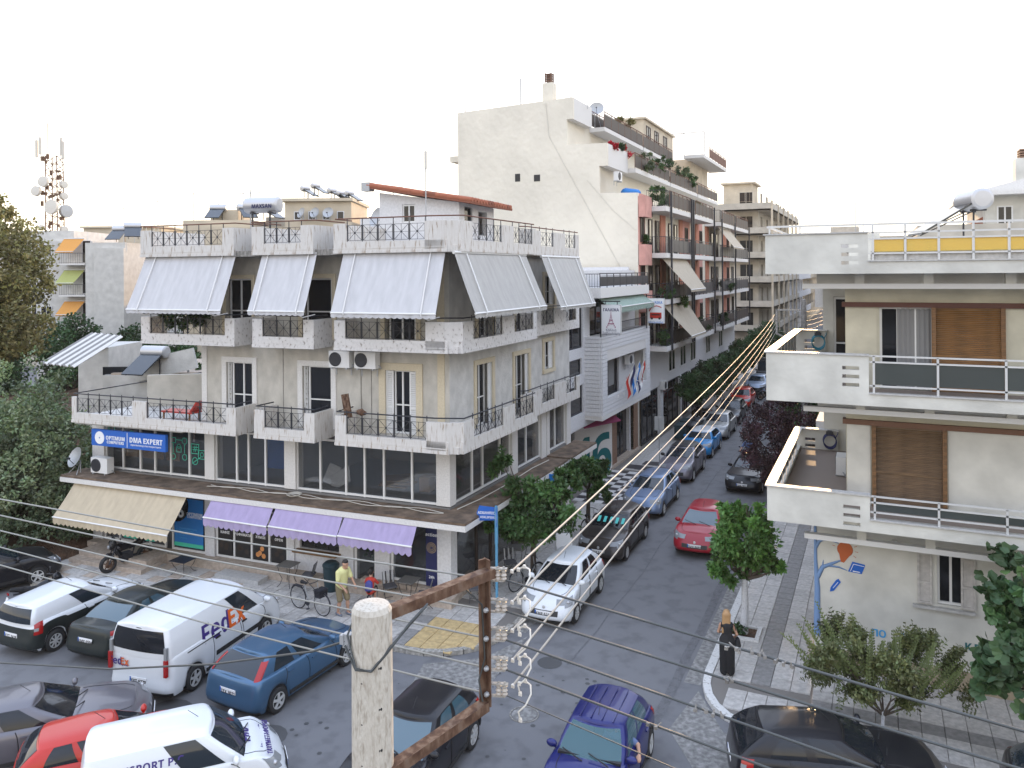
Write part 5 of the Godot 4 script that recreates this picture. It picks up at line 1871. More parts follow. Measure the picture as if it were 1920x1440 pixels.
	# hoses
	for q in [[V(-1.9, 8.45, -29.5), "teal garden hose coiled on a black holder on the upper balcony end wall", "hose_teal"], [V(-1.55, 5.02, -29.5), "dark garden hose coiled on the lower balcony end wall", "navy"]]:
		var h := thing("hose_reel", q[1], "hose", q[0])
		g = G.new()
		for k in 4:
			var pts := []
			for i in 25: pts.append(V(.21 * sin(TAU * i / 24.0) + .006 * k, .24 * cos(TAU * i / 24.0) - .02 * k, .03 + .02 * k))
			g.tube(pts, .018, 5, false)
		g.tube([V(.2, .1, .05), V(.27, .25, .04), V(.26, .3, .04)], .016, 5)
		put("hose", g, q[2], h)
		g = G.new()
		g.box(V(0, .24, .04), V(.22, .12, .1))
		g.box(V(0, .31, .04), V(.14, .04, .08))
		put("holder", g, "iron", h)
	ac_unit("air conditioner standing on the lower right balcony floor behind the wall corner", V(-1.05, 4.64, -26.3), -PI / 2, "", .95, true)
	# roof objects
	solar_heater("water_heater", "round-ended solar water heater on the right roof behind the glass rail", V(3.3, 12.1, -34.4), deg_to_rad(-75), "", "", 1.35)
	var c := thing("rooftop_house", "cream rooftop house with a chimney and shallow eaves at the right edge", "house", V(5.4, 0, -46.5))
	g = G.new()
	g.bx(-.4, 9, 0, 14.6, 0, -9)
	g.bx(1.0, 9, 14.6, 15.4, -1.2, -8)
	put("wall", g, "right_wall", c)
	g = G.new()
	g.bx(-1.4, 9, 14.6, 14.8, 1.0, -9)
	g.poly(PackedVector2Array([Vector2(-1.4, 0), Vector2(9, 0), Vector2(9, .75), Vector2(1.6, .75)]), V(0, 14.8, -1.5), Vector3.RIGHT, Vector3.UP, .8)
	put("eaves", g, "trim_white", c)
	g = G.new()
	g.bx(1.2, 2.6, 15.0, 16.7, -2, -3.2)
	put("chimney", g, "right_wall", c)
	g = G.new()
	for k in 4: g.bx(1.4, 2.4, 16.72 + k * .13, 16.8 + k * .13, -2.1, -3.1)
	put("chimney_cap", g, "brick_m", c)
	window(c, Transform3D(Basis(), V(.45, 12.9, .03)), .7, 1.2, 2, 1, "alu_white", "glass_dark", .07)
	var c2 := thing("roof_parapet", "low pale roof parapet with a terracotta roof patch behind the steel water heater", "parapet", V(1.9, 0, -46))
	g = G.new()
	g.bx(0, 5, 0, 13.2, 0, -8)
	put("wall", g, "cream2", c2)
	g = G.new()
	g.poly(PackedVector2Array([Vector2(2.4, 13.2), Vector2(4, 13.2), Vector2(4, 14.2)]), V(0, 0, -3), Vector3.RIGHT, Vector3.UP, 1.5)
	put("tiled_roof", g, "terracotta", c2)
	for q in [[1.6, -44.0, 14.9], [1.95, -44.5, 14.3]]: mast("aerial_mast", ["taller", "shorter"][0 if q[2] > 14.5 else 1] + " thin mast of two standing behind the right roof rail", V(q[0] - 2.6, 11, q[1]), q[2] - 11 + 1.2, 0)
	g = G.new()
	g.bx(-1.0, .1, 10.9, 12.3, -33, -35)
	sh.call(g)
	put("roof_box", g, "right_wall", b)
# Cars are lofted shells: a lower body (outline x height levels) and a greenhouse on top. f forward, s right, y up; node forward is -Z.
func cp(f: float, s: float, y: float) -> Vector3: return Vector3(s, y, -f)
func half_outline(F: float, R: float, w: float, rf: float, rr: float, bf: float, br: float, fs: Array) -> Array: # from front centre round the right side to rear centre; [f, s]
	var o := []
	var xs := [0.0, .3, .6, .85, 1.0]
	for t in xs: o.append(Vector2(F - bf * pow(t * (w - rf) / w, 2), t * (w - rf)))
	var c: Vector2 = Vector2(o[-1].x - rf, w - rf)
	for i in range(1, 7):
		var a := PI * .5 * i / 6.0
		o.append(Vector2(c.x + rf * cos(a), c.y + rf * sin(a)))
	var f0: float = o[-1].x
	var re: float = R + br * pow((w - rr) / w, 2) + rr
	for t in fs: o.append(Vector2(lerpf(f0, re, t), w))
	for i in range(0, 7):
		var a := PI * .5 * i / 6.0
		o.append(Vector2(re - rr * sin(a), w - rr + rr * cos(a)))
	for i in range(xs.size() - 2, -1, -1): o.append(Vector2(R + br * pow(xs[i] * (w - rr) / w, 2), xs[i] * (w - rr)))
	return o
func lut(a: Array, x: float) -> float: # [[x,y],...] with smooth steps
	if x <= a[0][0]: return a[0][1]
	for i in a.size() - 1:
		if x <= a[i + 1][0]:
			var t: float = (x - a[i][0]) / (a[i + 1][0] - a[i][0])
			return lerpf(a[i][1], a[i + 1][1], lerpf(t, t * t * (3 - 2 * t), .5))
	return a[-1][1]
func patch(P: Array, i0: int, i1: int, j0: int, j1: int, off: float) -> G: # part of a surface grid pushed outwards
	var g := G.new()
	var Q := []
	for i in range(i0, i1 + 1):
		var row := []
		for j in range(j0, j1 + 1):
			var du: Vector3 = P[mini(i + 1, P.size() - 1)][j] - P[maxi(i - 1, 0)][j]
			var dv: Vector3 = P[i][mini(j + 1, P[0].size() - 1)] - P[i][maxi(j - 1, 0)]
			row.append(P[i][j] + dv.cross(du).normalized() * off)
		Q.append(row)
	g.grid(Q)
	return g
func wheel_meshes(r: float, spokes: int) -> Array:
	var t := G.new()
	var w := .2
	var pr := []
	for q in [[.62, -.5], [.66, -.56], [.88, -.56], [.97, -.46], [1.0, -.3], [1.0, .3], [.97, .46], [.88, .56], [.66, .56], [.62, .4]]: pr.append(Vector2(q[0] * r, q[1] * w * .9))
	t.lathe(pr, Vector3.ZERO, Vector3.RIGHT, 26)
	t.lathe([Vector2(0, .03), Vector2(.63 * r, .03)], Vector3.ZERO, Vector3.RIGHT, 18)
	var m := G.new()
	m.lathe([Vector2(.66 * r, .075), Vector2(.66 * r, .095), Vector2(.60 * r, .1), Vector2(.58 * r, .05)], Vector3.ZERO, Vector3.RIGHT, 26)
	m.lathe([Vector2(0, .105), Vector2(.12 * r, .1), Vector2(.16 * r, .06)], Vector3.ZERO, Vector3.RIGHT, 12)
	for i in spokes:
		var a := TAU * i / spokes
		var d := V(0, cos(a), sin(a))
		var e := V(0, -sin(a), cos(a))
		m.box(V(.085, 0, 0) + d * .36 * r, V(.03, .52 * r, .95 * r / spokes), Basis(Vector3.RIGHT, d, e))
	return [t.mesh(), m.mesh()]
var wheel_cache := {}
func make_car(c: Dictionary) -> Node3D:
	var L: float = c.L
	var W: float = c.get("W", 1.76) * .5
	var H: float = c.H
	var F := L * .5
	var R := -L * .5
	var fw: float = F - c.get("fo", .86)
	var rw: float = fw - c.get("wb", 2.55)
	var r: float = c.get("r", .31)
	var paint: StandardMaterial3D = c.mat
	var o := thing(c.name, c.label, c.get("cat", "car"), V(c.x, 0, c.z), c.get("turn", 0.0), c.get("group", ""))
	var hood: float = c.get("hood", .98)
	var nose: float = c.get("nose", .76)
	var cowl: float = c.cowl # f of the windscreen foot
	var wtop: float = c.wtop # f of the windscreen head
	var rtop: float = c.rtop # f of the rear window head
	var rfoot: float = c.rfoot # f of the rear window foot
	var belt: float = c.get("belt", hood + .04)
	var deck: float = c.get("deck", belt)
	var yt := [[R, c.get("tail", deck - .03)], [R + .25, deck], [rfoot + .05, deck if rfoot > R + .4 else belt], [rfoot + .6, belt], [cowl - .25, hood + .01], [cowl + .1, hood], [F - .45, lerpf(nose, hood, .55)], [F - .12, nose], [F, nose - .06]]
	var ra := r + .055
	var lo: float = c.get("clear", .2)
	var fs := []
	var f_hi := F - .55
	var f_lo := R + .4
	for i in 47: fs.append((i + 1) / 48.0)
	var ks := [0.0, .1, .22, .36, .5, .62, .74, .84, .92, .97, 1.0]
	var wk := [.92, .965, .985, .995, 1.0, .997, .99, .975, .955, .925, .875]
	var fk := [.10, .03, .0, .0, .025, .05, .09, .14, .21, .28, .38]
	var rk := [.12, .03, .0, .01, .04, .055, .07, .085, .1, .115, .15]
	if c.get("flat", false): # vans: upright ends
		wk = [.94, .975, .99, .997, 1.0, 1.0, .997, .992, .985, .975, .95]
		rk = [.06, .0, .0, .04, .05, .05, .05, .05, .05, .05, .055]
	var P := [] # lower body, right half then mirrored: P[a][k]
	var outs := []
	for k in ks.size(): outs.append(half_outline(F - fk[k] * c.get("rake", 1.0), R + rk[k], W * wk[k], .38, .22, .10, .06, fs))
	var na: int = outs[0].size()
	for a in range(-na + 1, na):
		var row := []
		for k in ks.size():
			var q: Vector2 = outs[k][absi(a)]
			var f := q.x
			var yb := lo + .04 * smoothstep(F - .5, F, f) + .06 * smoothstep(R + .4, R, f)
			for wf in [fw, rw]:
				var dx: float = f - wf
				if absf(dx) < ra: yb = maxf(yb, r + sqrt(ra * ra - dx * dx))
			row.append(cp(f, q.y * (1 if a >= 0 else -1), lerpf(yb, lut(yt, f), ks[k])))
		P.append(row)
	var body := G.new()
	if c.has("mat2"): # two-tone: darker lower part as its own patch below
		pass
	body.grid(P)
	# hood, deck and the floor of the glasshouse
	var C := []
	for i in na:
		var q: Vector2 = outs[-1][i]
		var row := []
		for j in 11:
			var t := j / 5.0 - 1.0
			row.append(cp(q.x, q.y * t, lut(yt, q.x) + .045 * (1 - t * t) * clampf(q.y / .4, 0, 1)))
		C.append(row)
	body.grid(C, true)
	# glasshouse
	var gw0: float = c.get("gw0", W * .875)
	var gw1: float = c.get("gw1", W * .68)
	var kh := [0.0, .06, .2, .35, .5, .65, .8, .9, .96, 1.0]
	var gs := []
	for i in 23: gs.append((i + 1) / 24.0)
	var GO := []
	var ge: float = H - c.get("edge", .075)
	for k in kh.size():
		var t: float = kh[k]
		var bow := .022 * sin(PI * t)
		GO.append(half_outline(lerpf(cowl, wtop, t + .10 * t * (1 - t)) + bow, lerpf(rfoot, rtop, t) - bow * 1.6, lerpf(gw0, gw1, t) + bow * 1.3, .14, .14, .14, .07, gs))
	var ng: int = GO[0].size()
	var Q := []
	for a in range(-ng + 1, ng):
		var row := []
		for k in kh.size():
			var q: Vector2 = GO[k][absi(a)]
			var y0 := lut(yt, q.x) - .02
			if k > 0:
				var q0: Vector2 = GO[0][absi(a)]
				y0 = lut(yt, q0.x) - .02
			var droop: float = .05 * pow(clampf((q.x - (wtop - .5)) / .6, 0, 1), 2) + c.get("slope", .04) * clampf((wtop - .6 - q.x) / maxf(.5, wtop - .6 - rtop), 0, 1)
			row.append(cp(q.x, q.y * (1 if a >= 0 else -1), lerpf(y0, ge - droop, t_ease(kh[k]))))
		Q.append(row)
	if c.get("cut", false):
		for q in [[0, ng - 7, 0, kh.size() - 1], [ng + 5, Q.size() - 1, 0, kh.size() - 1], [ng - 7, ng + 5, 0, 1], [ng - 7, ng + 5, 8, kh.size() - 1]]:
			var pg := patch(Q, q[0], q[1], q[2], q[3], 0.0)
			body.v.append_array(pg.v)
			body.n.append_array(pg.n)
			body.uv.append_array(pg.uv)
		var ig := G.new()
		ig.bx(-gw0 * .9, gw0 * .9, hood - .02, hood + .075, -cowl + .12, -rfoot - .2)
		put("dashboard", ig, "black", o)
	else: body.grid(Q)
	var rf := []
	for i in ng:
		var q: Vector2 = GO[-1][i]
		var row := []
		for j in 11:
			var t := j / 5.0 - 1.0
			var base: Vector3 = Q[ng - 1 + i][-1]
			row.append(V(base.x * t, base.y + (H - ge) * (1 - t * t * t * t) * clampf(q.y / .35, 0, 1), base.z))
		rf.append(row)
	var roofm = c.get("roof", null)
	if roofm:
		var rg := G.new()
		rg.grid(rf, true)
		put("roof", rg, roofm, o)
	else:
		body.grid(rf, true)
	put("body", body, paint, o)
	if c.has("mat2"): # lower flank in a second colour, up to the waist line
		put("lower_flank", patch(P, na - 1 - 0, P.size() - 1, 1, 7, .004), c.mat2, o)
		put("lower_flank", patch(P, 0, na - 8, 1, 7, .004), c.mat2, o)
	# underside and wheel wells
	var g := G.new()
	g.bx(-W * .86, W * .86, .17, .55, -F + .3, -R - .25)
	for wf in [fw, rw]: g.bx(-W * .93, W * .93, .3, r * 2 + .12, -wf - ra * .98, -wf + ra * .98)
	put("underbody", g, "black", o)
	# glass
	var mid := ng - 1
	var gm: String = c.get("glass", "glass_blue")
	put("windscreen", patch(Q, mid - 6, mid + 6, 1, 8, .006), gm, o)
	if not c.get("norear", false): put("rear_window", patch_ring(Q, ng, 5, 1, 8), gm, o)
	var i0 := 11 # first side sample after the front corner
	for wnd in c.get("windows", [[.10, .44], [.50, .84]]):
		for s in [1, -1]:
			var a0: int = i0 + roundi(wnd[0] * 23)
			var a1: int = i0 + roundi(wnd[1] * 23)
			if s > 0: put("side_window", patch(Q, mid + a0, mid + a1, 1, 8, .005), gm, o)
			else: put("side_window", patch(Q, mid - a1, mid - a0, 1, 8, .005), gm, o)
	# doors: seam strip under a door skin
	var fmap := func(f: float) -> int: # index along the side whose f is nearest
		var best := 11
		for i in range(11, 58):
			if absf(outs[4][i].x - f) < absf(outs[4][best].x - f): best = i
		return best
	for d in c.get("doors", [[cowl - .12, cowl - 1.15], [cowl - 1.17, cowl - 2.0]]):
		var a0: int = fmap.call(d[0])
		var a1: int = fmap.call(d[1])
		for s in [1, -1]:
			var m0: int = na - 1 + (a0 if s > 0 else -a1)
			var m1: int = na - 1 + (a1 if s > 0 else -a0)
			var sg := G.new()
			for e in [m0, m1]: # seams at both ends
				var pts := []
				for k in range(1, 10): pts.append(P[e][k] + V(s * .002, 0, 0))
				sg.tube(pts, .009, 4, false)
			var dr := put("door_seam", sg, "black", o)
			var hf: float = d[1] + .17
			var hi: int = fmap.call(hf)
			var hp: Vector3 = P[na - 1 + s * hi][7]
			var hg := G.new()
			hg.box(hp + V(s * .02, -.01, 0), V(.03, .035, .19))
			hg.box(hp + V(s * .006, -.015, 0), V(.012, .06, .15))
			put("door_handle", hg, c.get("handle", paint), o)
	# mirrors
	for s in [1, -1]:
		var mp := cp(cowl - .3, s * (gw0 + .12), hood + .09)
		g = G.new()
		g.ball(mp, V(.12, .085, .07), 10, 6)
		g.bar(mp + V(-s * .06, -.05, 0), mp + V(-s * .2, -.12, 0), .04)
		put("mirror", g, c.get("mirror", paint), o)
	# lights, plates, grille, bumpers
	for s in [1, -1]:
		var a0: int = na - 1 + s * 3
		var a1: int = na - 1 + s * 9
		var hl := patch(P, mini(a0, a1 - s * 3), maxi(a0, a1 - s * 3), 7, 9, .008)
		hl.v.append_array(patch(P, mini(a1 - s * 3, a1), maxi(a1 - s * 3, a1), 6, 9, .008).v)
		var hp2 := patch(P, mini(a1 - s * 3, a1), maxi(a1 - s * 3, a1), 6, 9, .008)
		hl.n.append_array(hp2.n)
		hl.uv.append_array(hp2.uv)
		var hn := put("headlight", hl, "headlamp", o)
		var hg2 := G.new()
		var lc: Vector3 = P[na - 1 + s * 7][8]
		hg2.ball(lc.lerp(P[na - 1 + s * 7][7], .5), V(.06, .05, .05), 10, 6)
		put("lens", hg2, "steel", hn)
		var t0: int = na - 1 + s * (na - 4 - 1)
		var t1: int = na - 1 + s * (na - 11 - c.get("tl_wrap", 1))
		var tk: Array = c.get("tl", [5, 9])
		if c.get("tl_high", false): put("taillight", patch(Q, ng - 1 + (34 if s > 0 else -39), ng - 1 + (39 if s > 0 else -34), 0, 6, .012), "taillamp", o)
		elif not c.get("tallamp", false):
			put("taillight", patch(P, mini(t0 - s * 3, t1), maxi(t0 - s * 3, t1), tk[0], tk[1], .008), "taillamp", o)
			var ix: int = na - 1 + s * (na - 9)
			put("lamp_lens", patch(P, ix - 1, ix + 1, tk[0] + 1, tk[0] + 2, .014), "headlamp", o)
		if c.get("tallamp", false):
			g = G.new()
			var zr := -R - .02
			g.box(V(s * (W - .11), 1.0, zr - .015), V(.09, .42, .08))
			put("taillight", g, "taillamp", o)
			g = G.new()
			g.box(V(s * (W - .125), 1.36, zr - .045), V(.08, .3, .08))
			put("lamp_lens", g, "headlamp", o)
	g = patch(P, na - 1 - 4, na - 1 + 4, 3, 5, .006)
	put("grille", g, "black", o)
	g = G.new()
	g.lathe([Vector2(0, .012), Vector2(.045, .008), Vector2(.05, 0)], P[na - 1][6] + V(0, .0, -.012), V(0, .2, -1).normalized(), 12)
	put("badge", g, "steel", o)
	g = patch(P, na - 1 - 8, na - 1 + 8, 0, 1, .006)
	put("bumper_lip", g, "black", o)
	g = patch(P, 0, 9, 0, 1, .006)
	var g2 := patch(P, 2 * na - 2 - 9, 2 * na - 2, 0, 1, .006)
	put("bumper_lip", g, "black", o)
	put("bumper_lip", g2, "black", o)
	for e in [1, -1]:
		var pz := -(F + .012) if e > 0 else -(R - .012)
		var py := .50 if e > 0 else c.get("plate_y", .62)
		var pl := G.new()
		pl.box(Vector3.ZERO, V(.52, .115, .012))
		var pm := put("licence_plate", pl, "white", o)
		pm.transform = Transform3D(Basis() if e < 0 else Basis(Vector3.UP, PI), V(0, py, pz - e * .004 + (.05 if e < 0 and py > .55 else 0.0) * -1.0 + (.02 if e > 0 else 0.0)))
		var bl := G.new()
		bl.box(V(-.24, 0, .002), V(.04, .113, .012))
		put("plate_band", bl, "blue_sign", pm)
		if c.get("plate", ""): text("plate_number", c.plate, .085, V(.02, -.035, .007), Vector3.RIGHT, Vector3.UP, "black", pm)
	if c.get("sill", true):
		for s in [1, -1]:
			g = G.new()
			g.bar(cp(fw - ra - .02, s * W * .99, .34), cp(rw + ra + .02, s * W * .99, .34), .02, .09)
			put("sill_strip", g, "rubber", o)
	g = G.new()
	var wy := lut(yt, cowl) + .03
	for s in [-.45, .1]: g.bar(cp(cowl + .02, s, wy + .02), cp(cowl - .12, s + .45, wy + .12), .018)
	put("wiper", g, "rubber", o)
	if c.get("aerial", true):
		g = G.new()
		g.tube([cp(lerpf(wtop, rtop, .08) - .1, 0, H - .01), cp(lerpf(wtop, rtop, .08) - .3, 0, H + .17)], .006, 4)
		put("aerial", g, "black", o)
	# wheels
	var key := "%.2f_%d" % [r, c.get("spokes", 5)]
	if not wheel_cache.has(key): wheel_cache[key] = wheel_meshes(r, c.get("spokes", 5))
	for wf in [fw, rw]:
		for s in [1, -1]:
			var wn := Node3D.new()
			wn.name = "wheel"
			o.add_child(wn, true)
			wn.transform = Transform3D(Basis(V(0, 0, 1), PI if s < 0 else 0.0), cp(wf, s * (W - .11), r))
			if wf == fw: wn.transform.basis = Basis(Vector3.UP, c.get("steer", 0.0)) * wn.transform.basis
			put("tyre", wheel_cache[key][0], "rubber", wn)
			put("rim", wheel_cache[key][1], c.get("rim", "alu"), wn)
	for s in [-1, 1]: # bonnet and boot shut lines
		g = G.new()
		var pts := []
		for i in range(6, 40):
			if outs[-1][i].x > cowl - .15: pts.append(C[i][5 + s * 4] + V(0, .002, 0))
		if pts.size() > 2:
			g.tube(pts, .008, 4, false)
			put("bonnet_seam", g, "black", o)
	car_geo = {"P": P, "Q": Q, "na": na, "ng": ng, "W": W, "F": F, "R": R}
	return o
var car_geo := {}
func t_ease(t: float) -> float: return t * (1.12 - .12 * t)
func patch_ring(Q: Array, ng: int, half: int, j0: int, j1: int) -> G: # rear glass: joins both ends of the ring
	var ring := []
	var n := Q.size()
	var Z := []
	for i in range(-half - 2, half + 3): Z.append(Q[(n - 1 + i) if i <= 0 else i])
	return patch(Z, 1, Z.size() - 2, j0, j1, .006)
func paint(key: String, r: float, g: float, b: float, metal := 0.0) -> StandardMaterial3D:
	var m := mat(key, r, g, b, .3 if metal == 0.0 else .34, null, V(1, 1, 1), metal)
	m.metallic_specular = .35
	m.clearcoat_enabled = true
	m.clearcoat = .45 if r + g + b > .08 else .22
	m.clearcoat_roughness = .06
	return m
func side_text(o: Node3D, s: String, h: float, at: Vector3, m: String, slope := 0.0, right := true) -> void: # on the right flank
	var ex := V(0, 0, -1) if right else V(0, 0, 1)
	var up := V(-sin(slope) if right else sin(slope), cos(slope), 0)
	text("lettering", s, h, at, ex, up, m, o)
func build_cars() -> void:
	mat("headlamp", .20, .21, .22, .1).clearcoat_enabled = true
	var tl := mat("taillamp", .30, .012, .012, .15)
	var hatch := {"L": 4.3, "W": 1.8, "H": 1.47, "cowl": .95, "wtop": .1, "rtop": -1.55, "rfoot": -1.98, "wb": 2.62, "fo": .9}
	var mk := func(base: Dictionary, d: Dictionary) -> Node3D: return make_car(base.merged(d, true))
	var P := "cars parked along the left kerb"
	var N := PI # nose towards the camera
	# kerb row, near to far
	mk.call(hatch, {"name": "parked_car", "label": "white small hatchback, nearest car of the row along the left kerb", "mat": paint("p_white", .62, .64, .66), "L": 3.9, "W": 1.7, "H": 1.53, "cowl": 1.05, "wtop": .25, "rtop": -1.35, "rfoot": -1.78, "wb": 2.5, "fo": .8, "hood": 1.02, "nose": .80, "x": -9.42, "z": -24.2, "turn": N + .02, "plate": "KMP 6198", "glass": "glass_dark", "spokes": 9, "group": P, "mirror": M.p_white})
	mk.call(hatch, {"name": "parked_car", "label": "dark grey-brown hatchback with turquoise sunshade folds behind its windscreen", "mat": paint("p_brown", .045, .038, .036, .3), "x": -9.55, "z": -30.1, "turn": N, "plate": "ITM 3494", "glass": "glass_dark", "group": P, "spokes": 10})
	var car := get_child(get_child_count() - 1)
	var gq := G.new()
	for k in 5: gq.box(cp(.58 + .0, -.52 + k * .24, 1.235), V(.11, .30, .012), Basis(Vector3.RIGHT, deg_to_rad(-61)) if false else Basis(Vector3.RIGHT, deg_to_rad(61)))
	put("sunshade", gq, "turq", car)
	mk.call(hatch, {"name": "parked_car", "label": "light blue hatchback parked along the kerb between the brown hatchback and the grey crossover", "mat": paint("p_ltblue", .16, .22, .34, .35), "x": -9.6, "z": -36.0, "turn": N, "plate": "NIK 2017", "group": P})
	mk.call(hatch, {"name": "parked_car", "label": "grey crossover with black roof and angular chrome-edged front", "mat": paint("p_mauve", .17, .16, .19, .4), "roof": "black", "L": 4.36, "H": 1.57, "hood": 1.05, "belt": 1.12, "nose": .86, "r": .34, "x": -9.6, "z": -42.3, "turn": N, "plate": "KHH 3480", "group": P, "mirror": M.black})
	mk.call(hatch, {"name": "parked_car", "label": "bright blue small car with white roof and round headlights", "mat": paint("p_mini", .02, .20, .46, .1), "roof": M.p_white, "L": 3.84, "W": 1.73, "H": 1.42, "cowl": .95, "wtop": .5, "rtop": -1.45, "rfoot": -1.8, "wb": 2.5, "fo": .75, "hood": .98, "nose": .84, "x": -9.65, "z": -47.8, "turn": N, "group": P, "windows": [[.06, .5], [.54, .92]]})
	mk.call(hatch, {"name": "parked_car", "label": "silver-beige hatchback behind the bright blue white-roofed car", "mat": paint("p_silver", .36, .36, .35, .5), "x": -9.7, "z": -53.5, "turn": N, "group": P})
	mk.call(hatch, {"name": "parked_car", "label": "black tall hatchback between the silver and the red cars", "mat": paint("p_black", .012, .012, .015), "H": 1.55, "x": -9.75, "z": -58.8, "turn": N, "group": P})
	mk.call(hatch, {"name": "parked_car", "label": "small bright red hatchback far down the left kerb", "mat": paint("p_red", .42, .02, .012), "L": 3.6, "H": 1.5, "W": 1.65, "cowl": .85, "wtop": .2, "rtop": -1.3, "rfoot": -1.65, "wb": 2.35, "fo": .75, "x": -9.9, "z": -65.2, "turn": N, "group": P})
	mk.call(hatch, {"name": "parked_car", "label": "pale blue-silver car, farthest but one of the left kerb row, past the motorcycles", "mat": paint("p_icy", .30, .36, .46, .4), "x": -9.9, "z": -74.0, "turn": N, "group": P})
	mk.call(hatch, {"name": "parked_van", "cat": "van", "label": "dark van at the far end of the left kerb row", "mat": M.p_black, "flat": true, "L": 4.9, "W": 1.95, "H": 2.1, "hood": 1.15, "cowl": 1.7, "wtop": 1.0, "rtop": -2.3, "rfoot": -2.38, "gw1": .85, "x": -9.8, "z": -81.0, "turn": N})
	# moving and right-hand cars
	mk.call(hatch, {"name": "moving_car", "label": "red hatchback driving towards the camera in the right lane beside the round street tree", "mat": paint("p_red2", .33, .016, .03), "L": 3.95, "W": 1.72, "H": 1.45, "cowl": 1.0, "wtop": .15, "rtop": -1.4, "rfoot": -1.8, "wb": 2.5, "fo": .82, "x": -6.42, "z": -31.9, "turn": N + .02, "plate": "INN 8692", "glass": "glass_sky"})
	mk.call({}, {"name": "parked_sedan", "label": "black sedan half hidden under the dark plum-leaved tree", "mat": M.p_black, "L": 4.45, "W": 1.76, "H": 1.38, "cowl": .75, "wtop": -.05, "rtop": -1.15, "rfoot": -1.6, "wb": 2.72, "fo": .8, "deck": 1.0, "hood": .94, "x": -6.0, "z": -41.6, "turn": N - .03, "plate": "EMA 3011"})
	mk.call(hatch, {"name": "parked_car", "label": "dark car with reddish lights behind the plum-leaved tree", "mat": paint("p_wine", .06, .015, .02), "x": -5.6, "z": -61.5, "turn": N})
	mk.call(hatch, {"name": "moving_car", "label": "dark blue hatchback with ribbed roof and driver's arm out of its window", "mat": paint("p_navy", .012, .016, .11, .2), "L": 3.75, "W": 1.68, "H": 1.53, "cowl": .95, "wtop": .3, "rtop": -1.3, "rfoot": -1.7, "wb": 2.42, "fo": .78, "x": -5.45, "z": -16.0, "turn": N + .05, "plate": "", "glass": "glass_car", "windows": [[.06, .45], [.48, .88]], "handle": M.p_navy, "cut": true})
	var bc := get_child(get_child_count() - 1)
	var gg := G.new()
	for k in 4: gg.box(V(-.36 + k * .24, 1.535 - absf(k - 1.5) * .006, .42), V(.018, .02, 1.35))
	put("roof_rib", gg, "p_navy", bc)
	gg = G.new()
	for s in [-.36, .36]:
		gg.box(V(s, .98, .15), V(.46, .5, .16), Basis(Vector3.RIGHT, -.2))
		gg.box(V(s, 1.3, .22), V(.26, .16, .1))
	put("seat", gg, "room_dark", bc)
	mk.call(hatch, {"name": "turning_car", "label": "glossy black hatchback turning left at the corner behind the concrete pole", "mat": M.p_black, "L": 4.15, "W": 1.78, "H": 1.45, "x": -9.25, "z": -14.5, "turn": PI + .07, "plate": "", "spokes": 7, "r": .33, "glass": "glass_sky", "steer": .2})
	mk.call(hatch, {"name": "parked_car", "label": "black hatchback in the lower right, parked beside the pavement of the mural building", "mat": M.p_black, "L": 4.45, "W": 1.78, "H": 1.47, "rtop": -1.6, "rfoot": -2.1, "wb": 2.65, "x": -.85, "z": -17.85, "turn": deg_to_rad(-74), "glass": "glass_dark"})
	mk.call(hatch, {"name": "parked_car", "label": "dark car cut off at the bottom right corner, nose hidden", "mat": M.p_black, "x": 4.3, "z": -18.3, "turn": deg_to_rad(-92)})
	# parking bays in front of the shops
	mk.call(hatch, {"name": "parked_car", "label": "steel blue hatchback with tall rear lamps parked behind the concrete pole", "mat": paint("p_steelblue", .055, .12, .21, .4), "L": 4.34, "W": 1.84, "H": 1.48, "rtop": -1.5, "rfoot": -2.02, "wb": 2.64, "fo": .86, "x": -14.45, "z": -16.7, "turn": -.05, "plate": "TEX 3071", "tl_high": true, "rim": "alu", "plate_y": .72, "glass": "glass_blue"})
	mk.call({}, {"name": "parked_sedan", "label": "dark grey-green sedan parked between the white estate van and the courier van", "mat": paint("p_greengrey", .022, .028, .028, .2), "L": 4.5, "W": 1.73, "H": 1.43, "cowl": .85, "wtop": .1, "rtop": -1.05, "rfoot": -1.7, "deck": 1.02, "wb": 2.51, "fo": .88, "x": -20.4, "z": -17.15, "turn": .08, "plate": "KMX 6504", "glass": "glass_sky", "plate_y": .72})
	var vn: Node3D = mk.call(hatch, {"name": "estate_van", "cat": "van", "label": "white estate van with dark lower flank and blanked rear side windows, at the left", "mat": M.p_white, "L": 4.3, "W": 1.72, "H": 1.52, "rtop": -1.95, "rfoot": -2.08, "gw1": .66, "wb": 2.6, "x": -22.7, "z": -16.5, "turn": .04, "plate": "EZT 2418", "windows": [[.1, .4]], "doors": [[.83, -.3]], "mat2": M.p_greengrey, "tl": [5, 10], "plate_y": .66, "spokes": 8})
	# courier van
	var cv: Node3D = mk.call({}, {"name": "courier_van", "cat": "van", "label": "white courier van with purple and orange lettering, parked before the lilac awnings", "mat": M.p_white, "flat": true, "L": 5.0, "W": 1.99, "H": 1.98, "cowl": 1.75, "wtop": .85, "rtop": -2.42, "rfoot": -2.46, "wb": 3.0, "fo": 1.0, "hood": 1.16, "nose": .98, "belt": 1.22, "deck": 1.22, "gw0": .95, "gw1": .83, "edge": .09, "slope": .0, "r": .33, "x": -17.5, "z": -16.65, "turn": .11, "plate": "YXT 6720", "windows": [[.03, .24]], "doors": [[1.4, .42], [.40, -.75]], "norear": true, "tallamp": true, "tl": [0, 1], "plate_y": .6, "handle": "black", "spokes": 5})
	var geo := car_geo
	put("rear_window", patch_ring(geo.Q, geo.ng, 4, 2, 8), "glass_dark", cv)
	var sl := .135
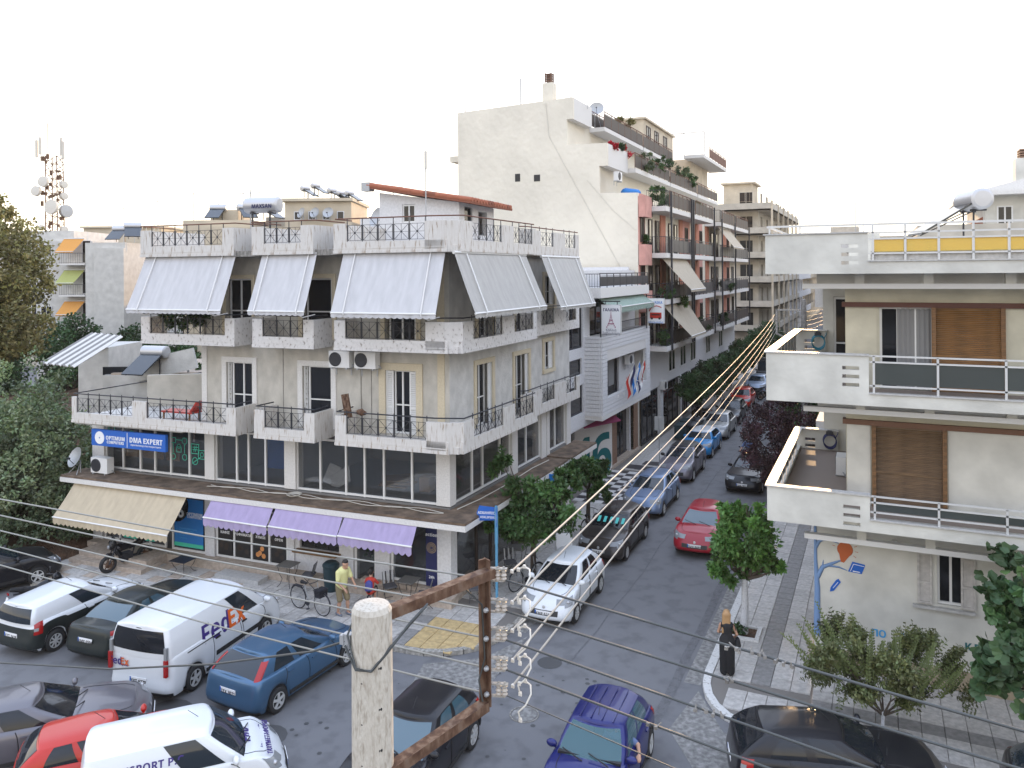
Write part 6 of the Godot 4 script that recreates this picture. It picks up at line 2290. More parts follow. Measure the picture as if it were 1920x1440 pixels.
	for right in [true, false]:
		var s := 1.0 if right else -1.0
		var ex := V(0, 0, -1) if right else V(0, 0, 1)
		var up := V(-s * sin(sl), cos(sl), 0)
		var base := V(s * .955, 1.28, 0)
		for q in [["Fed", "fed_purple", -.42], ["Ex", "fed_orange", .42]]:
			text("lettering", q[0], .52, base + ex * (q[2] - (.25 if right else -.1)), ex, up, q[1], cv)
		text("lettering", "Express", .11, base + ex * (.25 if right else .6) + V(s * .02, -.17, 0), ex, up, "fed_purple", cv)
		var tg := G.new()
		tg.box(V(s * 1.0, .62, -.25), V(.02, .12, 1.9))
		put("side_moulding", tg, "rubber", cv)
		tg = G.new()
		tg.box(V(s * .99, 1.12, 1.15), V(.012, .025, 1.3))
		put("slide_rail", tg, "black", cv)
	for q in [["Fed", "fed_purple", -.72], ["Ex", "fed_orange", -.43]]: text("lettering", q[0], .19, V(q[2], 1.0, 2.475), Vector3.RIGHT, Vector3.UP, q[1], cv)
	text("lettering", "Express", .055, V(-.45, .92, 2.475), Vector3.RIGHT, Vector3.UP, "fed_purple", cv)
	# near row, nose to the right
	mk.call(hatch, {"name": "parked_sedan", "label": "grey sedan with chrome roof rails in the lower left corner", "mat": paint("p_grey", .13, .125, .14, .4), "L": 4.7, "W": 1.83, "H": 1.45, "cowl": .85, "wtop": .0, "rtop": -1.7, "rfoot": -2.2, "wb": 2.8, "x": -17.5, "z": -11.85, "turn": deg_to_rad(-43), "windows": [[.1, .44], [.5, .9]], "glass": "glass_dark"})
	mk.call(hatch, {"name": "parked_car", "label": "bright red hatchback beside the white lettered van in the lower left", "mat": M.p_red, "L": 3.85, "W": 1.65, "H": 1.44, "cowl": .85, "wtop": .05, "rtop": -1.4, "rfoot": -1.8, "wb": 2.45, "fo": .8, "x": -15.0, "z": -11.75, "turn": deg_to_rad(-42), "glass": "glass_dark"})
	var fv: Node3D = mk.call({}, {"name": "parked_van", "cat": "van", "label": "small white van with blue lettering on bonnet and side, at the bottom left", "mat": M.p_white, "flat": true, "L": 3.96, "W": 1.72, "H": 1.74, "cowl": 1.2, "wtop": .5, "rtop": -1.88, "rfoot": -1.93, "wb": 2.5, "fo": .85, "hood": 1.08, "nose": .84, "belt": 1.1, "deck": 1.1, "gw0": .8, "gw1": .68, "slope": 0.02, "x": -13.05, "z": -11.95, "turn": deg_to_rad(-42), "windows": [[.06, .34]], "doors": [[1.0, .1]], "norear": true, "plate": ""})
	side_text(fv, "TRANSPORT P.C.", .15, V(.775, 1.36, .8), "fed_purple", .15)
	side_text(fv, "SERVICE", .1, V(.80, 1.2, .85), "fed_purple", .1)
	var hb := Basis(V(0, 0, 1), V(-1, .0, 0), V(0, 1, 0))
	for q in [["FBK", .24, .35], ["TRANSPORT P.C.", .09, .17], ["ΤΑΧΥΜΕΤΑΦΟΡΕΣ", .12, .0]]:
		var dirx := Vector3(1, 0, 0)
		text("lettering", q[0], q[1], cp(1.22 + .36 - q[2], 0, 1.12 - (.36 - q[2]) * .33), V(-1, 0, 0), V(0, .33, .94), "fed_purple", fv)
	mk.call(hatch, {"name": "parked_car", "label": "black car at the far left edge of the picture, beside the motorcycle", "mat": M.p_black, "x": -28.3, "z": -17.3, "turn": deg_to_rad(-20)})
func sprig(s: float, kind := 0) -> ArrayMesh:
	var g := G.new()
	var r := RandomNumberGenerator.new()
	r.seed = 11 + kind
	var n: int = [5, 4, 9][kind]
	for i in n:
		var d := Vector3(r.randfn(), r.randfn() * .5, r.randfn()).normalized()
		var base := d * s * .25
		if kind == 2: # paired leaves along a shoot
			var side := 1.0 if i % 2 else -1.0
			d = V(side * .9, .25, r.randfn() * .35).normalized()
			base = V(0, (i / 2) * s * .75, 0)
		var e := d.cross(Vector3(r.randfn(), r.randfn(), r.randfn())).normalized()
		var tip := base + d * s
		var w := s * (.27 if kind != 1 else .5)
		var m := base + d * s * .45 + V(0, -s * .06, 0)
		var up := d.cross(e) * s * .1
		if kind == 1: # lobed leaf
			var l := m - e * w - d * s * .12
			var q := m + e * w - d * s * .12
			g.tri(base, l + up, m)
			g.tri(l + up, tip - e * w * .35, m)
			g.tri(tip - e * w * .35, tip, m)
			g.tri(m, tip, tip + e * w * .35)
			g.tri(m, tip + e * w * .35, q + up)
			g.tri(m, q + up, base)
		else:
			g.tri(base, m - e * w + up, tip)
			g.tri(base, tip, m + e * w + up)
	if kind == 2: g.bar(V(0, 0, 0), V(0, s * 3.4, 0), s * .06)
	return g.mesh()
func leaves(nm: String, p: Node3D, blobs: Array, n: int, s: float, m: String, kind := 0, lo := .55, hi := 1.35, hollow := .35) -> void:
	var mm := MultiMesh.new()
	mm.transform_format = MultiMesh.TRANSFORM_3D
	mm.use_colors = true
	mm.mesh = sprig(s, kind)
	mm.instance_count = n
	var tot := 0.0
	for b in blobs: tot += b[1].x * b[1].y * b[1].z
	var i := 0
	for b in blobs:
		var k := int(n * b[1].x * b[1].y * b[1].z / tot)
		if b == blobs[-1]: k = n - i
		var clumps := []
		for c in maxi(8, k / 30):
			var d := Vector3(rng.randfn(), rng.randfn(), rng.randfn()).normalized() * pow(rng.randf_range(hollow, 1.0), .6)
			clumps.append([d, rng.randf_range(.10, .26), rng.randf_range(lo, hi)])
		for j in k:
			var c: Array = clumps[rng.randi() % clumps.size()]
			var q: Vector3 = c[0] + Vector3(rng.randfn(), rng.randfn(), rng.randfn()) * c[1] * .55
			if q.length() > 1.12: q = q.normalized() * rng.randf_range(.85, 1.12)
			var B := Basis(Vector3(rng.randfn(), rng.randfn(), rng.randfn()).normalized(), rng.randf_range(0, TAU))
			if kind == 2: B = Basis(Quaternion(Vector3.UP, (q * V(1, .6, 1) + V(0, .55, 0) + Vector3(rng.randfn(), rng.randfn(), rng.randfn()) * .25).normalized())) * Basis(Vector3.UP, rng.randf_range(0, TAU))
			var sc := rng.randf_range(.7, 1.25)
			mm.set_instance_transform(i, Transform3D(B.scaled(Vector3.ONE * sc), b[0] + q * b[1]))
			var t: float = c[2] * rng.randf_range(.8, 1.2)
			mm.set_instance_color(i, Color(t * rng.randf_range(.9, 1.15), t, t * rng.randf_range(.8, 1.1)))
			i += 1
	var o := MultiMeshInstance3D.new()
	o.name = nm
	o.multimesh = mm
	o.material_override = M[m]
	o.set_meta("kind", "stuff")
	p.add_child(o, true)
func tree(nm: String, label: String, at: Vector3, trunk: Array, tr: Array, blobs: Array, n: int, s: float, m: String, bm := "bark", kind := 0, group := "", lo := .55, hi := 1.35) -> Node3D:
	var o := thing(nm, label, "tree", at, 0, group)
	var g := G.new()
	g.tube(trunk, tr, 9)
	put("trunk", g, bm, o)
	g = G.new()
	var top: Vector3 = trunk[-1]
	for b in blobs:
		for k in 3:
			var e: Vector3 = b[0] + Vector3(rng.randfn(), rng.randfn() * .6, rng.randfn()).limit_length(1.6) * b[1] * .32
			var mid := top.lerp(e, .5) + V(rng.randfn() * .08, -.1 * b[1].y, rng.randfn() * .08)
			g.tube([top - V(0, .1, 0), mid, e], [tr[-1] * .8, tr[-1] * .5, tr[-1] * .15], 6, false)
	put("limbs", g, "bark", o)
	leaves("crown", o, blobs, n, s, m, kind, lo, hi)
	return o
func bush(nm: String, label: String, cat: String, at: Vector3, blobs: Array, n: int, s: float, m: String, kind := 0, group := "") -> Node3D:
	var o := thing(nm, label, cat, at, 0, group)
	var g := G.new()
	for b in blobs: g.tube([V(b[0].x, 0, b[0].z), b[0]], [.03, .01], 5)
	put("stem", g, "bark", o)
	leaves("foliage", o, blobs, n, s, m, kind)
	return o
func build_trees() -> void:
	# right pavement
	tree("street_tree", "round bright green street tree with whitewashed trunk, in front of the mural building", V(-3.69, .1, -24.17), [V(0, 0, 0), V(.04, .9, .02), V(.03, 1.75, 0)], [.13, .105, .09], [[V(.05, 2.75, 0), V(.92, 1.0, .95)], [V(.25, 3.75, 0), V(.45, .6, .45)], [V(-.45, 2.0, .1), V(.55, .5, .6)], [V(.6, 2.1, 0), V(.55, .5, .55)], [V(-.4, 3.4, 0), V(.4, .5, .4)]], 2300, .17, "leaf_bright", "bark_white", 0, "", .6, 1.5)
	var pit := thing("tree_pit", "square earth bed with white rim round the whitewashed tree on the right pavement", "tree bed", V(-3.69, .1, -24.17))
	var g := G.new()
	for q in [[-.42, 0, .12, .9], [.42, 0, .12, .9]]: g.box(V(q[0], .05, q[1]), V(q[2], .09, q[3] + .06))
	for q in [[0, -.42], [0, .42]]: g.box(V(q[0], .05, q[1]), V(.72, .088, .12))
	put("rim", g, "paint_kerb", pit)
	g = G.new()
	g.box(V(0, .02, 0), V(.76, .04, .76))
	put("soil", g, "earth", pit)
	leaves("weeds", pit, [[V(-.15, .15, .1), V(.25, .15, .25)]], 60, .12, "leaf_dark")
	tree("plum_tree", "dark purple plum-leaved tree over the black sedan on the right pavement", V(-3.75, .1, -39.9), [V(0, 0, 0), V(-.1, .8, 0), V(-.3, 1.5, .1)], [.1, .08, .06], [[V(-.9, 2.6, .2), V(1.5, 1.8, 1.5)], [V(-.2, 3.6, -.8), V(1.2, 1.4, 1.4)], [V(-.6, 1.6, .8), V(1.2, 1.0, 1.0)]], 4200, .12, "leaf_plum", "bark", 0, "", .5, 1.9)
	for q in [[-3.6, -52.0, 3.6, "leaf_mid"], [-3.4, -66.0, 4.4, "leaf_mid"], [-3.2, -80.0, 5.2, "leaf_dark"], [-3.2, -96.0, 6.0, "leaf_mid"], [-3.0, -115.0, 6.4, "leaf_dark"], [-3.0, -138.0, 7.0, "leaf_dark"]]:
		var i := int(-q[1])
		tree("avenue_tree", {52: "first green avenue tree past the plum tree", 66: "second green avenue tree past the plum tree", 80: "third, taller avenue tree on the right pavement", 96: "avenue tree behind the far wooden wire frame", 115: "tall dark avenue tree far down on the right", 138: "farthest dark avenue tree on the right"}[i], V(q[0], .1, q[1]), [V(0, 0, 0), V(0, 1.6, 0)], [.14, .1], [[V(-.4, q[2] * .62, 0), V(1.9, q[2] * .42, 2.2)]], 2600, .2, q[3], "bark", 0, "trees along the right pavement")
	# left pavement
	tree("street_tree", "green street tree beside the blue street-name post at the corner", V(-11.1, .1, -25.5), [V(0, 0, 0), V(.05, .8, .1), V(.1, 1.5, .2)], [.12, .1, .085], [[V(.35, 2.6, .6), V(1.4, 1.05, 1.2)], [V(-.7, 2.6, .9), V(.9, .75, .9)], [V(-.6, 3.9, .9), V(.5, .8, .5)], [V(1.2, 3.4, .1), V(.7, .6, .7)]], 2700, .18, "leaf_mid", "bark", 0, "trees along the left pavement", .5, 1.45)
	tree("street_tree", "slimmer street tree beside the chequered paving on the left pavement", V(-11.1, .1, -31.3), [V(0, 0, 0), V(.05, 1.0, .1), V(.12, 1.9, .3)], [.1, .085, .07], [[V(.4, 2.65, .8), V(.9, .5, .8)], [V(.85, 2.0, .7), V(.4, .8, .4)], [V(-.3, 2.6, .9), V(.6, .42, .6)]], 1300, .18, "leaf_mid", "bark", 0, "trees along the left pavement", .5, 1.4)
	for q in [[-55.0, 2.6, "first of the low dark street trees past the white-roofed blue car"], [-61.0, 3.0, "second of the low dark street trees on the left pavement"], [-67.5, 3.2, "third of the low dark street trees on the left pavement"], [-75.0, 3.6, "fourth of the low dark street trees, in front of the pink block"], [-84.0, 4.0, "fifth of the low dark street trees, at the end of the pink block"], [-94.0, 4.4, "last of the low dark street trees on the left pavement"]]:
		tree("street_tree", q[2], V(-11.2, .1, q[0]), [V(0, 0, 0), V(.05, .9, 0), V(.0, 1.8, 0)], [.11, .09, .07], [[V(-.1, 2.0 + q[1] * .3, 0), V(1.5, q[1] * .38, 1.9)]], 1700, .19, "leaf_dark", "bark_white" if q[0] < -58 else "bark", 0, "trees along the left pavement", .6, 1.7)
	# crape myrtle and plane tree in front of the mural
	var cm := tree("crape_myrtle", "spiky crape myrtle with forked pale trunk in front of the mural wall", V(.02, .1, -20.1), [V(0, 0, 0), V(.02, .35, 0), V(.03, .62, 0)], [.045, .04, .035], [[V(-.8, 1.5, -.2), V(.95, .8, .7)], [V(.75, 1.5, -.1), V(1.0, .85, .7)], [V(.0, 1.2, -.1), V(.7, .5, .6)]], 1500, .09, "leaf_myrtle", "bark_white", 2, "", .5, 1.3)
	var g2 := G.new()
	for i in 64: # upright flowering shoots
		var sx := rng.randf_range(-1.5, 1.6)
		var b := V(sx, 1.6 + rng.randf_range(-.5, .35), rng.randf_range(-.6, .4))
		var e := b + V(sx * .35 + rng.randfn() * .12, rng.randf_range(.45, 1.0), rng.randfn() * .15)
		g2.tube([b, e], [.009, .004], 4, false)
		for k in 11:
			var t := k / 11.0
			for s in [-1, 1]:
				var p := b.lerp(e, t)
				var d := (V(s * .8, .5, rng.randfn() * .4)).normalized() * .09 * (1.1 - t * .5)
				g2.tri(p, p + d + V(0, 0, .03), p + d * .5 + V(0, .03, -.02))
				g2.tri(p, p + d * .5 + V(0, -.02, .02), p + d)
	put("shoots", g2, "leaf_myrtle", cm)
	tree("plane_tree", "leafy plane tree at the right edge with large lobed leaves", V(3.35, .1, -20.0), [V(0, 0, 0), V(.0, 1.2, 0), V(-.1, 2.2, 0)], [.12, .1, .08], [[V(-.3, 3.0, .2), V(1.5, 1.2, 1.2)], [V(-.2, 4.4, .0), V(1.1, .8, 1.0)], [V(-.7, 1.9, .5), V(1.0, .5, .8)], [V(.8, 3.2, 0), V(1.3, 1.6, 1.2)]], 1900, .2, "leaf_sycamore", "bark", 1, "", .55, 1.6)
	# left side greenery
	tree("large_plane_tree", "large browning tree at the left edge, in front of the lattice mast", V(-46.8, 0, -28.2), [V(0, 0, 0), V(.4, 4, .2), V(.8, 7.5, .4)], [.3, .24, .18], [[V(.2, 11.5, 0), V(3.9, 3.2, 3.6)], [V(.8, 8.2, .3), V(3.8, 2.4, 3.2)], [V(-1.0, 14.6, 0), V(2.2, 1.9, 2.2)]], 9500, .24, "leaf_brown", "bark", 0, "", .45, 1.7)
	for q in [[-31.6, -21.2, 2.2, 5.2, "tall", "leaf_olive"], [-34.4, -22.6, 2.6, 6.2, "tallest", "leaf_olive"], [-32.6, -19.2, 2.0, 3.4, "low", "leaf_olive2"], [-30.4, -22.6, 1.4, 3.0, "small", "leaf_olive2"], [-36.5, -19.8, 2.4, 4.6, "leftmost", "leaf_olive2"]]:
		tree("olive_tree", {"tall": "grey-green olive-like tree nearest the end of the corner building", "tallest": "tallest of the feathery grey-green trees on the left", "low": "low grey-green tree over the earth bank", "small": "small darker tree beside the satellite dish end of the building", "leftmost": "grey-green tree cut by the left picture edge"}[q[4]], V(q[0], .5, q[1]), [V(0, 0, 0), V(.1, 1.0, 0), V(.1, q[3] * .4, 0)], [.15, .12, .09], [[V(0, q[3] * .72, 0), V(q[2] * .95, q[3] * .42, q[2] * .95)], [V(.4, q[3] * .4, .5), V(q[2] * .9, q[3] * .35, q[2] * .8)], [V(-.6, q[3] * .45, -.2), V(q[2], q[3] * .36, q[2] * .8)]], 4200, .17, q[5], "bark", 0, "grey-green trees on the left", .45, 1.6)
	for i in 9:
		var q: Array = [[-58.5, -36, 8.5], [-55.5, -40, 7.6], [-52.5, -42.5, 6.8], [-49.5, -40.5, 6.4], [-47, -43, 6.2], [-44, -41.5, 6.0], [-41, -44, 6.0], [-62, -38, 8.8], [-38, -43, 6.6]][i]
		tree("dark_tree", ["leftmost dark tree", "second dark tree", "third dark tree", "fourth dark tree", "fifth dark tree", "sixth dark tree", "seventh dark tree", "outermost dark tree", "last dark tree"][i] + " of the row before the block with orange awnings", V(q[0], 0, q[1]), [V(0, 0, 0), V(0, 2, 0)], [.2, .15], [[V(0, q[2] * .6, 0), V(2.6, q[2] * .42, 2.4)]], 2200, .26, "leaf_dark", "bark", 0, "dark trees behind the low houses", .6, 1.8)
	tree("garden_tree", "bright bushy tree behind the terrace wall beside the corner building", V(-33.4, 0, -33.2), [V(0, 0, 0), V(0, 3, 0)], [.12, .1], [[V(0, 5.6, 0), V(1.2, 1.3, 1.2)]], 1100, .2, "leaf_mid", "bark", 0, "")
	bush("climber", "green climbing plant inside the left top floor balcony", "plant", OB + X(11.0, 8.7, .2), [[V(0, .75, 0), V(1.0, .6, .4)], [V(1.1, .7, 0), V(.6, .5, .3)]], 700, .14, "leaf_dark")
	for q in [[-30.4, -19.2, 1.0], [-32.0, -18.0, .9], [-29.6, -21.0, 1.3], [-34.0, -17.5, .8], [-31.0, -20.4, 1.2]]:
		bush("bank_bush", ["low", "dry", "leafy", "straggly", "dense"][int(q[2] * 10) % 5] + " bush on the earth bank at x%d of the left edge" % 0 if false else {10: "bush on the earth bank just left of the black motorcycle", 9: "dry bush low on the earth bank", 13: "tall bush at the end wall of the corner building", 8: "outer bush on the earth bank by the picture edge", 12: "bush at the top of the earth bank"}[int(q[2] * 10 + .01)], "bush", V(q[0], .4, q[1]), [[V(0, q[2] * .5, 0), V(q[2] * 1.2, q[2] * .7, q[2])]], 520, .15, "leaf_olive2" if q[2] > .95 else "leaf_brown", 0, "bushes on the earth bank")
	# balcony plants of the tall block
	var bp := [[-15.0, 18.9, -47.6, .5, "petal_red"], [-15.0, 18.9, -49.3, .5, "leaf_dark"], [-15.1, 18.8, -50.5, .6, "petal_red"], [-14.4, 18.2, -53.0, .9, "leaf_olive2"], [-14.4, 18.4, -57.0, 1.0, "leaf_mid"], [-14.6, 18.4, -60.5, 1.1, "leaf_dark"], [-14.6, 18.5, -64.0, 1.1, "leaf_olive2"], [-14.6, 18.5, -68.0, 1.2, "leaf_mid"], [-12.7, 15.6, -52.5, 1.0, "leaf_mid"], [-12.6, 15.8, -49.0, .6, "leaf_mid"], [-12.6, 15.6, -62.0, .8, "leaf_olive2"], [-12.0, 9.6, -48.6, .6, "leaf_mid"], [-12.0, 6.7, -48.5, .7, "leaf_mid"], [-11.6, 9.0, -51.5, .5, "leaf_mid"], [-12.0, 6.7, -60.0, .8, "leaf_dark"], [-11.8, 6.6, -68.0, .8, "leaf_dark"], [-11.9, 9.4, -70.0, .8, "leaf_dark"], [-12.9, 12.9, -47.0, .35, "leaf_mid"], [-17.0, 22.0, -57.0, .8, "leaf_brown"]]
	var where := ["red flowers on the side terrace wall", "dark pot plants on the side terrace", "bright red bougainvillea at the terrace corner", "grey-green shrub behind the terrace railing", "light green shrub on the upper terrace", "dark shrub mid-way along the upper terrace", "grey-green shrub farther along the upper terrace", "far light green shrub on the upper terrace", "leafy tree-like plant on the fourth balcony", "palm-like pot plant beside the blue cover", "grey-green plant farther along the fourth balcony", "plant at the near end of the second balcony", "plant at the near end of the first balcony", "plant trailing over the second balcony slab", "dark plant midway along the first balcony", "dark plant in the far first balcony", "dark plant in the far second balcony", "small plant on the pink window ledge", "dry climber on the top terrace"]
	for i in bp.size():
		var q: Array = bp[i]
		bush("balcony_plant", where[i] + " of the tall block", "plant", V(q[0], q[1] - .3, q[2]), [[V(0, q[3] * .55, 0), V(q[3] * .8, q[3] * .7, q[3])]], 240, .16, q[4], 0, "balcony plants of the tall block")
func build_left_side() -> void:
	var T := deg_to_rad(24.9)
	# low house with pergola and flat roof behind the terrace
	var b := thing("low_house", "low pale house with flat roof and slanting ribbed pergola behind the terrace", "house", V(-37.4, 0, -29.0), T)
	var g := G.new()
	g.bx(-.2, 6.0, 0, 5.6, 0, -6)
	g.box(V(3.2, 6.15, .1), V(3.3, 1.1, .2), Basis(Vector3.BACK, .22))
	g.bx(-2.6, -.9, 0, 6.9, -2.0, -6)
	g.box(V(-1.8, 7.0, -1.9), V(1.8, .5, .2), Basis(Vector3.BACK, .25))
	put("wall", g, "plaster_clean", b)
	g = G.new()
	g.bx(.2, 6.0, 5.6, 5.7, -.1, -7)
	put("roof", g, "tile_warm", b)
	g = G.new()
	g.bx(-.4, 1.1, 4.9, 6.0, -.6, -.4)
	put("window", g, "glass_dark", b)
	for i in 10:
		g = G.new()
		g.box(V(-2.2 + i * .0, 0, 0), V(.17, .05, 3.6))
		var o := put("roof_sheet", g, "trim_white" if i % 2 else "tile_grey", b)
		o.transform = Transform3D(Basis(Vector3.BACK, -.72) , V(-1.0, 5.9, 1.0)) * Transform3D(Basis(Vector3.RIGHT, .0), V(0, 0, -1.5 + i * .0)) * Transform3D(Basis(), V(2.2, 0, 0)) if false else Transform3D(Basis(V(.83, -.55, 0), V(.5, .75, .42).normalized(), V(-.25, -.35, .9)).orthonormalized(), V(-1.7 + i * .17, 5.95 - i * .02, .8))
		o.position += V(2.0, 0, 0)
	solar_heater("water_heater", "small steel solar heater on the flat roof behind the terrace", V(-34.9, 5.7, -30.0), T - .3, "", "", 1.1)
	for q in [[-33.6, 5.7, -31.0, .9], [-34.2, 5.7, -31.5, .7]]: mast("roof_pipe", "taller vent pipe on the low house roof" if q[3] > .8 else "shorter vent pipe on the low house roof", V(q[0], q[1], q[2]), q[3], 0, "", .06)
	# block with orange awnings
	b = thing("awning_block", "white apartment block with small orange and green balcony awnings, far left", "building", V(-63.3, 0, -47.8), T)
	g = G.new()
	g.bx(-5.0, 0, 0, 14.0, 0, -10)
	g.bx(0, 3.5, 0, 13.8, 1.2, -12)
	g.bx(.9, 3.5, 0, 13.3, 1.5, 1.2)
	g.bx(-7, -2.2, 14.0, 15.0, -1, -9)
	put("wall", g, "plaster_clean", b)
	for k in 4:
		var y := 3.6 + k * 2.75
		g = G.new()
		g.bx(-2.3, -.02, y, y + .15, 1.3, 0)
		put("balcony_slab", g, "trim_white", b)
		bars(b, V(-2.25, y + .15, 1.25), V(-.05, y + .15, 1.25), .9, "iron", .2)
		window(b, Transform3D(Basis(), V(-.5, y + .2, .05)), .8, 2.0, 1, 1, "clad", "glass_dark")
		window(b, Transform3D(Basis(), V(-4.1, y + .9, .05)), 1.0, 1.0, 2, 1, "clad", "glass_dark")
	for k in 3:
		var y := 6.25 + k * 2.75
		var bb := Basis(Vector3.UP, T)
		var f := func(x: float, yy: float, z: float) -> Vector3: return V(-63.3, 0, -47.8) + bb * V(x, yy, z)
		awning("balcony_awning", ["lowest orange awning on the white block at the far left", "olive green awning between two orange ones", "top orange awning on the white block at the far left"][k], "awning", f.call(-2.2, y + 2.4, .6), f.call(-.4, y + 2.4, .6), f.call(-2.5, y + 1.3, 1.5), f.call(-.9, y + 1.3, 1.5), "awn_green" if k == 1 else "awn_orange", .1, false, 0, "small awnings on the far left block")
	solar_heater("water_heater", "left one of the solar heaters on the far left block", V(-62.6, 14.0, -50.2), T, "", "solar heaters on the far left block", 1.1)
	solar_heater("water_heater", "right one of the solar heaters on the far left block", V(-60.8, 14.2, -50.0), T + .4, "", "solar heaters on the far left block", 1.1)
	b = thing("balcony_block", "narrow pale block with round balconies glimpsed left of the top floor awning", "building", V(-55.0, 0, -50.5), T)
	g = G.new()
	g.bx(-.2, 6, 0, 13.5, 0, -8)
	for k in 4: g.bx(-1.3, .6, 3.0 + k * 2.8, 3.2 + k * 2.8, .8, -2)
	put("wall", g, "plaster_clean", b)
	for k in 4: bars(b, V(-1.25, 3.2 + k * 2.8, .75), V(.5, 3.2 + k * 2.8, .75), .9, "iron", .15)
	for k in 3: window(b, Transform3D(Basis(), V(1.2, 3.6 + k * 2.8, .05)), .9, 2.0, 1, 1, "clad", "glass_dark")
	for q in [[-79.0, -63.5, 9.0, 16.4, "cream3", "peach block behind the far left awnings"], [-92.0, -62.0, 10.0, 15.6, "cream2", "far pale block at the foot of the lattice mast"], [-70.0, -66.0, 12.0, 15.2, "cream2", "pale flat-roofed block behind the left roof railing"]]:
		var f := thing("far_block", q[5], "building", V(q[0], 0, q[1]), T)
		g = G.new()
		g.bx(-q[2] / 2, q[2] / 2, 0, q[3], 0, -9)
		g.bx(-q[2] / 2 - .3, q[2] / 2 + .3, q[3], q[3] + .2, .3, -9.3)
		put("wall", g, q[4], f)
		for x in 3:
			for k in 4: window(f, Transform3D(Basis(), V(-q[2] / 3 + x * q[2] / 3, 3.0 + k * 3.0, .05)), 1.2, 1.5, 2, 1, "clad", "glass_dark")
	# lattice mast
	var m := thing("lattice_mast", "telecom lattice mast crowded with drums and panels at the far left", "mast", V(-104.2, 15.0, -72.9), T)
	g = G.new()
	var w := .85
	for sx in [-1, 1]:
		for sz in [-1, 1]: g.tube([V(sx * w, 0, sz * w), V(sx * w * .9, 12.6, sz * w * .9)], .075, 5)
	for k in 12:
		var y := k * 1.05
		for sx in [-1, 1]:
			g.bar(V(sx * w, y, -w), V(sx * w, y + 1.05, w), .06)
			g.bar(V(-w, y, sx * w), V(w, y + 1.05, sx * w), .06)
			g.bar(V(-w, y, sx * w), V(w, y, sx * w), .06)
	g.tube([V(-.9, 12, 0), V(-.9, 17.3, 0)], .05, 5)
	put("lattice", g, "rail_rust", m)
	for q in [[-.6, 8.9, .75], [-1.6, 7.6, .7], [.5, 5.4, 1.0], [-.9, 2.6, .35]]:
		g = G.new()
		g.lathe([Vector2(0, .35), Vector2(q[2], .3), Vector2(q[2], -.1), Vector2(0, -.15)], V(q[0], q[1], 1.5), V(-.2, .1, 1).normalized(), 16)
		put("drum_antenna", g, "pvc", m)
	for q in [[1.4, 8.6, .5], [1.4, 7.0, .5], [1.7, 4.9, .9], [1.4, 2.3, .5]]:
		g = G.new()
		g.lathe([Vector2(0, .3), Vector2(q[2], .25), Vector2(q[2], -.3), Vector2(0, -.35)], V(q[0], q[1], .2), V(1, .05, .5).normalized(), 14)
		put("drum_antenna", g, "galv" if q[2] > .8 else "pvc", m)
	for q in [[-2.1, 13.6], [1.6, 13.4], [-1.6, 14.0], [1.3, 13.9]]:
		g = G.new()
		g.box(V(q[0], q[1], .6), V(.35, 2.4, .2))
		g.bar(V(q[0], q[1] - 1.0, .6), V(signf(q[0]) * 1.0, q[1] - 1.6, .5), .06)
		g.tube([V(q[0], q[1] - 3, .6), V(q[0], q[1] + 1.2, .6)], .04, 4)
		put("panel_antenna", g, "pvc", m)
	g = G.new()
	for k in 26: g.box(V(rng.randf_range(-1.3, 1.3), rng.randf_range(1, 12.5), rng.randf_range(.2, 1.3)), V(rng.randf_range(.2, .6), rng.randf_range(.2, .7), .3))
	put("equipment_boxes", g, "steel_rust", m)
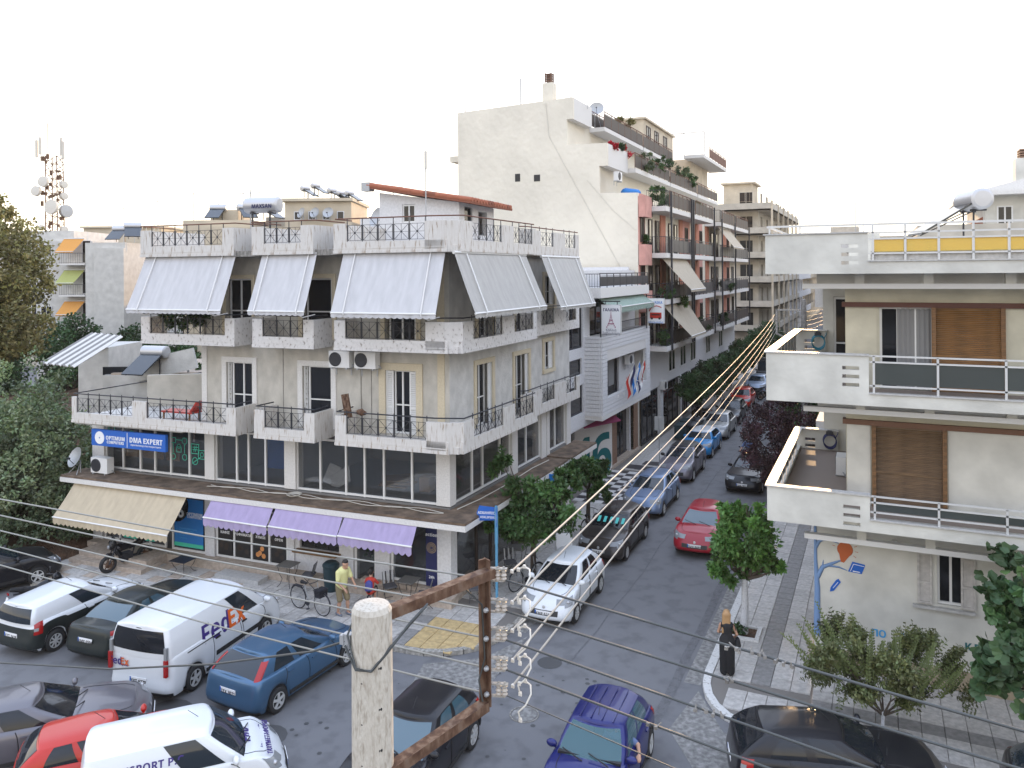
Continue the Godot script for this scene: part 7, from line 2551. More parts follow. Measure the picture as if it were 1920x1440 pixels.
func build_rooftops() -> void:
	var T := deg_to_rad(24.9)
	var b := thing("cream_rooftop_block", "cream block with a flat roof full of solar heaters, behind the corner building", "building", V(-35.4, 0, -44.3), T)
	var g := G.new()
	g.bx(-2.4, 2.25, 0, 16.0, 0, -6)
	g.bx(-2.7, 2.4, 16.0, 16.2, .3, -6.3)
	g.bx(-9, 6, 0, 14.3, -1, -10)
	put("wall", g, "cream3", b)
	for i in 4: window(b, Transform3D(Basis(), V(-1.5 + i * 1.0, 14.7, .03)), .5, .6, 1, 1, "clad", "glass_dark")
	for i in 5:
		var p := V(-35.4, 16.2, -44.3) + Basis(Vector3.UP, T) * V([-1.5, -.75, .45, 1.1, 1.7][i], [.25, .45, .1, -.1, -.1][i], -2.0)
		solar_heater("water_heater", ["leftmost of five solar heaters on the cream roof", "second of five solar heaters on the cream roof", "middle one of five solar heaters on the cream roof", "fourth of five solar heaters on the cream roof", "rightmost of five solar heaters on the cream roof"][i], p, T + 1.2, "", "solar heaters on the cream roof", .62)
	for i in 3: dish(["left small dish on the cream roof block wall", "middle small dish on the cream roof block wall", "right small dish on the cream roof block wall"][i], V(-35.4, 14.6, -44.3) + Basis(Vector3.UP, T) * V(-1.0 + i * .9, 0, .5), V(-.3 + i * .3, .4, 1), .38, .5, "small dishes before the cream roof")
	var rows := [[-43.6, -43.0, 5.0, 14.9, "cream3", "low peach rooftop block with heaters behind the left roof railing"], [-40.5, -45.5, 5.0, 14.4, "cream2", "pale rooftop wall behind the steel water tank"], [-30.5, -46.5, 5.0, 14.8, "clad", "white rooftop wall left of the tiled hut"], [-33.0, -55.0, 26.0, 13.6, "cream2", "long pale block closing the view behind the roofs"], [-70.0, -90.0, 60.0, 14.0, "cream2", "hazy far blocks along the horizon on the left"], [-120.0, -70.0, 60.0, 13.0, "cream2", "hazy far blocks beyond the lattice mast"]]
	for q in rows:
		var f := thing("rooftop_block", q[5], "building", V(q[0], 0, q[1]), T)
		g = G.new()
		g.bx(-q[2] / 2, q[2] / 2, 0, q[3], 0, -8)
		g.bx(-q[2] / 4, q[2] / 6, q[3], q[3] + .9, -2, -5)
		put("wall", g, q[4], f)
		for x in int(q[2] / 3.0):
			for k in 2: window(f, Transform3D(Basis(), V(-q[2] / 2 + 1.5 + x * 3.0, q[3] - 2.4 - k * 3.0, .03)), 1.2, 1.5, 2, 1, "clad", "glass_dark")
	for i in 4:
		var q: Array = [[-45.0, -44.5], [-43.0, -45.2], [-41.8, -46.0], [-30.8, -48.5]][i]
		solar_heater("water_heater", ["solar heater on the peach rooftop, left one", "solar heater on the peach rooftop, right one", "solar heater behind the steel tank's railing", "solar heater on the white rooftop by the tiled hut"][i], V(q[0], 15.0, q[1]), T + .6 * i, "", "solar heaters on far roofs", .9)
	var ap := [[-47, -44, 17.2], [-45.5, -45, 16.4], [-44.5, -46, 17.0], [-44, -46, 17.6], [-40, -48, 16.6], [-38.5, -47, 17.3], [-33, -50, 17.5], [-60, -52, 17.8], [-64, -55, 18.2], [-67, -54, 17.6], [-71, -60, 19.2], [-74, -61, 18.4]]
	for i in ap.size(): mast("aerial_mast", "rooftop aerial number %s from the left edge of the skyline" % ["nine", "eight", "seven", "six", "five", "four", "three counted", "ten", "eleven", "twelve", "thirteen", "fourteen"][i] if false else ["thin aerial over the peach rooftop, left", "thin aerial over the peach rooftop, middle", "thin aerial over the peach rooftop, right", "aerial just left of the cream roof block", "aerial behind the cream roof block, left", "aerial behind the cream roof block, right", "aerial right of the cream roof block", "aerial over the narrow balcony block", "aerial over the white awning block, right", "aerial over the white awning block, middle", "aerial behind the peach block at the far left", "leftmost aerial by the lattice mast"][i], V(ap[i][0], 13.5, ap[i][1]), ap[i][2] - 13.5, 1, "thin aerials along the left skyline", .03)
func cat(a: Vector3, b: Vector3, sag: float, n := 18) -> Array:
	var p := []
	for i in n + 1:
		var t := float(i) / n
		p.append(a.lerp(b, t) - V(0, sag * 4 * t * (1 - t), 0))
	return p
func wire(label: String, pts: Array, r: float, m: String, group: String) -> Node3D:
	var g := G.new()
	g.tube(pts, r, 6)
	var o := put("overhead_wire", g, m)
	return tag(o, label, "wire", group)
func insulator(p: Node3D, at: Vector3, d: Vector3) -> void:
	var g := G.new()
	for s in [0.0, .045]:
		g.lathe([Vector2(.0, -.042), Vector2(.017, -.042), Vector2(.022, -.03), Vector2(.014, -.018), Vector2(.023, -.005), Vector2(.014, .01), Vector2(.02, .025), Vector2(.0, .036)], at + d * (.065 + s), Vector3.UP, 12)
	var o := put("insulator", g, "porcelain", p)
	g = G.new()
	g.box(at + d * .07 + V(0, .042, 0), V(.034, .011, .13), Basis(d.cross(Vector3.UP), Vector3.UP, -d))
	g.box(at + d * .06 + V(0, -.047, 0), V(.03, .01, .11), Basis(d.cross(Vector3.UP), Vector3.UP, -d))
	for s in [.065, .11]: g.lathe([Vector2(0, .012), Vector2(.009, .01), Vector2(.009, 0)], at + d * s + V(0, .047, 0), Vector3.UP, 6, false)
	put("clamp", g, "conc_light", o)
func build_poles() -> void:
	var P := V(-2.99, 0, -4.24)
	var o := thing("utility_pole", "concrete utility pole in the foreground with a rusty steel side frame of white insulators", "utility pole", P)
	var g := G.new()
	var pr := []
	for i in 13: pr.append(Vector2(.17 - .0034 * i * 1.0, 8.77 * i / 12.0))
	pr.append(Vector2(.112, 8.80))
	pr.append(Vector2(0, 8.815))
	g.lathe(pr, Vector3.ZERO, Vector3.UP, 32)
	put("shaft", g, "pole_conc", o)
	g = G.new()
	var toc := V(.55, 0, .83).normalized() # towards the camera
	for k in 8:
		for s in [-.55, .42]:
			var d := toc.rotated(Vector3.UP, s)
			g.lathe([Vector2(0, .004), Vector2(.013, .003), Vector2(.013, -.004)], V(0, 8.35 - k * .26 + (.09 if s > 0 else 0.0), 0) + d * (.127 + k * .0012), d, 8)
	put("bolt_hole", g, "black", o)
	var A := V(.17, 8.76, .0)
	var B := V(.38, 8.76, -.97)
	var Bl := V(.33, 7.78, -.94)
	var Cl := V(.08, 7.76, .06)
	g = G.new()
	g.bar(A - V(.12, 0, .02), B, .068, .012)
	g.bar(A - V(.12, .03, .02) + V(.04, 0, 0), B + V(.04, -.03, 0), .012, .07)
	put("upper_arm", g, "steel_rust", o)
	g = G.new()
	var m := (B + Bl) * .5
	g.box(m + V(0, .02, 0), V(.075, 1.08, .012), Basis(Vector3.UP, -.5))
	g.box(m + V(-.03, .02, .02), V(.012, 1.08, .06), Basis(Vector3.UP, -.5))
	put("rack_post", g, "steel_rust", o)
	g = G.new()
	g.bar(Bl, Cl, .068, .012)
	g.bar(Bl + V(.04, -.03, 0), Cl + V(.04, -.03, 0), .012, .07)
	put("lower_arm", g, "steel_rust", o)
	var ys := [8.72, 8.49, 8.28, 8.06, 7.87]
	var d := V(.95, 0, -.3).normalized()
	for y in ys: insulator(o, V(.37, y, -.96), d)
	g = G.new()
	for y in ys: g.lathe([Vector2(0, .03), Vector2(.016, .025), Vector2(.02, .0)], V(.36, y - .03, -.94), V(-.3, 0, 1).normalized(), 6, false)
	put("bolt", g, "galv", o)
	# pole-top loop and side bracket
	g = G.new()
	g.tube([V(-.14, 8.55, .1), V(-.02, 8.44, .15), V(.08, 8.44, .12), V(.13, 8.52, .02), V(.2, 8.66, -.14), V(.24, 8.73, -.3)], .008, 5)
	g.tube([V(-.14, 8.75, -.05), V(-.12, 8.62, .1), V(-.02, 8.45, .15), V(.08, 8.44, .13), V(.14, 8.55, .0), V(.24, 8.72, -.28)], .007, 5)
	g.tube([V(.3, 8.7, -.7), V(.33, 8.5, -.92), V(.34, 8.1, -.94), V(.31, 7.95, -.9), V(.34, 7.8, -.9)], .007, 5)
	put("tie_cable", g, "wire_dark", o)
	g = G.new()
	g.box(V(-.14, 8.57, .06), V(.06, .09, .05))
	g.box(V(-.175, 8.575, .075), V(.03, .06, .03))
	put("side_bracket", g, "galv", o)
	# jumpers and street wires to the far frame
	var Wd := "five pale wires along the street"
	var Wx := "five dark wires across the picture"
	var nth := ["topmost", "second", "middle", "fourth", "lowest"]
	var far := V(-5.4, 8.45, -48.4)
	for i in 5:
		var s: Vector3 = P + V(.37, ys[i] + .01, -.96) + d * .13
		wire(nth[i] + " of five pale wires running from the rusty frame down the street", cat(s + V(.02, .0, -.05), far - V(0, i * .27, 0), .25, 26), .0095, "wire_light", Wd)
		var jm := G.new()
		jm.t = Transform3D(Basis(), -P)
		var e := s + V(.13, -.17, .06)
		jm.tube([s + V(.05, 0, -.1), s + V(.10, .03, -.1), s + V(.16, .03, -.06), s + V(.19, -.0, .0), s + V(.17, -.06, .05), s + V(.12, -.11, .07), e], .0065, 6)
		for t in [s + V(.02, 0, -.05), s + V(.05, .0, -.1), s + V(.1, .03, -.1), e]:
			jm.box(t, V(.018, .024, .02))
			jm.box(t + V(.013, .0, .01), V(.01, .02, .01))
		put("jumper", jm, "pvc", o)
		var wl: Vector3 = [V(-7.9, 8.74, -4.93), V(-8.0, 8.55, -4.99), V(-8.21, 8.33, -5.12), V(-8.39, 8.1, -5.23), V(-8.41, 7.9, -5.25)][i]
		var wr: Vector3 = [V(.22, 8.70, -4.59), V(.22, 8.49, -4.62), V(-.06, 8.29, -4.60), V(-.6, 8.06, -4.76), V(-1.2, 7.79, -4.96)][i]
		var c: Vector3 = P + V(.36, ys[i] - .04, -.96)
		var far_l := c + (wl - c) * 4.0
		far_l.y = wl.y + .25
		wire(nth[i] + " of five cross wires left of the rusty frame", [far_l, wl + (wl - c) * 1.0 + V(0, .05, 0), wl, wl.lerp(c, .5) - V(0, .035, 0), c], .007, "wire_light" if i < 0 else "wire_mid", Wx)
		wire(nth[i] + " of five cross wires right of the rusty frame", [c + d * .12, wr, wr + (wr - c) * 1.0, wr + (wr - c) * 3.0], [.0075, .0075, .0075, .0075][0] if i < 4 else .004, "wire_dark", Wx)
		if i < 4: # old connectors on the wires
			var kg := thing("wire_connector", nth[i] + " cross wire's cluster of rusted connectors right of the frame", "connector", c.lerp(wr, .62), 0, "connectors on the cross wires")
			g = G.new()
			var dir := (wr - c).normalized()
			for k in [9, 2, 4, 2][i]:
				var t: Vector3 = dir * (k * .05 + rng.randf_range(0, .04)) + V(0, rng.randf_range(-.01, .012), 0)
				g.box(t, V(.02, .02, .016), Basis(Vector3.UP, k * .7))
				g.tube([t, t + V(rng.randfn() * .02, .028, rng.randfn() * .02)], .005, 4)
			put("clamps", g, "conc", kg)
	var cb := [V(-16, 7.4, -6.2), V(-8.12, 7.02, -5.05), V(-6.38, 7.35, -4.97), V(-4.84, 7.83, -4.70), V(-3.53, 8.36, -4.31), V(-3.14, 8.57, -4.16)]
	wire("single dark service cable sagging left from the concrete pole's side bracket", cb, .008, "wire_dark", "")
	# far pole with its frame
	o = thing("utility_pole", "far concrete pole with a pale wire frame, above the right pavement", "utility pole", V(-3.9, 0, -48.6))
	g = G.new()
	g.lathe([Vector2(.2, 0), Vector2(.16, 8.6), Vector2(.12, 9.2), Vector2(0, 9.25)], Vector3.ZERO, Vector3.UP, 14)
	put("shaft", g, "conc", o)
	g = G.new()
	g.bar(V(0, 8.6, 0), V(-1.5, 8.6, 0), .1)
	g.box(V(-1.5, 7.9, 0), V(.1, 1.5, .1))
	g.bar(V(-1.5, 7.2, 0), V(0, 6.5, 0), .09)
	for i in 5: g.tube(cat(V(-1.5, 8.45 - i * .27, 0), V(.1, 8.5 - i * .27, 0), .08, 8), .012, 5)
	put("frame", g, "conc_light", o)
	for i in 5: wire(nth[i] + " pale wire beyond the far concrete pole", cat(V(-3.8, 8.5 - i * .27, -48.6), V(-1.9, 8.7 - i * .2, -95), .5, 12), .012, "wire_light", "pale wires beyond the far pole")
	# street name post and parking sign
	o = thing("street_name_post", "pale blue post with two dark blue street-name plates at the corner", "sign post", V(-11.04, .12, -22.45))
	g = G.new()
	g.tube([V(0, 0, 0), V(0, 3.4, 0)], .045, 10)
	g.tube([V(0, 2.2, 0), V(0, 3.35, 0)], .056, 10)
	put("post", g, "post_blue", o)
	for q in [[-1, Basis(Vector3.UP, .25), "ΑΣΚΛΗΠΙΟΥ", "ASKLIPIOU"], [1, Basis(Vector3.UP, -1.1), "ΦΙΛΙΠΠΟΥ", "FILIPPOU"]]:
		var bs: Basis = q[1]
		g = G.new()
		var pp := PackedVector2Array([Vector2(0, -.2), Vector2(.55, -.24), Vector2(.64, 0), Vector2(.55, .24), Vector2(0, .2)])
		if q[0] < 0: pp = PackedVector2Array([Vector2(0, -.2), Vector2(0, .2), Vector2(-.55, .24), Vector2(-.64, 0), Vector2(-.55, -.24)])
		g.poly(pp, V(0, 0, -.01), Vector3.RIGHT, Vector3.UP, .02)
		var pl := put("name_plate", g, "blue_sign", o)
		pl.transform = Transform3D(bs, V(0, 3.15, 0))
		text("lettering", q[2], .085, V(.28 * q[0], .02, .012), Vector3.RIGHT, Vector3.UP, "white", pl)
		text("lettering", q[3], .07, V(.28 * q[0], -.12, .012), Vector3.RIGHT, Vector3.UP, "white", pl)
	o = thing("sign_post", "thin grey post with the grey back of a square sign on the left pavement", "sign post", V(-10.6, .12, -41.3))
	g = G.new()
	g.tube([V(0, 0, 0), V(0, 3.0, 0)], .03, 8)
	put("post", g, "galv", o)
	g = G.new()
	g.box(V(0, 2.7, -.04), V(.5, .75, .02), Basis(Vector3.UP, .3))
	put("plate", g, "galv", o)
	o = thing("blue_flag_sign", "bright blue shop flag sign showing through the corner street tree", "sign", V(-11.75, 2.3, -28.3))
	g = G.new()
	g.bx(-.35, .35, 0, .8, -.03, .03)
	put("plate", g, "blue_sign2", o)
func flesh(bones: Array, cell: float, k := .04) -> G: # [a, b, ra, rb] tapered capsules joined by a smooth minimum, meshed as surface nets
	var lo := Vector3.INF
	var hi := -Vector3.INF
	for b in bones:
		for e in [[b[0], b[2]], [b[1], b[3]]]:
			lo = lo.min(e[0] - Vector3.ONE * (e[1] + cell * 3))
			hi = hi.max(e[0] + Vector3.ONE * (e[1] + cell * 3))
	var nx := int((hi.x - lo.x) / cell) + 2
	var ny := int((hi.y - lo.y) / cell) + 2
	var nz := int((hi.z - lo.z) / cell) + 2
	var f := PackedFloat32Array()
	f.resize(nx * ny * nz)
	f.fill(1.0)
	for b in bones:
		var a: Vector3 = b[0]
		var ab: Vector3 = b[1] - b[0]
		var l2 := maxf(ab.length_squared(), 1e-8)
		var mr: float = maxf(b[2], b[3]) + cell * 2.2 + k
		var p0 := ((a.min(b[1]) - Vector3.ONE * mr - lo) / cell).floor()
		var p1 := ((a.max(b[1]) + Vector3.ONE * mr - lo) / cell).ceil()
		for z in range(maxi(0, int(p0.z)), mini(nz, int(p1.z))):
			for y in range(maxi(0, int(p0.y)), mini(ny, int(p1.y))):
				for x in range(maxi(0, int(p0.x)), mini(nx, int(p1.x))):
					var p := lo + Vector3(x, y, z) * cell
					var t := clampf((p - a).dot(ab) / l2, 0, 1)
					var d: float = (p - a - ab * t).length() - lerpf(b[2], b[3], t)
					var i := x + nx * (y + ny * z)
					var o := f[i]
					var h := maxf(k - absf(o - d), 0.0) / k
					f[i] = minf(o, d) - h * h * k * .25
	var g := G.new()
	var id := {}
	var vs: Array[Vector3] = []
	var ns: Array[Vector3] = []
	var st := [1, nx, nx * ny]
	for z in nz - 1:
		for y in ny - 1:
			for x in nx - 1:
				var i := x + nx * (y + ny * z)
				var s := 0
				for c in 8:
					if f[i + (c & 1) + nx * ((c >> 1) & 1) + nx * ny * (c >> 2)] < 0: s += 1
				if s == 0 or s == 8: continue
				var acc := Vector3.ZERO
				var n := 0
				for e in [[0, 1], [2, 3], [4, 5], [6, 7], [0, 2], [1, 3], [4, 6], [5, 7], [0, 4], [1, 5], [2, 6], [3, 7]]:
					var c0: int = e[0]
					var c1: int = e[1]
					var v0 := f[i + (c0 & 1) + nx * ((c0 >> 1) & 1) + nx * ny * (c0 >> 2)]
					var v1 := f[i + (c1 & 1) + nx * ((c1 >> 1) & 1) + nx * ny * (c1 >> 2)]
					if (v0 < 0) == (v1 < 0): continue
					acc += Vector3(c0 & 1, (c0 >> 1) & 1, c0 >> 2).lerp(Vector3(c1 & 1, (c1 >> 1) & 1, c1 >> 2), v0 / (v0 - v1))
					n += 1
				id[i] = vs.size()
				vs.append(lo + (Vector3(x, y, z) + acc / n) * cell)
				ns.append(Vector3(f[i + 1] - f[i], f[i + nx] - f[i], f[i + nx * ny] - f[i]).normalized())
	for i in id:
		var p := [i % nx, (i / nx) % ny, i / (nx * ny)]
		for ax in 3:
			var u: int = (ax + 1) % 3
			var w: int = (ax + 2) % 3
			if p[u] == 0 or p[w] == 0: continue
			var j: int = i + st[ax]
			if (f[i] < 0) == (f[j] < 0): continue
			var q := [i, i - st[u], i - st[u] - st[w], i - st[w]]
			var ok := true
			for c in q: ok = ok and id.has(c)
			if not ok: continue
			if f[i] > 0: q.reverse()
			var P: Array = q.map(func(c): return vs[id[c]])
			var N: Array = q.map(func(c): return ns[id[c]])
			g.tri(P[0], P[1], P[2], N[0], N[1], N[2])
			g.tri(P[0], P[2], P[3], N[0], N[2], N[3])
	return g
func hand(dir: Vector3, at: Vector3, palm_n: Vector3, curl: float, right: float) -> Array: # palm, four fingers, thumb
	var b := []
	var d := dir.normalized()
	var s := d.cross(palm_n).normalized() * right
	b.append([at, at + d * .075, .024, .028])
	for i in 4:
		var k := at + d * .085 + s * (.027 - i * .018)
		var l: float = [.034, .04, .037, .028][i]
		var c1 := (d * cos(curl) + palm_n * sin(curl)).normalized()
		var c2 := (d * cos(curl * 2.1) + palm_n * sin(curl * 2.1)).normalized()
		b.append([at + d * .05 + s * (.022 - i * .014), k, .011, .0095])
		b.append([k, k + c1 * l, .0095, .0085])
		b.append([k + c1 * l, k + c1 * l + c2 * l * .9, .0085, .0075])
	b.append([at + d * .02 + s * .02, at + d * .05 + s * .05 + palm_n * .01, .012, .01])
	b.append([at + d * .05 + s * .05 + palm_n * .01, at + d * .085 + s * .05 + palm_n * .02, .01, .008])
	return b
func head_bones(c: Vector3, fw: Vector3, r := 1.0) -> Array: # skull, jaw, nose, ears
	var s := fw.cross(Vector3.UP).normalized()
	return [[c + V(0, .03, 0) - fw * .015, c + V(0, .02, 0) + fw * .02, .09 * r, .085 * r], [c - V(0, .03, 0) + fw * .03, c - V(0, .085, 0) + fw * .055, .062 * r, .038 * r], [c + V(0, .01, 0) + fw * .1, c - V(0, .02, 0) + fw * .115, .011, .014], [c + s * .088 - V(0, .0, 0), c + s * .09 - V(0, .03, 0), .014, .01], [c - s * .088, c - s * .09 - V(0, .03, 0), .014, .01], [c - V(0, .05, 0) - fw * .02, c - V(0, .14, 0) - fw * .03, .05, .055]]
func face(p: Node3D, c: Vector3, fw: Vector3) -> void:
	var s := fw.cross(Vector3.UP).normalized()
	var g := G.new()
	for k in [-1, 1]:
		g.ball(c + fw * .097 + s * .032 * k + V(0, .012, 0), V(.012, .007, .012), 8, 5)
		g.ball(c + fw * .094 + s * .034 * k + V(0, .034, 0), V(.02, .005, .016), 8, 4)
	put("eyes_and_brows", g, "hair_dark", p)
	g = G.new()
	g.ball(c + fw * .09 - V(0, .058, 0), V(.022, .006, .02), 8, 4)
	put("mouth", g, "pink", p)
func shoe(p: Node3D, heel: Vector3, toe: Vector3, m: String) -> void:
	put("shoe", flesh([[heel + V(0, .045, 0), toe + V(0, .035, 0), .045, .035], [heel + V(0, .07, 0), heel.lerp(toe, .4) + V(0, .05, 0), .04, .04]], .016, .03), m, p)
func build_people() -> void:
	# man in the pale yellow T-shirt; forward is +X
	var gy := .13
	var m := thing("person", "person in pale yellow t-shirt and khaki shorts, leaning towards the child on a bicycle", "person", V(-15.5, gy, -20.35), deg_to_rad(-12))
	var hc := V(.19, 1.63, .0)
	var fw := V(1, -.25, -.1).normalized()
	var sk := head_bones(hc, fw)
	sk += [[V(.10, 1.45, 0), V(.13, 1.54, 0), .058, .055], [V(.0, 1.0, 0), V(.06, 1.35, 0), .13, .15]]
	var arm_r := [V(.08, 1.40, .2), V(.14, 1.12, .26), V(.36, .95, .2)]
	var arm_l := [V(.08, 1.40, -.2), V(.2, 1.13, -.25), V(.42, 1.0, -.18)]
	for a in [arm_r, arm_l]:
		sk += [[a[0], a[1], .052, .042], [a[1], a[2], .042, .03]]
		sk += hand(a[2] - a[1], a[2] + (a[2] - a[1]).normalized() * .01, V(0, -1, 0), .7, 1.0 if a == arm_r else -1.0)
	var legs := [[V(-.02, .92, .1), V(.06, .5, .12), V(-.04, .09, .12)], [V(-.02, .92, -.1), V(.14, .5, -.12), V(.16, .09, -.12)]]
	for l in legs: sk += [[l[0], l[1], .085, .06], [l[1], l[1].lerp(l[2], .35), .055, .058], [l[1].lerp(l[2], .35), l[2], .058, .038], [l[2], l[2] + V(.1, -.03, 0), .036, .03]]
	put("body", flesh(sk, .0125, .03), "skin", m)
	var sh := [[V(-.0, .98, .06), V(.07, 1.36, .1), .13, .125], [V(-.0, .98, -.06), V(.07, 1.36, -.1), .13, .125], [V(.0, .92, 0), V(.0, 1.0, 0), .165, .16], [V(.01, 1.0, 0), V(.075, 1.38, 0), .162, .16], [V(.08, 1.42, 0), V(.09, 1.44, 0), .1, .08]]
	for a in [arm_r, arm_l]: sh.append([a[0], a[0].lerp(a[1], .75), .08, .072])
	put("t_shirt", flesh(sh, .016, .05), "shirt_yellow", m)
	var so := [[V(-.01, .95, 0), V(-.01, .88, 0), .16, .155]]
	for l in legs: so.append([l[0], l[0].lerp(l[1], .95), .105, .095])
	put("shorts", flesh(so, .016, .04), "shorts_khaki", m)
	put("hair", flesh([[hc + V(-.025, .06, 0), hc + V(.02, .085, 0), .088, .08], [hc + V(-.05, .0, 0), hc + V(-.04, -.05, 0), .07, .05]], .012, .03), "hair_dark", m)
	face(m, hc, fw)
	for l in legs: shoe(m, l[2] + V(-.05, -.09, 0), l[2] + V(.17, -.09, .0), "shoe_grey")
	# child on a bicycle, seen from behind; forward is -Z
	var kid := thing("person", "child in red shirt with blue backpack, sitting on a small bicycle before the doorway", "person", V(-14.95, gy, -21.15), deg_to_rad(18))
	var kc := V(0, 1.13, -.06)
	sk = head_bones(kc, V(0, -.1, -1).normalized(), .92)
	sk += [[V(0, .95, -.0), V(0, 1.05, -.03), .045, .045], [V(0, .6, .08), V(0, .88, .0), .1, .11]]
	for s in [1, -1]:
		sk += [[V(.13 * s, .92, 0), V(.2 * s, .75, -.12), .036, .03], [V(.2 * s, .75, -.12), V(.2 * s, .7, -.32), .03, .022]]
		sk += [[V(.07 * s, .58, .06), V(.09 * s, .47, -.22), .06, .045], [V(.09 * s, .47, -.22), V(.1 * s, .16, -.1), .042, .03], [V(.1 * s, .16, -.1), V(.1 * s, .12, -.2), .028, .022]]
		sk += hand(V(0, -.2, -1), V(.2 * s, .7, -.33), V(0, -1, 0), .9, s)
	put("body", flesh(sk, .0125, .025), "skin", kid)
	sh = [[V(0, .58, .07), V(0, .88, .01), .12, .125]]
	for s in [1, -1]: sh.append([V(.12 * s, .91, 0), V(.2 * s, .76, -.12), .052, .045])
	put("shirt", flesh(sh, .014, .04), "shirt_red", kid)
	so = [[V(0, .56, .07), V(0, .6, .07), .125, .12]]
	for s in [1, -1]: so.append([V(.07 * s, .57, .05), V(.09 * s, .49, -.17), .07, .06])
	put("shorts", flesh(so, .014, .03), "shirt_red", kid)
	put("hair", flesh([[kc + V(0, .04, .03), kc + V(0, .07, -.03), .088, .08], [kc + V(0, -.02, .05), kc + V(0, .02, .04), .06, .07]], .012, .03), "hair_dark", kid)
	face(kid, kc, V(0, -.1, -1).normalized())
	put("backpack", flesh([[V(0, .68, .2), V(0, .86, .17), .1, .085], [V(.05, .68, .21), V(.05, .84, .18), .08, .07], [V(-.05, .68, .21), V(-.05, .84, .18), .08, .07]], .016, .03), "bag_blue", kid)
	for s in [1, -1]: shoe(kid, V(.1 * s, .09, -.06), V(.1 * s, .06, -.22), "shoe_white")
	bicycle("dark bicycle ridden by the child, half hidden by the concrete pole", V(-14.95, gy, -21.2), deg_to_rad(18 + 90), .72, false)
	# woman in black with her back to us; forward is -Z
	var w := thing("person", "person with long blond hair in a black sleeveless jumpsuit, seen from behind at the kerb", "person", V(-3.72, gy, -21.5), deg_to_rad(10))
	var wc := V(-.01, 1.57, -.05)
	sk = head_bones(wc, V(-.2, -.15, -1).normalized(), .95)
	sk += [[V(0, 1.38, 0), V(0, 1.48, -.02), .045, .045], [V(0, 1.0, 0), V(0, 1.32, .0), .1, .115]]
	for q in [[1, V(.25, 1.1, -.02), V(.2, .93, -.2)], [-1, V(-.22, 1.1, -.08), V(-.05, 1.0, -.26)]]:
		sk += [[V(.16 * q[0], 1.34, 0), q[1], .042, .035], [q[1], q[2], .034, .025]]
		sk += hand(q[2] - q[1], q[2], V(-q[0], 0, 0), .6, q[0])
	for s in [1, -1]: sk += [[V(.08 * s, .9, 0), V(.085 * s, .48, -.02), .08, .055], [V(.085 * s, .48, -.02), V(.08 * s, .08, .02), .05, .034], [V(.08 * s, .08, .02), V(.085 * s, .03, -.1), .032, .026]]
	put("body", flesh(sk, .0125, .03), "skin", w)
	sh = [[V(0, 1.0, 0), V(0, 1.3, 0), .125, .13], [V(0, .92, .01), V(0, .98, 0), .17, .15], [V(.1, 1.33, 0), V(-.1, 1.33, 0), .075, .075]]
	for s in [1, -1]: sh += [[V(.085 * s, .92, 0), V(.095 * s, .1, 0), .12, .1]]
	put("jumpsuit", flesh(sh, .016, .06), "cloth_black", w)
	var hb := [[wc + V(0, .05, .03), wc + V(0, .06, -.03), .098, .09]]
	for s in [-.06, -.02, .02, .06]: hb.append([wc + V(s, .03, .06), wc + V(s * 1.35 - .02, -.36 - absf(s), .12), .055, .028])
	put("hair", flesh(hb, .0125, .03), "hair_blond", w)
	face(w, wc, V(-.2, -.15, -1).normalized())
	put("shoulder_bag", flesh([[V(.27, .93, .0), V(.27, .83, .02), .07, .09], [V(.27, .93, -.1), V(.27, .83, -.1), .06, .08]], .018, .03), "cloth_black", w)
	var g := G.new()
	g.tube([V(.27, .98, -.05), V(.2, 1.35, .05), V(.1, 1.42, .0)], .012, 5)
	put("bag_strap", g, "cloth_black", w)
	for s in [1, -1]: shoe(w, V(.08 * s, .0, .06), V(.09 * s, 0, -.16), "cloth_black")
	# rider and red motorcycle
	motorbike("red motorcycle with its headlight on, coming down the road beside the plum tree", V(-6.6, 0, -45.0), PI, "p_red", true)
	var r := thing("person", "person in blue shirt and pale helmet riding the red motorcycle", "person", V(-6.6, 0, -45.25), PI)
	var rc := V(0, 1.5, -.1)
	sk = head_bones(rc, V(0, 0, -1))
	for s in [1, -1]:
		sk += [[V(.2 * s, 1.28, 0), V(.33 * s, 1.05, -.2), .05, .04], [V(.33 * s, 1.05, -.2), V(.34 * s, 1.02, -.5), .04, .03]]
		sk += hand(V(0, 0, -1), V(.34 * s, 1.02, -.5), V(0, -1, 0), .9, s)
	sk.append([V(0, .85, .1), V(0, 1.25, 0), .15, .15])
	put("body", flesh(sk, .018, .03), "skin", r)
	sh = [[V(0, .82, .1), V(0, 1.26, .0), .16, .17], [V(.12, 1.28, 0), V(-.12, 1.28, 0), .12, .12]]
	for s in [1, -1]: sh.append([V(.2 * s, 1.27, 0), V(.29 * s, 1.12, -.13), .075, .065])
	put("shirt", flesh(sh, .022, .05), "cloth_blue", r)
	so = [[V(0, .8, .1), V(0, .85, .1), .16, .15]]
	for s in [1, -1]: so += [[V(.1 * s, .82, .08), V(.22 * s, .72, -.3), .09, .07], [V(.22 * s, .72, -.3), V(.22 * s, .32, -.15), .065, .05]]
	put("trousers", flesh(so, .022, .04), "cloth_grey", r)
	for s in [1, -1]: shoe(r, V(.22 * s, .26, -.1), V(.22 * s, .24, -.32), "cloth_black")
	put("helmet", flesh([[rc + V(0, .05, .02), rc + V(0, .05, -.02), .125, .12]], .018, .03), "shoe_white", r)
	# driver of the dark blue car: arm on the window sill. Car faces +Z here
	var cr := Basis(Vector3.UP, PI + .05)
	var d := thing("person", "person driving the dark blue hatchback, bare forearm hanging out of the window", "person", V(-5.45, 0, -16.0) + cr * V(-.36, 0, .05), PI + .05)
	sk = head_bones(V(0, 1.28, .05), V(0, 0, -1))
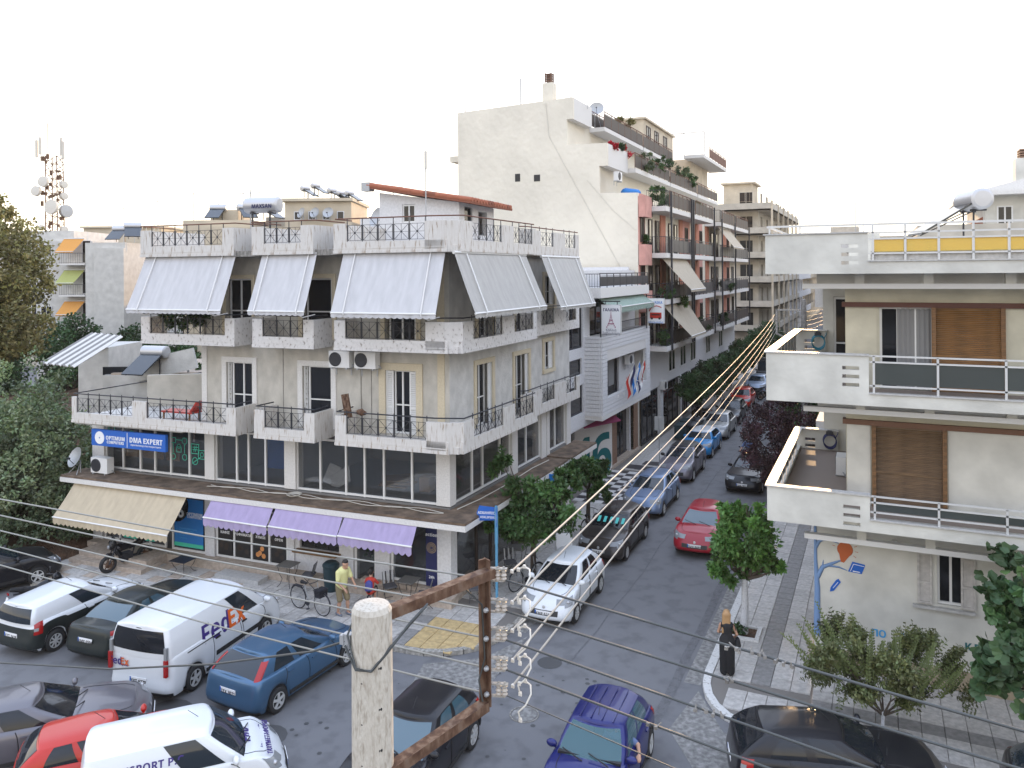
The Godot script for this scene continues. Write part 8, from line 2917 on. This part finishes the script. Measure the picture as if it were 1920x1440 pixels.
	sk += [[V(0, .8, .12), V(0, 1.05, .1), .15, .16], [V(-.2, 1.1, .05), V(-.46, 1.0, -.02), .055, .045], [V(-.46, 1.0, -.02), V(-.56, .98, -.3), .045, .032], [V(.2, 1.1, .05), V(.27, .95, -.2), .05, .04], [V(.27, .95, -.2), V(.1, 1.0, -.42), .04, .03]]
	sk += hand(V(-.1, -.3, -1), V(-.56, .98, -.31), V(0, -1, 0), .5, -1.0)
	sk += hand(V(-.3, 0, -1), V(.1, 1.0, -.42), V(0, -1, 0), .9, 1.0)
	put("body", flesh(sk, .0125, .03), "skin", d)
	put("shirt", flesh([[V(0, .72, .13), V(0, 1.06, .1), .17, .18], [V(-.2, 1.09, .05), V(-.40, 1.02, .0), .08, .068], [V(.2, 1.09, .05), V(.25, 1.0, -.12), .08, .065]], .018, .04), "cloth_blue", d)
	put("hair", flesh([[V(0, 1.34, .08), V(0, 1.36, .03), .09, .085]], .014, .03), "hair_dark", d)
	# a distant pedestrian under the trees
	var pd := thing("person", "distant person in light clothes walking under the left pavement trees", "person", V(-11.9, gy, -66.5), .3)
	sk = head_bones(V(0, 1.6, 0), V(0, 0, 1))
	sk += [[V(0, .95, 0), V(0, 1.35, 0), .13, .15], [V(.2, 1.36, 0), V(.26, 1.1, .05), .05, .04], [V(.26, 1.1, .05), V(.25, .85, .12), .04, .03], [V(-.2, 1.36, 0), V(-.26, 1.1, -.05), .05, .04], [V(-.26, 1.1, -.05), V(-.25, .86, .02), .04, .03]]
	put("body", flesh(sk, .025, .04), "skin", pd)
	put("clothes", flesh([[V(0, .95, 0), V(0, 1.36, 0), .15, .16], [V(.09, .92, 0), V(.1, .08, .15), .09, .06], [V(-.09, .92, 0), V(-.1, .08, -.12), .09, .06]], .03, .05), "clad", pd)
func bicycle(label: String, at: Vector3, turn: float, sc := 1.0, basket := true) -> Node3D: # forward is +X
	var o := thing("bicycle", label, "bicycle", at, turn)
	var r := .34 * sc
	var wb := 1.06 * sc
	for s in [-.5, .5]:
		var w := Node3D.new()
		w.name = "wheel"
		o.add_child(w, true)
		w.position = V(s * wb, r, 0)
		var g := G.new()
		var p := []
		for i in 29: p.append(V(cos(TAU * i / 28) * r, sin(TAU * i / 28) * r, 0))
		g.tube(p, .017, 6, false)
		put("tyre", g, "rubber", w)
		g = G.new()
		p = p.map(func(q): return q * .93)
		g.tube(p, .009, 4, false)
		for i in 18: g.bar(V(0, 0, .02 if i % 2 else -.02), V(cos(TAU * i / 18), sin(TAU * i / 18), 0) * r * .93, .003)
		g.tube([V(0, 0, -.04), V(0, 0, .04)], .02, 8)
		put("rim", g, "steel", w)
	var bb := V(-.06, .28, 0) * sc
	var st := V(-.24, .78, 0) * sc
	var hd := V(.36, .78, 0) * sc
	var hl := V(.40, .58, 0) * sc
	var g := G.new()
	g.tube([bb, st], .016, 6)
	g.tube([bb, V(.15, .35, 0) * sc, hl], .02, 6)
	g.tube([hd + V(-.03, .18, 0) * sc, hl, V(wb * .5, r, 0)], .015, 6)
	for z in [-.05, .05]:
		g.tube([bb, V(-wb * .5, r, z)], .01, 5)
		g.tube([st * .92, V(-wb * .5, r, z)], .008, 5)
	put("frame", g, "galv", o)
	g = G.new()
	g.tube([hd + V(-.1, .2, -.27) * sc, hd + V(-.02, .24, -.1) * sc, hd + V(-.02, .22, .1) * sc, hd + V(-.1, .2, .27) * sc], .013, 6)
	put("handlebar", g, "iron", o)
	put("saddle", flesh([[st + V(-.12, .06, 0), st + V(.12, .06, 0), .06, .025]], .016, .02), "cloth_black", o)
	g = G.new()
	g.lathe([Vector2(0, .012), Vector2(.09 * sc, .012), Vector2(.09 * sc, -.012), Vector2(0, -.012)], bb + V(0, 0, .05), Vector3.BACK, 14, false)
	g.tube([bb + V(0, 0, .06), bb + V(.1, -.13, .08) * sc], .01, 5)
	g.box(bb + V(.1, -.14, .12) * sc, V(.08, .02, .09))
	put("crank", g, "iron", o)
	g = G.new()
	for s in [-.5, .5]:
		var p := []
		for i in 9: p.append(V(s * wb, r, 0) + V(cos(PI * (.05 + i / 8.0 * .75)), sin(PI * (.05 + i / 8.0 * .75)), 0) * (r + .03))
		g.tube(p, .018, 5)
	if basket:
		for k in 5: g.box(V(.5, .62 + k * .05, 0), V(.24 + k * .02, .012, .3 + k * .02))
		g.box(V(.5, .6, 0), V(.22, .02, .28))
		for q in [[.38, 0, .02, .3], [.62, 0, .02, .32], [.5, .15, .24, .02], [.5, -.15, .24, .02]]: g.box(V(q[0], .72, q[1]), V(q[2], .24, q[3]))
		g.box(V(-.56, .72, 0), V(.34, .02, .14))
	put("basket_and_guards", g, "iron", o)
	return o
func motorbike(label: String, at: Vector3, turn: float, m: String, lit := false, group := "") -> Node3D: # forward is -Z
	var o := thing("motorcycle", label, "motorcycle", at, turn, group)
	for s in [-.68, .68]:
		var w := Node3D.new()
		w.name = "wheel"
		o.add_child(w, true)
		w.position = V(0, .31, s)
		var g := G.new()
		g.lathe([Vector2(.2, -.05), Vector2(.27, -.065), Vector2(.31, -.035), Vector2(.315, 0), Vector2(.31, .035), Vector2(.27, .065), Vector2(.2, .05)], Vector3.ZERO, Vector3.RIGHT, 24)
		put("tyre", g, "rubber", w)
		g = G.new()
		g.lathe([Vector2(.21, -.04), Vector2(.2, 0), Vector2(.21, .04)], Vector3.ZERO, Vector3.RIGHT, 24)
		for i in 5: g.box(V(0, cos(TAU * i / 5), sin(TAU * i / 5)) * .1, V(.03, .2, .03), Basis(Vector3.RIGHT, TAU * i / 5))
		g.lathe([Vector2(.0, -.06), Vector2(.13, -.06), Vector2(.13, -.05), Vector2(0, -.05)], Vector3.ZERO, Vector3.RIGHT, 16)
		put("rim", g, "steel_rust", w)
	var g := G.new()
	for s in [-.09, .09]:
		g.tube([V(s, .31, -.68), V(s, .7, -.52), V(s, .95, -.42)], .026, 7)
		g.tube([V(s, .31, .68), V(s * .8, .42, .1)], .025, 6)
	g.tube([V(0, .9, -.44), V(0, .6, -.2), V(0, .36, -.05), V(0, .36, .2), V(0, .72, .3), V(0, .74, .75)], .03, 6)
	g.box(V(0, .42, -.02), V(.26, .3, .38))
	for k in 5: g.box(V(0, .36 + k * .05, -.1), V(.3, .015, .26))
	g.tube([V(.1, .4, -.2), V(.13, .22, -.1), V(.14, .25, .3), V(.16, .36, .72)], .04, 8)
	put("frame", g, "iron", o)
	put("tank", flesh([[V(0, .8, -.3), V(0, .78, .02), .15, .11], [V(0, .86, -.2), V(0, .84, -.1), .12, .1]], .022, .05), m, o)
	put("seat", flesh([[V(0, .76, .12), V(0, .8, .5), .1, .09], [V(0, .84, .5), V(0, .9, .8), .09, .06]], .022, .04), "cloth_black", o)
	put("fairing", flesh([[V(0, .92, -.55), V(0, .98, -.5), .12, .14], [V(.1, .75, -.42), V(.1, .55, -.3), .05, .06], [V(-.1, .75, -.42), V(-.1, .55, -.3), .05, .06], [V(0, .66, -.7), V(0, .62, -.52), .06, .06]], .022, .05), m, o)
	g = G.new()
	g.ball(V(0, .92, -.66), V(.08, .07, .04), 10, 6)
	put("headlight", g, "lamp_lit" if lit else "headlamp", o)
	g = G.new()
	g.tube([V(-.36, 1.03, -.3), V(-.1, 1.06, -.42), V(.1, 1.06, -.42), V(.36, 1.03, -.3)], .016, 6)
	for s in [-1, 1]:
		g.tube([V(s * .25, 1.04, -.36), V(s * .34, 1.2, -.4)], .008, 5)
		g.ball(V(s * .36, 1.22, -.4), V(.06, .04, .015), 8, 5)
	put("handlebar", g, "iron", o)
	g = G.new()
	g.poly(PackedVector2Array([Vector2(-.16, 0), Vector2(.16, 0), Vector2(.11, .26), Vector2(-.11, .26)]), V(0, 1.02, -.6), Vector3.RIGHT, V(0, .85, .5), .01)
	put("windshield", g, "glass_dark", o)
	g = G.new()
	g.box(V(0, .62, .93), V(.18, .16, .012), Basis(Vector3.RIGHT, -.3))
	put("licence_plate", g, "white", o)
	g = G.new()
	g.box(V(0, .8, .9), V(.14, .05, .04))
	put("taillight", g, "taillamp", o)
	return o
func chair(label: String, at: Vector3, turn: float, group: String) -> Node3D: # seat faces +Z
	var o := thing("cafe_chair", label, "chair", at, turn, group)
	var g := G.new()
	for s in [-.19, .19]:
		g.tube([V(s, 0, .2), V(s, .44, -.12), V(s, .86, -.24)], .011, 5)
		g.tube([V(s * .9, 0, -.24), V(s * .9, .45, .18)], .011, 5)
	g.bar(V(-.19, .12, .12), V(.19, .12, .12), .015)
	put("frame", g, "iron", o)
	var sg := G.new()
	sg.box(V(0, .45, .02), V(.4, .05, .4))
	put("cushion", sg, "cloth_grey", o)
	for i in 5:
		sg = G.new()
		sg.box(V(-.16 + i * .08, .68, -.19), V(.045, .38, .014), Basis(Vector3.RIGHT, -.28))
		put("slat", sg, "iron" if i % 2 else "galv", o)
	return o
func cafe_table(label: String, at: Vector3, turn: float, group := "", m := "mosaic", h := .73, w := .6) -> Node3D:
	var o := thing("cafe_table", label, "table", at, turn, group)
	var g := G.new()
	g.box(V(0, h, 0), V(w, .025, w))
	put("table_top", g, m, o)
	g = G.new()
	for s in [[1, 1], [1, -1], [-1, 1], [-1, -1]]:
		var p := V(s[0] * w * .42, 0, s[1] * w * .42)
		g = G.new()
		g.tube([p + V(0, h, 0), p * .8 + V(0, h * .6, 0), p * .55 + V(0, h * .35, 0), p * .75 + V(0, h * .12, 0), p * 1.05], .011, 5)
		put("leg", g, "iron", o)
	return o
func build_street_things() -> void:
	var gy := .13
	var T := deg_to_rad(3.2)
	motorbike("big black motorcycle facing the camera under the cream awning", V(-25.3, gy, -20.4), deg_to_rad(168), "p_black")
	motorbike("black motorcycle with silver side panel parked behind the white estate van", V(-24.9, 0, -16.8), deg_to_rad(-20), "p_black")
	motorbike("first dark scooter parked at the far kerb behind the small red car", V(-9.6, 0, -68.4), deg_to_rad(120), "p_black", false, "scooters behind the red car")
	motorbike("second dark scooter parked at the far kerb behind the small red car", V(-9.6, 0, -69.8), deg_to_rad(110), "p_black", false, "scooters behind the red car")
	motorbike("motorcycle leaning near the trees on the left pavement", V(-11.6, gy, -57.5), deg_to_rad(60), "p_black")
	bicycle("grey city bicycle with a black front basket parked on the pavement", V(-16.55, gy, -20.1), deg_to_rad(-9), 1.05, true)
	bicycle("bicycle behind the white hatchback, leaning on the corner street tree", V(-11.0, gy, -24.7), deg_to_rad(70), 1.0, false)
	bicycle("dark bicycle locked to the slimmer street tree by the brown hatchback", V(-10.9, gy, -31.0), deg_to_rad(80), .9, false)
	cafe_table("low dark table in front of the blue computer shop window", V(-22.9, gy, -20.85), T, "", "iron", .5, .7)
	cafe_table("mosaic cafe table under the counter window, next to the doorstep", V(-18.65, gy, -21.5), T, "mosaic cafe tables")
	cafe_table("mosaic cafe table between two chairs in front of the coat window", V(-14.05, gy, -22.0), T, "mosaic cafe tables")
	cafe_table("mosaic cafe table round the corner beside the column", V(-12.0, gy, -23.7), T, "mosaic cafe tables")
	cafe_table("mosaic cafe table behind the corner street tree", V(-12.0, gy, -26.2), T, "mosaic cafe tables")
	var cg := "folding cafe chairs"
	chair("slatted folding chair right of the table under the counter window", V(-17.85, gy, -21.65), deg_to_rad(-70), cg)
	chair("slatted folding chair left of the table before the coat window", V(-14.75, gy, -21.95), deg_to_rad(50), cg)
	chair("slatted folding chair right of the table before the coat window", V(-13.35, gy, -21.9), deg_to_rad(-60), cg)
	chair("folding chair just round the corner, beside the corner column", V(-12.05, gy, -22.95), deg_to_rad(20), cg)
	chair("folding chair behind the corner street tree", V(-12.0, gy, -25.5), deg_to_rad(40), cg)
	var b := thing("litter_bin", "dark green litter bin standing by the cafe wall behind the man", "bin", V(-17.0, gy, -21.75))
	var g := G.new()
	g.lathe([Vector2(.0, 0), Vector2(.22, 0), Vector2(.27, .8), Vector2(.29, .84), Vector2(.29, .9), Vector2(.2, .98), Vector2(0, 1.0)], Vector3.ZERO, Vector3.UP, 14)
	put("barrel", g, "bin_green", b)
	for i in 2:
		b = thing("rubbish_container", "nearer of two dark rubbish containers on the pavement by the silver car" if i == 0 else "farther of two dark rubbish containers on the pavement by the silver car", "container", V(-10.75, gy, -50.3 - i * 1.6))
		g = G.new()
		g.poly(PackedVector2Array([Vector2(-.5, .15), Vector2(.5, .15), Vector2(.58, 1.0), Vector2(-.58, 1.0)]), V(-.35, 0, 0), V(0, 0, -1), Vector3.UP, -.7)
		put("tub", g, "bin_green", b)
		g = G.new()
		g.ball(V(0, 1.0, 0), V(.42, .2, .62), 12, 6)
		put("lid", g, "iron", b)
		for s in [-.4, .4]:
			for x in [-.28, .28]:
				g = G.new()
				g.lathe([Vector2(0, -.03), Vector2(.08, -.03), Vector2(.08, .03), Vector2(0, .03)], V(x, .08, s), Vector3.RIGHT, 10)
				put("wheel", g, "rubber", b)
	var ab := thing("a_board", "white folding board standing on the pavement behind the white hatchback", "sign", V(-10.75, gy, -27.6), .5)
	g = G.new()
	for s in [-1, 1]: g.box(V(0, .5, s * .16), V(.6, 1.0, .03), Basis(Vector3.RIGHT, -s * .3))
	put("board", g, "white", ab)
	# odds and ends on the balconies
	var ch := thing("wooden_plank", "dark plank leaning on the balcony rail below the air conditioners", "plank", OB + X(3.35, 6.2, .9))
	g = G.new()
	g.box(V(0, .35, 0), V(.28, .8, .05), Basis(Vector3.BACK, .2))
	put("plank", g, "steel_rust", ch)
	var cl := thing("draped_cloth", "dark cloth bundle on the balcony pier beside the leaning plank", "cloth", OB + X(2.7, 6.35, 1.0))
	put("bundle", flesh([[V(-.12, .05, 0), V(.1, .03, 0), .09, .07], [V(-.02, .1, 0), V(.02, .02, .06), .07, .08]], .02, .05), "steel_rust", cl)
	var lg := thing("sun_lounger", "red and tan lounger on the left terrace behind the railing", "lounger", OB + X(11.3, 5.45, .0), T)
	g = G.new()
	g.box(V(0, .32, 0), V(1.5, .06, .55))
	g.box(V(.8, .55, 0), V(.5, .06, .54), Basis(Vector3.BACK, .9))
	put("cushion", g, "red_plastic", lg)
	g = G.new()
	for s in [[-.65, -.24], [-.65, .24], [.6, -.24], [.6, .24]]: g.box(V(s[0], .15, s[1]), V(.05, .3, .05))
	put("frame", g, "wood", lg)
	var tk := thing("cover_bundle", "bright blue covered bundle on the side terrace of the tall block", "bundle", V(-14.2, 15.6, -48.6))
	put("cover", flesh([[V(-.3, .3, 0), V(.4, .25, 0), .35, .28]], .05, .1), "blue_sign2", tk)
